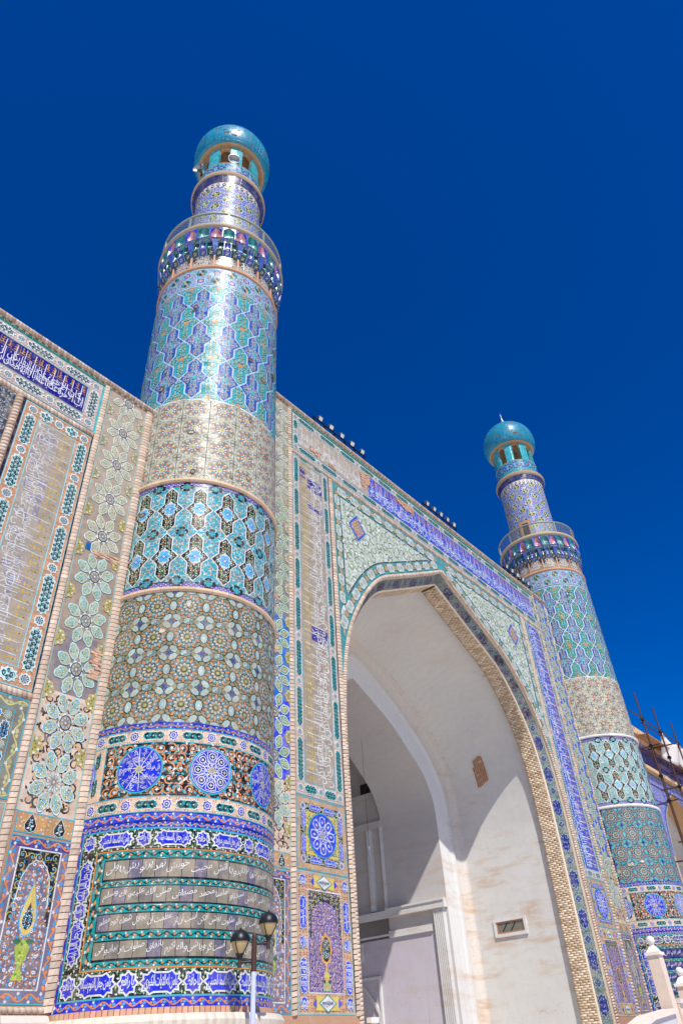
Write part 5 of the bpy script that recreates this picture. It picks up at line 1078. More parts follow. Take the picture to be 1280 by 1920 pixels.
        d = Cv(); scroll_band(d, a-.25, b+.25, 6.87, 7.0, NAVY, ORANGE, TURQ, WHITE, .004); V_, L_, S_, C_ = d.flat(); e = Cv(); e.raw(V_[4:], L_[4:]-4, S_[1:], C_[1:]); c.put(e, (0, 0))
        for xx in (a-.04, b+.04):
            d = Cv(); scroll_band(d, xx-.1, xx+.1, 5.1, 6.86, C(44,44,170), ORANGE, TURQ, WHITE, .004, True); c.put(d, (0, 0))
        c.put(m_scroll(ORANGE, TURQ, WHITE, .15), grid_T(a+.48, 5.43, b-.48, 6.54, .23, .0, .24)+[0, 0, 0, 0, 0, .0075]); c.put(m_scroll(ORANGE, ORANGE, C(120,190,180), .12), grid_T(a+.5, 5.45, b-.5, 6.52, .2, .8, .13)+[0, 0, 0, 0, 0, .009])
        mo = Cv(); mo.line([(-.5, .3), (-.2, .0), (-.5, -.3)], .12, C(90,50,30), 0); mo.line([(.5, .3), (.2, .0), (.5, -.3)], .12, C(90,50,30), 0); mo.poly(star(4, .2, .08), WHITE, .0006)
        for y in (5.24, 6.71):
            for yy in (-.11, .11): c.put(mo, band_T(a+.3, b-.3, y+yy, .2, .08)+[0, 0, 0, 0, 0, .006])
        return c
    cyl('medallion_band', 'medband', medband, R0, GLAZE)
    def medal(k):
        def mk():
            c = Cv(); c.prism(circ(.51, 36), TURQ, .02, 0) if False else [c.prism(q, TURQ, .012) for q in slice_u(circ(.51, 36), .11)]
            for q in slice_u(circ(.475, 36), .11): c.poly(q, C(24,42,186), .0148)
            for i in range(8 if k else 10):
                m_ = 8 if k else 10; an = i*2*PI/m_; e = Cv()
                if k: e.line(circ(.075, 10, .31, 0), .02, WHITE, .0172, True); e.poly(circ(.055, 8, .31, 0), BLACK, .0166); e.poly(star(4, .045, .02)+[.31, 0], WHITE, .018); e.line([(.1, -.03), (.2, .1), (.4, .12), (.43, .0)], .018, WHITE, .0173); e.line([(.1, .03), (.2, -.1), (.4, -.12), (.43, .0)], .018, WHITE, .0174); e.line(circ(.05, 8, .2, .0, .03), .013, WHITE, .0175, True)
                else: e.line([(.1, -.02), (.45, -.11)], .016, WHITE, .0172); write(e, ('قل هو الله', 'الله الصمد', 'لم یلد ولم', 'احد الله')[i % 4], .16, -.05, .45, .1, WHITE, .0176+i*.0001, bold=.004)
                c.put(e, (0, 0, an, 1, 1, 0))
            c.line(circ(.455, 40), .014, WHITE, .0176, True) if k else 0
            c.poly(star(10, .12, .07), C(196,186,120), .0176); c.poly(circ(.06, 12), GREYL, .0186); return c
        return mk
    for i in range(5): cyl('medallion', ('med', (i+1) % 2), medal((i+1) % 2), R0, GLAZE, False, t, rad(-144.6-36 +36*i) if not far else rad(-176+36*i), 5.98)
    CT = (C(224,212,196), C(20,140,140), C(10,36,40), WHITE)
    def bandcart(w, h, star_):
        def mk():
            c = Cv(); O = cartouche(w, h) if not star_ else star(8, h*.5, h*.37)
            for q in slice_u(O, .12): c.prism(q, CT[0], .010)
            for q in slice_u(grow(O, -.02), .12): c.poly(q, CT[1] if not star_ else C(36,44,170), .0125)
            if not star_: c.put(m_curls(CT[2], WHITE, w=.16), band_T(-w*.36, w*.36, 0, h*.62, h*.62)+[0, 0, 0, 0, 0, .0142])
            else: c.put(m_flower(WHITE, ORANGE, 8), (0, 0, 0, h*.55, h*.55, .014)); c.put(m_flower(C(36,44,170), WHITE, 8), (0, 0, 0, h*.36, h*.36, .0155))
            return c
        return mk
    a, b2 = A0*R0+.56, A1*R0-.56; nn = 8; p = (b2-a)/nn
    for zc in (5.235, 6.715):
        for i in range(nn+1):
            if i < nn: cyl('cartouche_tile', 'bc', bandcart(p-.29, .24, False), R0, GLAZE, False, t, (a+(i+.5)*p)/R0, zc)
            cyl('star_tile', 'bs', bandcart(.28, .28, True), R0, GLAZE, False, t, (a+i*p)/R0, zc)
    for zc in (5.72, 6.3):
        for xc in (a, b2):
            def mk():
                c = Cv(); O = cartouche(.42, .22)[:, ::-1]
                for q in slice_u(O, .12): c.prism(q, CT[0], .010)
                for q in slice_u(grow(O, -.02), .12): c.poly(q, CT[1], .0125)
                c.put(m_curls(CT[2], WHITE, w=.16), [(0, y, PI/2, .13, .13, .0142) for y in (-.12, 0, .12)]); return c
            cyl('cartouche_tile', 'bcv', mk, R0, GLAZE, False, t, xc/R0, zc)
    # ---- star pattern of ten-petalled rosettes
    R1 = Rz(8.7); n1 = 19; pu = 2*PI*R1/n1; rows1 = 5; zA, zB = 7.02, 10.51; pv = (zB-zA)/4
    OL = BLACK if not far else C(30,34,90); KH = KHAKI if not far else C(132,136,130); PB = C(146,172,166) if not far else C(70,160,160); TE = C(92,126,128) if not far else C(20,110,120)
    def starpat():
        c = Cv(); a, b = A0*R1, A1*R1
        for q in slice_u([(a, zA), (b, zA), (b, zB), (a, zB)], .11): c.poly(q, OL, .002)
        m_ = Cv()
        for q in slice_u([(-pu/2, -pv/2), (pu/2, -pv/2), (pu/2, pv/2), (-pu/2, pv/2)], .11): m_.poly(q, KH, .003)
        m_.put(m_flower(tuple(x*1.25 for x in KH), tuple(x*.6 for x in KH), 4), grid_T(-pu/2, -pv/2, pu/2, pv/2, .07, .6, .045)+[0, 0, 0, 0, 0, .0036])
        def piece(P, x, y, r, col, h=.005, dot=None):
            cr, sr = math.cos(r), math.sin(r); P = np.c_[P[:, 0]*cr-P[:, 1]*sr, P[:, 0]*sr+P[:, 1]*cr]+[x, y]; m_.poly(grow(P, .018), OL, h); m_.poly(P, col, h+.0012)
            if dot: m_.poly(star(4, .028, .013)+[x, y], dot, h+.002)
        CU = lobed(8, .088, .2, 3, 0)*[1.3, .8]
        m_.line(star(10, .43, .375), .024, OL, .0046, True)
        for x, y, r in ((0, .5, 0), (.5, 0, PI/2), (0, -.5, 0), (-.5, 0, PI/2)): piece(CU*1.2, x*pu*.995, y*pv*.995, r, PB, .0052, WHITE)
        for sx_ in (-1, 1):
            for sy_ in (-1, 1): piece(CU*1.1, sx_*pu*.355, sy_*pv*.385, sx_*sy_*-.72, PB, .0056, ORANGE); piece(lobed(4, .05, .3, 3), sx_*pu*.22, sy_*pv*.47, 0, KH, .0062); piece(lobed(4, .045, .3, 3), sx_*pu*.47, sy_*pv*.22, 0, KH, .0062); m_.poly(lobed(4, .05, .35, 4)+[sx_*pu*.475, sy_*pv*.475], C(60,66,120) if not far else C(36,44,150), .0066); m_.line([(sx_*pu*.28, sy_*pv*.28), (sx_*pu*.5, sy_*pv*.5)], .014, OL, .0049)
        T = [(k*pu+TH0*R1 % pu, zA+pv*(.5+j), 0, 1, 1, 0) for k in range(-20, 8) for j in range(4) if A0*R1+.1 < k*pu+TH0*R1 % pu < A1*R1-.1 ]
        c.put(m_, T); return c
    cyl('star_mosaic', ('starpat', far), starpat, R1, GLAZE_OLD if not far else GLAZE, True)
    def rose():
        c = Cv()
        for i in range(10):
            an = i*PI/5; e = Cv(); e.poly(petal(.175, .36, .055), OL, .0065); e.poly(petal(.2, .34, .036), C(196,130,76), .0078); c.put(e, (0, 0, an, 1, 1, 0)); e = Cv(); e.poly(grow(arr([(0, .15), (.05, .2), (.058, .27), (0, .31), (-.058, .27), (-.05, .2)]), .01), OL, .0068); e.poly([(0, .15), (.05, .2), (.058, .27), (0, .31), (-.058, .27), (-.05, .2)], TE, .008); e.poly(circ(.02, 5, 0, .23), WHITE, .0087); c.put(e, (0, 0, an+PI/10, 1, 1, 0))
            e = Cv(); e.poly([(0, .085), (.032, .13), (0, .18), (-.032, .13)], C(180,178,160), .0088); c.put(e, (0, 0, an, 1, 1, 0))
        c.poly(star(10, .085, .06), OL, .0085); c.poly(star(10, .07, .04), C(150,148,96), .0095); c.poly(circ(.022, 8), C(176,160,80), .0103); return c
    off = TH0*R1 % pu
    for k in range(-20, 8):
        for j in range(4):
            x, z = k*pu+off, zA+pv*(.5+j)
            if A0*R1+.15 < x < A1*R1-.15 and z < zB-.2: cyl('rosette_tile', ('rose', far), rose, R1, GLAZE, False, t, x/R1, z)
    # ---- stone rings
    def ringstone():
        b = Mb(); w = rad(9.9)/2; b.lathe([(R0-.05, -.075), (R0+.05, -.075), (R0+.085, -.03), (R0+.085, .04), (R0+.03, .075), (R0-.05, .08)], 3, a0=-w, a1=w); return b.mesh('ring_stone', STONEM, C(208,178,146) if not far else C(224,218,208))
    for z in (10.575, 14.305):
        for i in range(19): obj('ring_stone', cached(('rst', far), ringstone), t, (0, 0, z-G), (0, 0, -PI+(i)*rad(10)), (.985, .985, 1))
    # ---- black and turquoise lattice
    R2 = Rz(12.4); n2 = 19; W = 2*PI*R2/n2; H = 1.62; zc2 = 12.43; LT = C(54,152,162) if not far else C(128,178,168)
    def latt():
        c = Cv(); a, b = A0*R2, A1*R2
        for q in slice_u([(a, 10.66), (b, 10.66), (b, 14.22), (a, 14.22)], .11): c.poly(q, C(120,110,170), .002)
        for y in (10.72, 14.15): c.put(m_scroll(C(40,40,180), C(200,150,120), C(200,200,210), .16), band_T(a+.3, b-.3, y, .13, .13)+[0, 0, 0, 0, 0, .004])
        for q in slice_u([(a+.42, 10.8), (b-.42, 10.8), (b-.42, 14.07), (a+.42, 14.07)], .11): c.poly(q, LT, .004)
        for xx in (a+.3, b-.3): c.put(m_scroll(C(40,40,180), C(200,150,120), C(200,200,210), .16), vband_T(10.7, 14.2, xx, .14, .15)+[0, 0, 0, 0, 0, .004])
        mo = m_scroll(C(206,168,132), C(150,208,208), C(60,130,180), .15)
        c.put(mo, grid_T(a+.44, 10.82, b-.44, 14.05, .2, .15, .2)+[0, 0, 0, 0, 0, .0052])
        for y in (10.8, 14.07): c.line(dense([(a+.42, y), (b-.42, y)], .11), .025, BLACK, .0065)
        for x in (a+.42, b-.42): c.line([(x, 10.8), (x, 14.07)], .025, BLACK, .0065)
        k = Cv(); cr = arr([(.04, .17), (.09, .13), (.04, .05), (.13, .09), (.17, .04), (.17, -.04), (.13, -.09), (.04, -.05), (.09, -.13), (.04, -.17)]); cr = np.r_[cr, (cr*[-1, 1])[::-1]]; k.poly(cr, BLACK, 0); k.poly(cr*.55, LT, .0008)
        c.put(k, [((i+.5)*W+TH0*R2, zc2, 0, 1, 1, .007) for i in range(-9, 14) if a+.5 < (i+.5)*W+TH0*R2 < b-.5]); c.put(k, [((i+.5)*W+TH0*R2, zc2+s_*H*1.0, 0, 1.2, 1, .007) for i in range(-9, 14) for s_ in (-1, 1) if a+.5 < (i+.5)*W+TH0*R2 < b-.5]); return c
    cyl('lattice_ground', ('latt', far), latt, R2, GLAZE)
    def bob():
        c = Cv(); B = bobbin(W*.98, H*.99, .22); Bi = grow(B, -.028)
        for q in slice_u(B, .1): c.prism(q, C(214,216,220), .009)
        for q in slice_u(Bi, .1): c.poly(q, BLACK, .0115)
        mo = m_scroll(C(110,170,110), ORANGE, C(206,206,196), .13); c.put(mo, grid_T(-W/2, -H/2, W/2, H/2, .13, .1, .135, lambda p: inside(grow(B, -.07), p))+[0, 0, 0, 0, 0, .0128])
        S = arr([(0, .36), (.07, .24), (.18, .2), (.14, .09), (.27, 0)]); S = np.r_[S, (S*[1, -1])[::-1][1:]]; S = np.r_[S, (S*[-1, 1])[::-1][1:-1]]
        S = S*.74
        for q in slice_u(grow(S, .018), .1): c.poly(q, C(214,216,220), .0145)
        for q in slice_u(S, .1): c.poly(q, C(84,164,196) if not far else C(136,188,190), .0158)
        c.poly(star(4, .1, .04), C(40,60,190), .0168); c.put(m_flower(C(206,210,220), C(200,150,190), 4), [(0, y, 0, .08, .08, .0172) for y in (-.2, 0, .2)]); return c
    for i in range(-9, 14):
        x = i*W+TH0*R2
        if not (A0*R2+.4+W/2 < x+.35 and x-.35 < A1*R2-.4-W/2): continue
        for s_ in (-1, 1): cyl('lattice_tile', ('bob', far), bob, R2, GLAZE, False, t, x/R2, zc2+s_*H/2)
    # ---- field of pale ten-petalled flowers
    R3 = Rz(16); n3 = 18; p3 = 2*PI*R3/n3; pv3 = (17.76-14.4)/4
    def pale():
        c = Cv()
        for q in slice_u([(-p3/2+.005, -pv3/2+.005), (p3/2-.005, -pv3/2+.005), (p3/2-.005, pv3/2-.005), (-p3/2+.005, pv3/2-.005)], .11): c.prism(q, C(174,174,158), .008)
        LN, OLV = C(208,212,202), C(150,140,106)
        for i in range(10):
            an = i*PI/5; e = Cv(); k_ = arr([(0, .31), (.1, .36), (.115, .42), (.05, .43), (0, .47), (-.05, .43), (-.115, .42), (-.1, .36)])
            e.poly(grow(k_, .012), LN, .0088); e.poly(k_, OLV if i % 2 else C(168,158,126), .0096); c.put(e, (0, 0, an+PI/10, min(1, p3*.46/.4), min(1, pv3*.5/.47), 0))
            e = Cv(); e.poly(petal(.14, .32, .055), LN, .0094); e.poly(petal(.17, .3, .04), C(198,124,84), .0104); c.put(e, (0, 0, an, 1, 1, 0))
            e = Cv(); e.poly(circ(.046, 8, 0, .235, .085), C(76,88,108), .0098); e.poly(circ(.03, 8, 0, .235, .066), C(104,140,146), .0106); c.put(e, (0, 0, an+PI/10, 1, 1, 0))
            c.put(m_flower(C(36,36,140), C(36,36,140), 4), (.125*math.cos(an), .125*math.sin(an), 0, .042, .042, .011))
        c.poly(star(10, .095, .06), LN, .0104); c.poly(star(10, .08, .05), C(186,172,60), .0112)
        for sx_ in (-1, 1):
            for sy_ in (-1, 1): c.line([(sx_*.49*p3, sy_*.06), (sx_*.44*p3, sy_*.2*pv3), (sx_*.36*p3, sy_*.34*pv3), (sx_*.2*p3, sy_*.43*pv3), (sx_*.05, sy_*.49*pv3)], .014, LN, .0112); c.line(lobed(4, .085, .3, 4)*[.9, .9]+[sx_*p3*.42, sy_*pv3*.42], .016, C(118,104,74), .0114, True); c.line([(sx_*.3*p3, sy_*.5*pv3), (sx_*.33*p3, sy_*.36*pv3), (sx_*.5*p3, sy_*.3*pv3)], .012, LN, .0113)
        return c
    for k in range(n3):
        for j in range(4):
            th = rad(-136.2)+k*2*PI/n3
            a_ = (th+PI) % (2*PI)-PI
            if not (A0-.1 < a_ < A1+.1) and not a_ > PI-.12: continue
            cyl('pale_flower_tile', ('pale', far), pale, R3, GLAZE_HI, False, t, th, 14.4+pv3*(j+.5))
    # ---- interlocking blue and teal field
    R4 = Rz(21); n4 = 15; W4 = 2*PI*R4/n4; H4 = 2.03
    def bob2(blue):
        def mk():
            c = Cv(); B = bobbin(W4, H4, .31)
            for q in slice_u(B, .105): c.poly(q, C(176,192,208) if not far else C(196,208,208), .004)
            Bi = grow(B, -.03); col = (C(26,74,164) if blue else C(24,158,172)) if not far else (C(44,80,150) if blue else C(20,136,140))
            for q in slice_u(Bi, .105): c.prism(q, col, .009)
            mo = m_scroll(C(196,182,130), C(80,176,200), C(200,150,110), .12) if blue else m_scroll(C(10,18,30), C(60,196,206), C(206,190,100), .17)
            T = grid_T(-W4/2, -H4/2, 0, H4/2, .125, .0, .14, lambda p: inside(grow(B, -.065), p)); T2 = T.copy(); T2[:, 0] *= -1; T2[:, 3] *= -1; T2[:, 2] *= -1; c.put(mo, np.r_[T, T2]+[0, 0, 0, 0, 0, .0102])
            c.put(m_leaves([C(40,170,190), WHITE] if blue else [YEL, C(206,210,210), C(60,190,205)]), grid_T(-W4/2, -H4/2, W4/2, H4/2, .13, .5, .09, lambda p: inside(grow(B, -.1), p))+[0, 0, 0, 0, 0, .0118]); c.put(m_flower(C(40,170,190) if blue else C(206,130,84), YEL, 8), (0, 0, 0, .24, .24, .0128)); return c
        return mk
    def clipz(fn, lo, hi):   # cut the pieces that meet the top and bottom edge
        def mk():
            c = fn()() if False else fn(); V, L_, S, Cc = c.flat(); st = np.r_[0, np.cumsum(S)[:-1]]; o = Cv()
            zmin = np.minimum.reduceat(V[L_, 1], st); zmax = np.maximum.reduceat(V[L_, 1], st)
            V2 = V.copy(); V2[:, 1] = np.clip(V2[:, 1], lo, hi); keepf = (zmax > lo) & (zmin < hi); m_ = np.repeat(keepf, S); o.raw(V2, L_[m_], S[keepf], Cc[keepf]); return o
        return mk
    def ground4():
        c = Cv(); a = -PI*R4
        for q in slice_u([(a, 17.77), (-a, 17.77), (-a, 24.11), (a, 24.11)], .11): c.poly(q, C(196,204,222), .002)
        c.line(dense([(a, 17.79), (-a, 17.79)], .11), .05, C(206,212,216), .0125); c.line(dense([(a, 24.09), (-a, 24.09)], .11), .05, C(190,196,214), .0125); return c
    cyl('lattice_backing', 'g4', ground4, R4, GLAZE_HI)
    for k in range(n4):
        th = rad(-141.2)+k*2*PI/n4
        for blue, th_, zz in [(True, th, 18.85+H4*j) for j in range(-1, 4)]+[(False, th+PI/n4, 18.85+H4*(j+.5)) for j in range(-1, 3)]:
            lo, hi = max(17.79-zz, -H4/2), min(24.09-zz, H4/2)
            if hi-lo < .1: continue
            f = bob2(blue); full = hi-lo > H4-.01
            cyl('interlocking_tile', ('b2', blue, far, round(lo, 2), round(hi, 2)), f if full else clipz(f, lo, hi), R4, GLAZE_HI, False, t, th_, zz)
    def repairs(seed):
        def mk():
            c = Cv(); rr = random.Random(seed)
            for k in range(34):
                th, z = rr.uniform(A0+.2, A1-.2), rr.choice([rr.uniform(7.2, 10.3), rr.uniform(10.9, 13.9), rr.uniform(14.5, 17.6), rr.uniform(18, 24)]); w, h = rr.uniform(.04, .16), rr.uniform(.04, .13); q = lobed(7, 1, .35, 2, rr.uniform(0, 6))*[w, h]+[th*R0, z]
                c.prism(q, rr.choice([C(176,150,126), C(190,164,138), C(150,130,112), C(196,186,170)]), .022-(R0-Rz(z)))
            return c
        return mk
    cyl('chipped_patches', ('rep', far), repairs(31 if far else 12), R0, MATTE, True)
    # ---- flowered band, brick ring
    R5 = Rz(24.7)
    def floral():
        c = Cv(); a = -PI*R5
        for q in slice_u([(a, 24.11), (-a, 24.11), (-a, 25.32), (a, 25.32)], .11): c.poly(q, C(112,164,180), .002)
        n = 26; p = -2*a/n
        m1 = Cv(); m1.poly(lobed(8, .26, .25, 4), C(200,204,212), .004); m1.poly(lobed(8, .235, .25, 4), C(20,120,130), .0055); m1.put(m_leaves([GREEN, BLACK, YEL, SKYB], 0, 8), (0, 0, 0, .36, .36, .0065)); m1.poly(star(4, .07, .03), C(206,150,130), .0075)
        m2 = Cv(); m2.poly(lobed(6, .2, .3, 4), C(200,204,212), .004); m2.poly(lobed(6, .17, .3, 4), C(40,80,170), .0055); m2.put(m_flower(C(200,160,160), YEL, 6), (0, 0, 0, .2, .2, .0065))
        i = np.arange(n); c.put(m1, np.c_[a+(i+.5)*p, np.where(i % 2, 24.45, 24.98)]); c.put(m2, np.c_[a+(i+.5)*p, np.where(i % 2, 24.98, 24.45)]); c.put(m2, np.c_[a+i*p, np.full(n, 24.72), i*0, i*0+.6, i*0+.6, i*0]); c.put(m_scroll(C(190,206,214), C(44,90,180), C(200,170,150), .1), grid_T(a, 24.14, -a, 25.3, .17, .3, .17)+[0, 0, 0, 0, 0, .0025])
        c.line(dense([(a, 24.16), (-a, 24.16)], .11), .03, C(60,50,120), .006); return c
    cyl('flowered_band', 'floral', floral, R5, GLAZE_HI)
    L('brick_ring', [(R5-.03, 25.3), (R5+.045, 25.31), (R5+.05, 25.42), (R5-.02, 25.44)], MATTE, C(196,140,104))
    # ---- sixteen arched panels of strapwork
    nb = 16; R6 = 2.36; da = 2*PI/nb
    def archpanel():
        c = Cv(); w = R6*da*.46; q = [(w, 0), (w, .5), (w*.86, .66), (w*.5, .79), (0, .87)]; P = arr(q+[(-x, y) for x, y in q[::-1][1:]])
        for s_ in slice_u(P, .11): c.prism(s_, C(28,26,34), .01)
        c.put(m_scroll(C(206,202,200), C(206,200,190), C(200,170,90), .17), grid_T(-w, 0, w, .8, .14, .0, .16, lambda p: inside(grow(P, -.04), p))+[0, 0, 0, 0, 0, .0112])
        for rr in (.12, .22): c.line(circ(rr, 12, 0, .34), .024, C(210,206,200), .0125, True)
        for an in np.arange(6)*PI/3: c.line([(.06*math.cos(an), .34+.06*math.sin(an)), (.34*math.cos(an), .34+.3*math.sin(an))], .022, C(210,206,200), .0127)
        c.poly(lobed(4, .07, .3, 4)+[0, .14], C(196,180,100), .0135); return c
    L('panel_drum', [(R6-.01, 25.42), (R6-.01, 26.6), (2.37, 27.0), (2.4, 27.9)], MATTE, C(70,64,84))
    def skirt(za, zb, n, cols):
        def mk():
            c = Cv(); w = 2*PI*2.5/n
            for i in range(n):
                col = cols[i % len(cols)]; x = i*w; m_ = (za+zb)/2
                c.poly([(x+.01, za), (x+w-.01, za), (x+w-.004, zb), (x+.004, zb)], col, 0); c.put(m_leaves([C(200,206,200), C(190,160,90), C(60,150,160)], 0, 5), (x+w/2, m_, 0, w*.5, (zb-za)*.5, .004)); c.line([(x, za), (x, zb)], .03, C(120,170,176), .003)
            return c
        return mk
    for za, zb, ra, rb, n_, cc in ((26.24, 26.5, R6, 2.535, 48, (C(24,60,66), C(50,62,160), C(24,60,66))), (27.02, 27.2, 2.5, 2.64, 64, (C(40,120,124), C(60,60,160)))):
        fm = (lambda za, zb, ra, rb: lambda V: (np.c_[(np.interp(V[:, 1], [za, zb], [ra, rb])+V[:, 2])*np.cos(V[:, 0]/2.5), (np.interp(V[:, 1], [za, zb], [ra, rb])+V[:, 2])*np.sin(V[:, 0]/2.5), V[:, 1]], None))(za, zb, ra, rb)
        me = cached(('skirt', za), lambda: mesh_from('corbel_skirt', skirt(za, zb, n_, cc)(), fm, GLAZE)); obj('corbel_skirt', me, t, (0, 0, -G), (0, 0, rad(-127.3)-2*PI/nb*.5+rad(3)))['kind'] = 'stuff'
    def rib():
        b = Mb(); b.box(R6-.02, -.035, 0, R6+.05, .035, .92); return b.mesh('rib', MATTE, C(200,150,116))
    PH = rad(-127.3)-da*.5+rad(3)
    for i in range(nb):
        cyl('arched_panel', 'ap', archpanel, R6, GLAZE, False, t, PH+(i+.5)*da, 25.44); obj('rib', cached('rib', rib), t, (0, 0, 25.43-G), (0, 0, PH+i*da))
    # ---- stalactite cornice: hollow niches in two tiers
    def niche(w, h, d, cols, r):
        """concave niche with a pointed hood; opening w x h, set at radius r"""
        c = Cv()
        nseg, nh = 6, 5; V = []; pts = {}
        fill, line, fl, rim = cols
        prof = []
        for j in range(nh+1):
            v = h*j/nh; wv = w/2*(1 if v < h*.5 else math.sqrt(max(0.02, 1-((v-h*.5)/(h*.52))**2))); dv = d*(.35+.65*min(1, v/(h*.35))) if v < h*.5 else d*math.sqrt(max(0.0, 1-((v-h*.5)/(h*.52))**2))
            for k in range(nseg+1): a = PI*k/nseg; prof.append((-wv*math.cos(a), v, -dv*math.sin(a)*.9))
        V = arr(prof); Lp = []; S = []; Cc = []
        for j in range(nh):
            for k in range(nseg):
                a = j*(nseg+1)+k; Lp += [a, a+1, a+nseg+2, a+nseg+1]; S.append(4); Cc.append((*(fill if (k not in (0, nseg-1)) else rim), 1))
        c.raw(V, Lp, S, Cc)
        # strapwork on the hollow
        def lay(u, v): return -w/2*math.cos(PI*u)*.8, v, -d*math.sin(PI*u)*.86+.02
        for k in range(5):
            u, v = .25+.125*k, h*(.25+.13*(k % 3)); p = lay(u, v)
            q = star(5, w*.09, w*.04)+[p[0], p[1]]; c.raw(np.c_[q, np.full(len(q), p[2])], np.arange(len(q)), [len(q)], [(*(fl if k % 2 else line), 1)])
        for s_ in (-1, 1):
            q = spiral(w*.16, .9, 9)*[s_, 1]+[s_*w*.14, h*.4]; dd = -d*.86*np.sqrt(np.clip(1-(q[:, 0]/(w/2))**2, 0, 1))+.03; nn = 9; tt = np.gradient(q, axis=0); tt /= np.linalg.norm(tt, axis=1)[:, None]; off_ = np.c_[-tt[:, 1], tt[:, 0]]*.012
            V2 = np.r_[np.c_[q-off_, dd], np.c_[q+off_, dd]]; i = np.arange(nn-1); c.raw(V2, np.stack([i, i+1, i+1+nn, i+nn], 1).ravel(), np.full(nn-1, 4), np.tile((*line, 1), (nn-1, 1)))
        # face around the opening
        top = [(-w/2, h), (w/2, h)]; arcv = [(V[j*(nseg+1)+nseg, 0], V[j*(nseg+1)+nseg, 1]) for j in range(nh+1)]
        for s_ in (1, -1):
            P = arr([(s_*w*.56, 0), (s_*w*.56, h*1.02), (0, h*1.02)]+[(s_*x, y) for x, y in arcv[::-1]]); c.poly(P, rim, .004)
        return mesh_from('niche', c, lambda V: (np.c_[np.full(len(V), r)+V[:, 2], V[:, 0], V[:, 1]], None), GLAZE)
    nu = 32; du = 2*PI/nu
    PINKB = (C(196,140,150), C(206,120,90), C(50,50,190), C(48,52,180)); TEALN = (C(40,140,142), C(214,216,212), BLACK, C(20,110,116)); DARKN = (C(24,60,66), C(150,206,206), C(200,206,200), C(30,130,130)); BLUEN = (C(60,54,170), C(206,190,110), C(200,130,100), C(40,110,120))
    for i in range(nu):
        a = PH+i*du; odd = i % 2 == 0
        obj('niche', cached(('nu', odd), lambda: niche(2.63*du*.93, .82 if odd else .7, .2, PINKB if odd else TEALN, 2.64)), t, (0, 0, (27.08 if odd else 27.22)-G), (0, 0, a))
    for i in range(nb):
        for k, cols in ((-1, DARKN), (0, BLUEN), (1, DARKN)):
            a = PH+(i+.5)*da+k*da*.27; obj('lower_niche', cached(('nl', k == 0), lambda: niche(2.5*da*.27, .62, .12, cols, 2.53)), t, (0, 0, 26.5-G), (0, 0, a))
        def bracket():
            c = Cv(); w = .1
            V = arr([(2.37, 0, -.25), (2.5, -w*.5, -.02), (2.5, w*.5, -.02), (2.58, -w, .25), (2.58, w, .25), (2.64, -w*1.1, .62), (2.64, w*1.1, .62), (2.36, -w, .2), (2.36, w, .2), (2.4, -w*1.1, .62), (2.4, w*1.1, .62)])
            return pydata('bracket', V, [(0, 1, 2), (1, 3, 4, 2), (3, 5, 6, 4), (0, 7, 3, 1), (0, 2, 4, 8), (7, 9, 5, 3), (8, 4, 6, 10)], GLAZE, C(58,84,160))
        obj('bracket', cached('bracket', bracket), t, (0, 0, 26.42-G), (0, 0, PH+i*da))
    # ---- balcony and railing
    L('balcony_slab', [(1.4, 27.9), (2.5, 27.94), (2.66, 28.0), (2.71, 28.08), (2.69, 28.2), (2.55, 28.22), (1.4, 28.22)], STONEM, C(160,144,120))
    L('rail', [(2.58, 29.04), (2.645, 29.04), (2.65, 29.13), (2.58, 29.13), (2.58, 29.04)], RAIL, None)
    L('rail', [(2.6, 28.22), (2.63, 28.22), (2.63, 28.26), (2.6, 28.26), (2.6, 28.22)], RAIL, None)
    def post(): b = Mb(); b.box(2.585, -.045, 0, 2.64, .045, .92); return b.mesh('rail_post', RAIL)
    for i in range(10): obj('rail_post', cached('post', post), t, (0, 0, 28.14-G), (0, 0, PH+i*2*PI/10+.17))
    def mesh_grid():
        c = Cv(); n = 120; w = 2*PI*2.61/n
        for i in range(n):
            for s_ in (1, -1): c.line([(i*w, 0), (i*w+s_*w*3, .39), (i*w+s_*w*6, .78)], .013, C(84,90,92), 0)
        return c
    cyl('rail_netting', 'net', mesh_grid, 2.61, RAIL, True, t, 0, 28.26)
    # ---- upper shaft
    R7 = 1.56
    L('upper_shaft', [(R7-.015, 28.1), (R7-.015, 34.0), (1.51, 34.6), (1.51, 35.9)], MATTE, C(150,126,104))
    def ushaft():
        c = Cv(); a = -PI*R7
        for q in slice_u([(a, 28.16), (-a, 28.16), (-a, 33.5), (a, 33.5)], .11): c.poly(q, C(48,104,186), .002)
        n = 9; p = -2*a/n; pv = 1.06; g = Cv()
        for i in range(8): e = Cv(); e.poly(petal(.13, .5, .075), C(206,206,206), .004); e.poly(petal(.16, .47, .05), C(150,138,134) if i % 2 else C(40,88,176), .005); g.put(e, (0, 0, i*PI/4+PI/8, 1, 1, 0))
        g.poly(star(8, .13, .07), C(206,140,120), .0058)
        m_ = Cv(); m_.poly(lobed(8, .27, .2, 4), C(214,210,200), .0062); m_.poly(lobed(8, .235, .2, 4), C(34,104, 60), .0074); m_.put(m_leaves([C(200,180,90), C(16,36,30), C(190,206,170)], 0, 8), (0, 0, 0, .34, .34, .0084)); m_.poly(star(4, .07, .03), C(206,150,110), .0092)
        c.put(m_leaves([C(206,208,214), C(40,60,180)], 0, 4), grid_T(a, 28.2, -a, 33.4, .16, .5, .09)+[0, 0, 0, 0, 0, .0026])
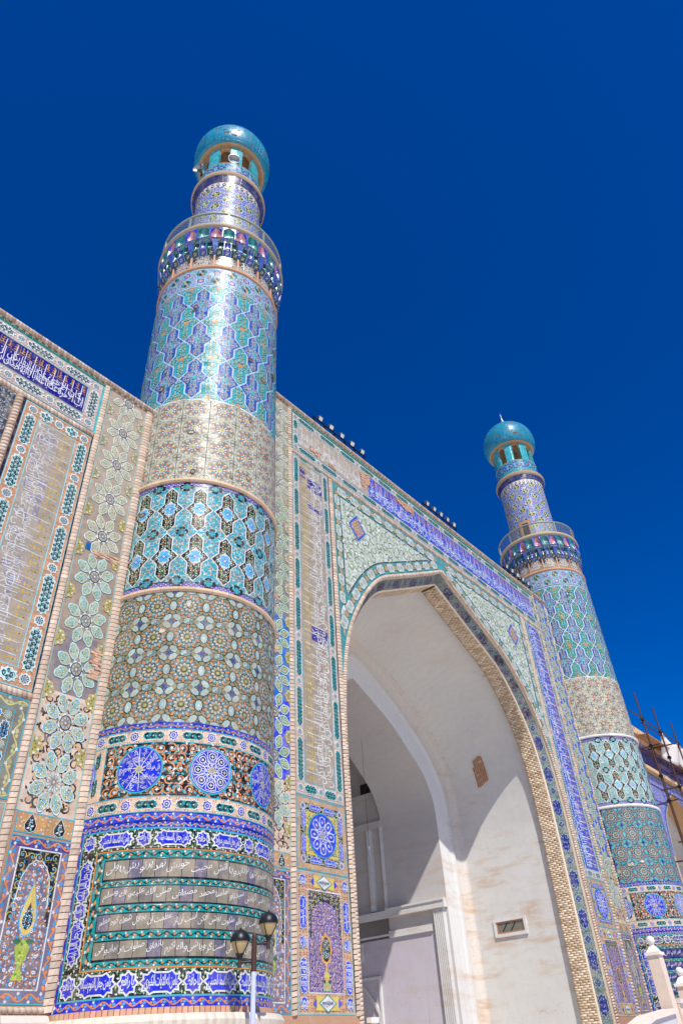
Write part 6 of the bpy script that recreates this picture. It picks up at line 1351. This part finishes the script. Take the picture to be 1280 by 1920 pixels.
        for j in range(6):
            z = 28.55+j*pv; c.put(g, [(a+(k+.25)*p, z, 0, .95, 1, 0) for k in range(n)]); c.put(g, [(a+(k+.75)*p, z+pv/2, 0, .95, 1, 0) for k in range(n)]); c.put(m_, [(a+(k+.75)*p, z, 0, .95, 1, 0) for k in range(n)]); c.put(m_, [(a+(k+.25)*p, z+pv/2, 0, .95, 1, 0) for k in range(n)])
        V, L_, S, Cc = c.flat(); o = Cv(); V2 = V.copy(); V2[:, 1] = np.clip(V2[:, 1], 28.16, 33.5); o.raw(V2, L_, S, Cc); return o
    cyl('patterned_field', 'ush', ushaft, R7, GLAZE_HI)
    # ---- flaring cornice with a row of drops
    L('upper_cornice', [(R7, 33.85), (1.6, 34.02), (1.7, 34.17), (1.8, 34.28), (1.82, 34.45), (1.79, 34.56), (1.54, 34.62)], MATTE, C(164,140,112))
    def drops():
        c = Cv(); n = 34; p = 2*PI*1.64/n; d = Cv(); q = [(0, -.15), (.07, -.1), (.09, 0), (.05, .09), (0, .17)]; P = arr(q+[(-x, y) for x, y in q[::-1][1:-1]]); d.poly(np.r_[[(-p/2, -.2), (p/2, -.2), (p/2, .2)], [(-p/2, .2)]], C(200,196,196), .0); d.poly(P, BLACK, .004); d.poly(P*.5, C(210,206,196), .006); c.put(d, [(i*p, 33.66, 0, 1, 1, .0) for i in range(n)])
        e = Cv(); e.poly([(-p/2, -.17), (p/2, -.17), (p/2, .17), (-p/2, .17)], C(40,50,100), 0); e.poly(star(4, .12, .06), C(196,160,120), .004); e.poly(star(4, .05, .02)+[p*.4, .05], C(190,60,60), .004); c.put(e, [(i*p, 34.06, 0, 1, 1, .0) for i in range(n)]); return c
    def flare(V): th = V[:, 0]/1.64; r = np.interp(V[:, 1], [33.4, 33.85, 34.02, 34.17, 34.28], [R7, R7, 1.6, 1.7, 1.8])+V[:, 2]+.006; return np.c_[r*np.cos(th), r*np.sin(th), V[:, 1]], np.c_[np.cos(th), np.sin(th), 0*th]
    me = cached('drops', lambda: mesh_from('cornice_tiles', drops(), flare, GLAZE)); obj('cornice_tiles', me, t, (0, 0, -G))
    # ---- blue and white band, lantern, dome
    R8 = 1.53
    def bw():
        c = Cv(); a = -PI*R8
        for q in slice_u([(a, 34.6), (-a, 34.6), (-a, 35.9), (a, 35.9)], .11): c.poly(q, C(60,150,160), .002)
        n = 16; p = -2*a/n; m_ = Cv(); m_.poly([(-p*.45, -.36), (p*.45, -.36), (p*.45, .36), (-p*.45, .36)], C(196,200,212), .004)
        for x, y in ((0, .12), (0, -.12), (.12, 0), (-.12, 0), (.2, .2), (-.2, .2), (.2, -.2), (-.2, -.2), (0, 0)): m_.poly(star(4, .11, .06, 0)+[x*1.1, y*1.3], C(38,44,160) if (x or y) else C(200,130,110), .0055)
        c.put(m_, [(a+(i+.5)*p, 35.42) for i in range(n)]); 
        for y in (34.98, 35.85): c.put(m_flower(BLACK, WHITE, 4), [(a+(i+.5)*p/3, y, 0, .06, .06, .005) for i in range(n*3)])
        return c
    cyl('chequer_band', 'bw', bw, R8, GLAZE_HI)
    L('lantern_floor', [(0.0, 35.86), (1.53, 35.87), (1.55, 35.92), (1.5, 35.95), (0, 35.95)], MATTE, C(150,124,100), 48)
    def pillar():
        b = Mb(); b.lathe([(1.3, 0), (1.5, 0), (1.5, 1.78), (1.3, 1.78), (1.3, 0)], 4, a0=-.2, a1=.2); V = [(1.3*math.cos(s_*.2), 1.3*math.sin(s_*.2), z) for z in (0,) for s_ in (1,)]
        for s_ in (-.2, .2): k = len(b.V); b.V += [(1.3*math.cos(s_), 1.3*math.sin(s_), 0), (1.5*math.cos(s_), 1.5*math.sin(s_), 0), (1.5*math.cos(s_), 1.5*math.sin(s_), 1.78), (1.3*math.cos(s_), 1.3*math.sin(s_), 1.78)]; b.F.append((k, k+1, k+2, k+3))
        return b.mesh('lantern_pillar', GLAZE, C(40,160,170))
    def archhead():
        b = Mb(); n = 8; w = PI/8; V = []; F = []
        for r in (1.33, 1.43):
            for i in range(n+1): a = -w+.19+(2*w-.38)*i/n; z = 1.1+.5*math.sqrt(max(0, 1-(2*i/n-1)**2)); V += [(r*math.cos(a), r*math.sin(a), z), (r*math.cos(a), r*math.sin(a), 1.78)]
        m_ = 2*(n+1)
        for i in range(n): F += [(2*i, 2*i+2, 2*i+3, 2*i+1), (m_+2*i, m_+2*i+1, m_+2*i+3, m_+2*i+2), (2*i, m_+2*i, m_+2*i+2, 2*i+2)]
        return pydata('arch_head', V, F, MATTE, C(176,140,108))
    for i in range(8):
        a = PH+i*PI/4+.26; obj('lantern_pillar', cached('pillar', pillar), t, (0, 0, 35.93-G), (0, 0, a)); obj('arch_head', cached('archhead', archhead), t, (0, 0, 35.93-G), (0, 0, a+PI/8))
    L('lantern_core', [(.0, 35.93), (.42, 35.94), (.42, 37.7)], MATTE, C(120,96,76), 24)
    L('dome_rim', [(.3, 37.68), (1.5, 37.68), (1.62, 37.66), (1.7, 37.7), (1.7, 37.8)], MATTE, C(164,130,94))
    prof = [(1.66+.33*math.sin(t), 38.68-.94*math.cos(t)) for t in np.linspace(0, PI/2, 8)]+[(1.99*math.cos(t), 38.68+2.05*math.sin(t)) for t in np.linspace(.12, PI/2, 14)]; prof[-1] = (0., prof[-1][1])
    L('dome', smooth_path(arr(prof), 4).tolist(), DOME, C(12,128,156) if not far else C(16,140,152), 64)
    def patches():
        c = Cv()
        for k in range(30):
            th, z = random.uniform(-PI, PI), random.uniform(37.7, 39.6); s_ = random.uniform(.03, .15); P = lobed(5, s_, .5, 2, random.uniform(0, 6)); c.poly(P*[1.6, .7]+[th*1.9, z+.3], C(120,84,60), .006)
        for k in range(14): th = k*2*PI/14; c.line(np.c_[np.full(9, th*1.9), np.linspace(37.8, 40.2, 9)], .022, C(120,124,112), .004)
        return c
    pr = smooth_path(arr(prof), 4)
    def dmap(V): th = V[:, 0]/1.9; r = np.interp(V[:, 1], pr[:, 1], pr[:, 0])+V[:, 2]; return np.c_[r*np.cos(th), r*np.sin(th), V[:, 1]], None
    obj('dome_chips', cached('domechips', lambda: mesh_from('dome_chips', patches(), dmap, MATTE)), t, (0, 0, -G))['kind'] = 'stuff'
    L('finial', [(.0, 40.66), (.26, 40.69), (.28, 40.9), (.12, 41.26), (.22, 41.38), (.15, 41.5), (.07, 41.6), (.1, 41.7), (.05, 41.82), (.0, 42.5)], STEEL, None, 16)
    return t
near_minaret = minaret('minaret', 'large near minaret with loudspeakers under its turquoise dome', NEAR_X, False)
far_minaret = minaret('minaret', 'smaller far minaret with a doorway above its balcony', FAR_X, True)
# doorway on the far minaret's upper shaft
b = Mb(); G = GROUND
def arcbox(b, r0, r1, a0, a1, z0, z1, n=4): b.lathe([(r0, z0), (r1, z0), (r1, z1), (r0, z1), (r0, z0)], n, a0=a0, a1=a1)
a0, a1 = rad(172), rad(201); arcbox(b, 1.5, 1.66, a0, a0+.12, 28.16, 29.95); arcbox(b, 1.5, 1.66, a1-.12, a1, 28.16, 29.95); arcbox(b, 1.5, 1.66, a0, a1, 29.95, 30.15)
door = obj('doorway', b.mesh('doorway', MATTE, C(176,126,92)), far_minaret, (0, 0, -G)); b = Mb(); arcbox(b, 1.5, 1.575, a0+.12, a1-.12, 28.16, 29.95); obj('dark_opening', b.mesh('dark_opening', DARKIN), door)
# ------------------------------------------------------------------ wing beyond the far minaret, under repair
far_wing = thing('wing_wall', 'far wall with arch behind scaffolding at the right edge', 'wall', (44.0, 0, GROUND)); F0 = Vector(far_wing.location)
lw = lambda V: plane_map(V-[F0[0], F0[2], 0])
AH = smooth_path(arr([(0, 14.1), (1.0, 13.55), (2.2, 12.75), (3.1, 11.9), (3.6, 10.6), (3.75, 9), (3.75, GROUND)]), 6); AC = 42.5
V = []; F = []
for s in (-1, 1):
    k = len(V); V += [(AC+s*x, 0, z) for x, z in AH]; e = (FAR_X if s < 0 else 62); V += [(e, 0, GROUND), (e, 0, 17.4), (AC, 0, 17.4)]; f = list(range(k, len(V))); F.append(f if s > 0 else f[::-1])
b = Mb(); b.add(V, F); b.box(FAR_X, .0, 17.4, 62, 3, 17.44); b.box(38, 3.2, GROUND, 47, 3.3, 17.3); obj('wall_body', b.mesh('wall_body', MATTE, C(186,150,124)), far_wing, -F0)
V = []; F = []
for s in (-1, 1):
    for y in (.0, 1.1):
        k = len(V); V += [(AC+s*x*(1-.02*y), y, z) for x, z in AH]
        if y:
            for i in range(len(AH)-1): F.append((k-len(AH)+i, k-len(AH)+i+1, k+i+1, k+i))
obj('arch_soffit', pydata('arch_soffit', V, F, MATTE, C(186,150,108)), far_wing, -F0); V = []; F = []
for s in (-1, 1):
    for y in (1.1, 3.2):
        k = len(V); V += [(AC+s*x*1.02, y, z+.1) for x, z in AH]
        if y > 2:
            for i in range(len(AH)-1): F.append((k-len(AH)+i, k-len(AH)+i+1, k+i+1, k+i))
obj('plaster_recess', pydata('plaster_recess', V, F, PLASTER), far_wing, -F0); b = Mb(); b.box(38.6, 3.0, GROUND, 46.4, 3.1, 14.3); obj('recess_wall', b.mesh('recess_wall', PLASTER), far_wing, -F0)
b = Mb(); b.box(36.5, -.5, 16.75, 62, .0, 17.0); b.box(36.5, -.35, 17.0, 62, 0, 17.4); obj('cornice', b.mesh('cornice', STONEM, C(206,172,128)), far_wing, -F0)
b = Mb(); b.box(36.5, -.32, 14.72, 62, .0, 14.95); obj('string_course', b.mesh('string_course', STONEM, C(200,164,122)), far_wing, -F0)
c = Cv(); c.rect(36.5, 15.2, 60, 16.45, C(24,18,92), .006); inscription(c, 36.6, 15.22, 56, 16.42, 0, C(90,84,150), C(120,110,160), TXT, .008, .3); c.rect(36.5, 16.47, 60, 16.72, C(60,64,190), .006); c.put(m_scroll(WHITE, C(150,150,210), C(200,140,120), .16), band_T(36.6, 56, 16.6, .2, .2)+[0, 0, 0, 0, 0, .008]); c.rect(36.5, 14.96, 60, 15.18, C(20,96,96), .006)
panel(far_wing, 'inscription', c)
c = Cv(); oh = np.c_[AH[:, 0]+.28, AH[:, 1]+.3]
for s in (-1, 1):
    P = np.r_[[(0, 14.66)], [(4.4, 14.66)], [(4.4, 9.5)], AH[AH[:, 1] > 9.5][::-1]]*[s, 1]+[AC, 0]; c.poly(P, C(120,130,196), .005); c.put(m_scroll(C(60,80,200), C(206,150,130), C(200,206,220), .14), grid_T(AC-4.4, 9.6, AC+4.4, 14.6, .22, .2, .22, lambda p: inside(grow(P, -.08), p))+[0, 0, 0, 0, 0, .006]); q = AH[AH[:, 1] > 9]*[s, 1]+[AC, 0]; c.line(q+[s*.14, .12], .2, C(70,96,160), .0085); c.line(q+[s*.03, .03], .08, C(206,176,150), .0098)
c.rect(36.5, 14.6, 60, 14.72, C(20,96,92), .0075); panel(far_wing, 'spandrel', c)
# ------------------------------------------------------------------ scaffold
sc = thing('scaffold', 'rusty tube scaffolding standing against the wall at the right edge', 'scaffold', (40, -1.2, GROUND)); S0 = Vector(sc.location)
def pipe(a, b_, r=.045, mat=PIPE, nm='pipe'):
    m_ = Mb(); m_.tube(Vector(a)-S0, Vector(b_)-S0, r, n=8); return obj(nm, m_.mesh(nm, mat), sc)
for x, top in ((36.85, 19.3), (40.1, 19.2), (43.45, 19.0), (46.8, 18.9), (50.2, 18.9)):
    pipe((x, -1.2, GROUND), (x+.05, -1.2, top), .055); pipe((x+.12, -.35, GROUND), (x+.12, -.35, top-1.5))
    for z in ((9.0, 12.3, 15.7) if x < 37 or 43 < x < 44 else (10.7, 13.9, 16.5)):
        pipe((x+.07+random.uniform(-.03, .03), -1.75, z+random.uniform(-.1, .1)), (x+.1, -.02, z+random.uniform(-.1, .1)), .045)
    for z in (15.7, 17.45, 13.8, 12.3): m_ = Mb(); m_.box(-.1, -.09, -.09, .1, .09, .09); m_.tube((0, -.13, 0), (0, .13, 0), .05, n=6); obj('coupler', m_.mesh('coupler', DARKMETAL), sc, Vector((x+.02, -1.2, z))-S0)
pipe((34.4, -1.27, 17.4), (52, -1.27, 17.5)); pipe((36.9, -1.1, 17.25), (52, -1.1, 17.2)); pipe((36.5, -.42, 13.55), (52, -.42, 13.6), .04)
m_ = Mb(); m_.box(37.2, -1.1, 16.62, 41.4, -.75, 16.67); m_.box(37.0, -.72, 16.62, 41.2, -.4, 16.67); obj('plank', m_.mesh('plank', BROWN), sc, -S0)
# tarpaulin slung from the scaffold
V = []; F = []; n, k = 32, 8
for j in range(k+1):
    for i in range(n+1):
        u, v = i/n, j/k; x = 40.2+u*13.4; b_ = (u*4) % 1; sag = .55*4*b_*(1-b_); z = 17.5-sag*(1-.35*v)-v*(1.7-.25*math.sin(u*6)); V.append((x+.25*v*(1-u), -1.2+.1*math.sin(u*25+v*2)*v+.45*v*(1-.3*math.sin(u*8)), z+.12))
for j in range(k):
    for i in range(n): a = j*(n+1)+i; F.append((a, a+1, a+n+2, a+n+1))
tp = obj('tarpaulin', pydata('tarpaulin', [Vector(v)-Vector((46, -1, 16)) for v in V], F, CLOTH, None, True), None, (46, -1, 16)); tp['label'] = 'white cloth tarpaulin hung over the scaffolding at right'; tp['category'] = 'tarpaulin'
md = tp.modifiers.new('thickness', 'SOLIDIFY'); md.thickness = .012
# ------------------------------------------------------------------ floodlights along the top of the portal
RAILS = ((6.45, 10.2, 'above the left side of the gateway'), (14.9, 18.2, 'above the middle of the gateway'), (23.2, 26.6, 'beside the far minaret'))
HOUS = plain_mat('grey_housing', C(88,94,98), .5, .2)
def flood():
    t = thing('floodlight', '', 'floodlight', (0, 0, 0), group='floodlights on the portal roof')
    m_ = Mb(); m_.box(-.17, -.02, -.16, .17, .12, .16); m_.box(-.12, .12, -.1, .12, .17, .1)
    for k in range(4): m_.box(-.1+.06*k, .17, -.1, -.08+.06*k, .2, .1)
    obj('housing', m_.mesh('housing', HOUS), t, (0, -.1, .24), (rad(22), 0, 0)); m_ = Mb(); m_.box(-.17, -.045, -.16, .17, -.02, -.135); m_.box(-.17, -.045, .135, .17, -.02, .16); m_.box(-.17, -.045, -.135, -.145, -.02, .135); m_.box(.145, -.045, -.135, .17, -.02, .135); obj('bezel', m_.mesh('bezel', HOUS), t, (0, -.1, .24), (rad(22), 0, 0))
    m_ = Mb(); m_.box(-.143, -.036, -.133, .143, -.024, .133); obj('lens', m_.mesh('lens', LENS), t, (0, -.1, .24), (rad(22), 0, 0))
    m_ = Mb(); m_.box(-.205, -.12, .0, -.185, -.06, .28); m_.box(.185, -.12, .0, .205, -.06, .28); m_.box(-.205, -.12, -.0, .205, -.06, .015); obj('bracket', m_.mesh('bracket', DARKMETAL), t); return t
proto = flood(); first = True; order = ('first', 'second', 'third', 'fourth', 'fifth')
for x0, x1, where in RAILS:
    m_ = Mb(); z = PORTAL_TOP+.42; m_.box(x0, -.06, z, x1, -.02, z+.04); m_.box(x0, .2, z, x1, .24, z+.04); k = 6
    for i in range(k): xx = x0+.1+(x1-x0-.2)*i/(k-1); m_.box(xx-.02, -.06, PORTAL_TOP+.1, xx+.02, -.02, z); m_.box(xx-.02, -.02, z, xx+.02, .2, z+.03); m_.tube((xx, .6, PORTAL_TOP+.05), (xx, .22, z), .015, n=6)
    m_.box(x0, .1, PORTAL_TOP+.06, x1, .9, PORTAL_TOP+.1)
    r = obj('lamp_rail', pydata('lamp_rail', [Vector(v)-Vector((x0, 0, z)) for v in m_.V], m_.F, DARKMETAL), None, (x0, 0, z)); r['label'] = 'dark steel rail carrying five floodlights '+where; r['category'] = 'rail'
    for i in range(5):
        o = proto if first else copy_tree(proto); first = False; o.scale = (.74, .74, .74); o.location = (x0+.5+(x1-x0-.75)*i/4, .02, z+.04); o.rotation_euler = (0, 0, rad(random.uniform(-7, 4))); o['label'] = '%s floodlight from the left on the rail %s' % (order[i], where)
# ------------------------------------------------------------------ loudspeakers in the near minaret's lantern
def horn(loc, aim, label):
    t = thing('loudspeaker', label, 'loudspeaker', loc, group='horn loudspeakers'); t.rotation_euler = Vector(aim).to_track_quat('Z', 'Y').to_euler()
    m_ = Mb(); m_.lathe([(.03, -.1), (.05, -.02), (.1, .12), (.18, .22), (.28, .28), (.3, .29), (.3, .3), (.27, .29), (.17, .235), (.08, .13), (.02, .02), (.0, .0)], 24); obj('horn', m_.mesh('horn', STEEL, None, True), t)
    m_ = Mb(); m_.lathe([(0, -.32), (.11, -.3), (.12, -.12), (.05, -.08)], 16); obj('driver', m_.mesh('driver', DARKMETAL), t); m_ = Mb(); m_.tube((0, 0, .05), (0, 0, .17), .05, .06, 10); obj('throat_plug', m_.mesh('throat_plug', DARKMETAL), t); m_ = Mb(); m_.box(-.02, .05, -.3, .02, .12, .0); obj('bracket', m_.mesh('bracket', DARKMETAL), t); return t
a = rad(-125); horn((NEAR_X+1.33*math.cos(a), TOWER_Y+1.33*math.sin(a), 36.35), (math.cos(a), math.sin(a), -.35), 'grey horn loudspeaker facing forward between the turquoise lantern pillars')
a = rad(-196); horn((NEAR_X+1.62*math.cos(a), TOWER_Y+1.62*math.sin(a), 36.3), (math.cos(a)+.2, math.sin(a)-.5, -.1), 'grey horn loudspeaker hung outside the lantern on its left')
# ------------------------------------------------------------------ street lamp before the near minaret
lamp = thing('street_lamp', 'two-headed street lamp with dark globes and pale post before the near minaret', 'street lamp', (.81, -2.91, GROUND)); L0 = Vector(lamp.location)
m_ = Mb(); m_.tube((0, 0, 0), (0, 0, 2.19-GROUND), .046, n=16); m_.lathe([(.1, 0), (.1, .05), (.06, .12), (.046, .2)], 16); obj('post', m_.mesh('post', PAINTW, None, False), lamp)
RUST = plain_mat('rusted_paint', C(70,44,38), .6, .2, .5, 25); m_ = Mb(); m_.tube((0, 0, 2.19-GROUND), (0, 0, 2.77-GROUND), .05, n=16); m_.lathe([(.05, 2.77-GROUND), (.035, 2.81-GROUND), (0, 2.825-GROUND)], 16); obj('upper_post', m_.mesh('upper_post', RUST), lamp)
def head(off, z0, arm_z):
    d = Vector((off[0], off[1], 0)); m_ = Mb(); m_.tube((0, 0, arm_z), (d.x, d.y, arm_z), .022, n=8); m_.tube((d.x*.4, d.y*.4, arm_z+.012), (d.x*.85, d.y*.85, arm_z+.03), .012, n=6); obj('arm', m_.mesh('arm', DARKMETAL), lamp)
    h = obj('lamp_head', None, lamp, (d.x, d.y, z0)); m_ = Mb(); m_.tube((0, 0, 0), (0, 0, .16), .036, n=12); me = m_.mesh('lamp_head', RUST); bpy.data.objects.remove(h); h = obj('lamp_head', me, lamp, (d.x, d.y, z0))
    m_ = Mb(); m_.lathe([(.03, .15), (.06, .16), (.055, .19), (.075, .2), (.08, .22), (.065, .23)], 20); obj('collar', m_.mesh('collar', DARKMETAL, None, True), h)
    m_ = Mb(); m_.lathe([(.07, .23), (.1, .27), (.15, .35), (.175, .41), (.178, .425)], 24); obj('glass', m_.mesh('glass', AMBER, None, True), h)
    m_ = Mb(); m_.lathe([(.186, .415), (.192, .43), (.186, .47), (.165, .53), (.125, .58), (.07, .615), (.02, .63), (.018, .65), (0, .655)], 24); obj('cap', m_.mesh('cap', DARKMETAL, None, True), h)
    for k in range(4):
        a = k*PI/2+.3; m_ = Mb(); 
        pr = [(.075, .23), (.105, .27), (.155, .35), (.182, .42)]
        for (r0, z0_), (r1, z1_) in zip(pr[:-1], pr[1:]): m_.tube((r0*math.cos(a), r0*math.sin(a), z0_), (r1*math.cos(a), r1*math.sin(a), z1_), .01, n=5)
        obj('glass_rib', m_.mesh('glass_rib', DARKMETAL), h)
head((-.195, .185), 2.26-GROUND, 2.345-GROUND); head((.19, -.185), 2.54-GROUND, 2.635-GROUND)
# ------------------------------------------------------------------ white stone gate piers with ball finials, lower right
def pier(x, y, top, w, label):
    t = thing('gate_pier', label, 'pier', (x, y, GROUND), group='white stone piers'); h = top-.27-GROUND
    m_ = Mb(); m_.box(-w/2, -w/2, 0, w/2, w/2, h-.3); obj('shaft', m_.mesh('shaft', STONEM, C(216,196,178)), t); m_ = Mb(); m_.box(-w/2-.06, -w/2-.06, h-.3, w/2+.06, w/2+.06, h-.2); V = [(-w/2, -w/2, h-.2), (w/2, -w/2, h-.2), (w/2, w/2, h-.2), (-w/2, w/2, h-.2), (-.1, -.1, h), (.1, -.1, h), (.1, .1, h), (-.1, .1, h)]; m_.add(V, [(0, 1, 5, 4), (1, 2, 6, 5), (2, 3, 7, 6), (3, 0, 4, 7), (4, 5, 6, 7)]); obj('cap', m_.mesh('cap', STONEM, C(224,214,202)), t)
    m_ = Mb(); m_.lathe([(.08, h), (.09, h+.03), (.06, h+.06)]+[(.15*math.sin(a), h+.2-.15*math.cos(a)) for a in np.linspace(.45, PI, 12)], 20); obj('ball', m_.mesh('ball', STONEM, C(228,224,218), True), t); return t
pier(21.9, -3.0, 4.0, .45, 'taller white stone pier with a ball finial at lower right'); pier(24.2, -3.0, 3.07, .45, 'lower white stone pier with a ball finial at the right edge')
st = thing('stair_parapet', 'pale stone stair parapet sloping down beside the gate piers', 'parapet', (22.5, -3, GROUND)); T0 = Vector(st.location)
def slab(nm, pts, y0, y1, col):
    V = [(x, y0, z) for x, z in pts]+[(x, y1, z) for x, z in pts]; n = len(pts); F = [tuple(range(n)), tuple(range(n, 2*n))[::-1]]+[(i, i+n, (i+1) % n+n, (i+1) % n) for i in range(n)]; obj(nm, pydata(nm, [Vector(v)-T0 for v in V], F, STONEM, col), st)
slab('parapet_wall', [(17.2, GROUND), (21.5, GROUND), (21.5, 1.6), (19.2, 1.4), (17.2, .95)], -3.3, -2.9, C(190,186,190)); slab('coping', [(17.0, .96), (19.2, 1.41), (21.5, 1.61), (21.5, 1.75), (19.1, 1.55), (17.0, 1.1)], -3.4, -2.8, C(222,204,190)); slab('parapet_wall', [(22.3, GROUND), (29, GROUND), (29, 1.4), (23.8, 1.85), (22.3, 1.9)], -3.25, -2.95, C(214,190,172)); slab('coping', [(22.3, 1.91), (23.8, 1.86), (29, 1.41), (29, 1.55), (23.8, 2.0), (22.3, 2.06)], -3.35, -2.85, C(226,212,202))
# ------------------------------------------------------------------ small lamp hanging in the arch and a box on the jamb
hl = thing('hanging_lamp', 'small white lamp tube hanging on a wire inside the arch', 'lamp', (MID+3.2, 8.2, 8.6)); m_ = Mb(); m_.tube((0, 0, .0), (0, 0, .32), .035, n=10); obj('tube', m_.mesh('tube', PAINTW), hl); m_ = Mb(); m_.lathe([(0, .42), (.05, .41), (.055, .32), (.04, .31)], 12); obj('socket', m_.mesh('socket', CLOTH), hl); m_ = Mb(); m_.tube((0, 0, .4), (0, 0, 6.0), .008, n=5); obj('wire', m_.mesh('wire', DARKMETAL), hl)
cb = thing('camera_box', 'small white box on a bracket at the foot of the left jamb', 'box', (X_D+.42, -.02, 1.62)); m_ = Mb(); m_.box(-.02, -.16, -.05, .3, .0, .07); obj('housing', m_.mesh('housing', CLOTH), cb); m_ = Mb(); m_.tube((.05, .0, -.05), (.05, .06, -.16), .02, n=6); obj('bracket', m_.mesh('bracket', DARKMETAL), cb)
bpy.data.objects.remove(_fo); bpy.data.curves.remove(_fc)
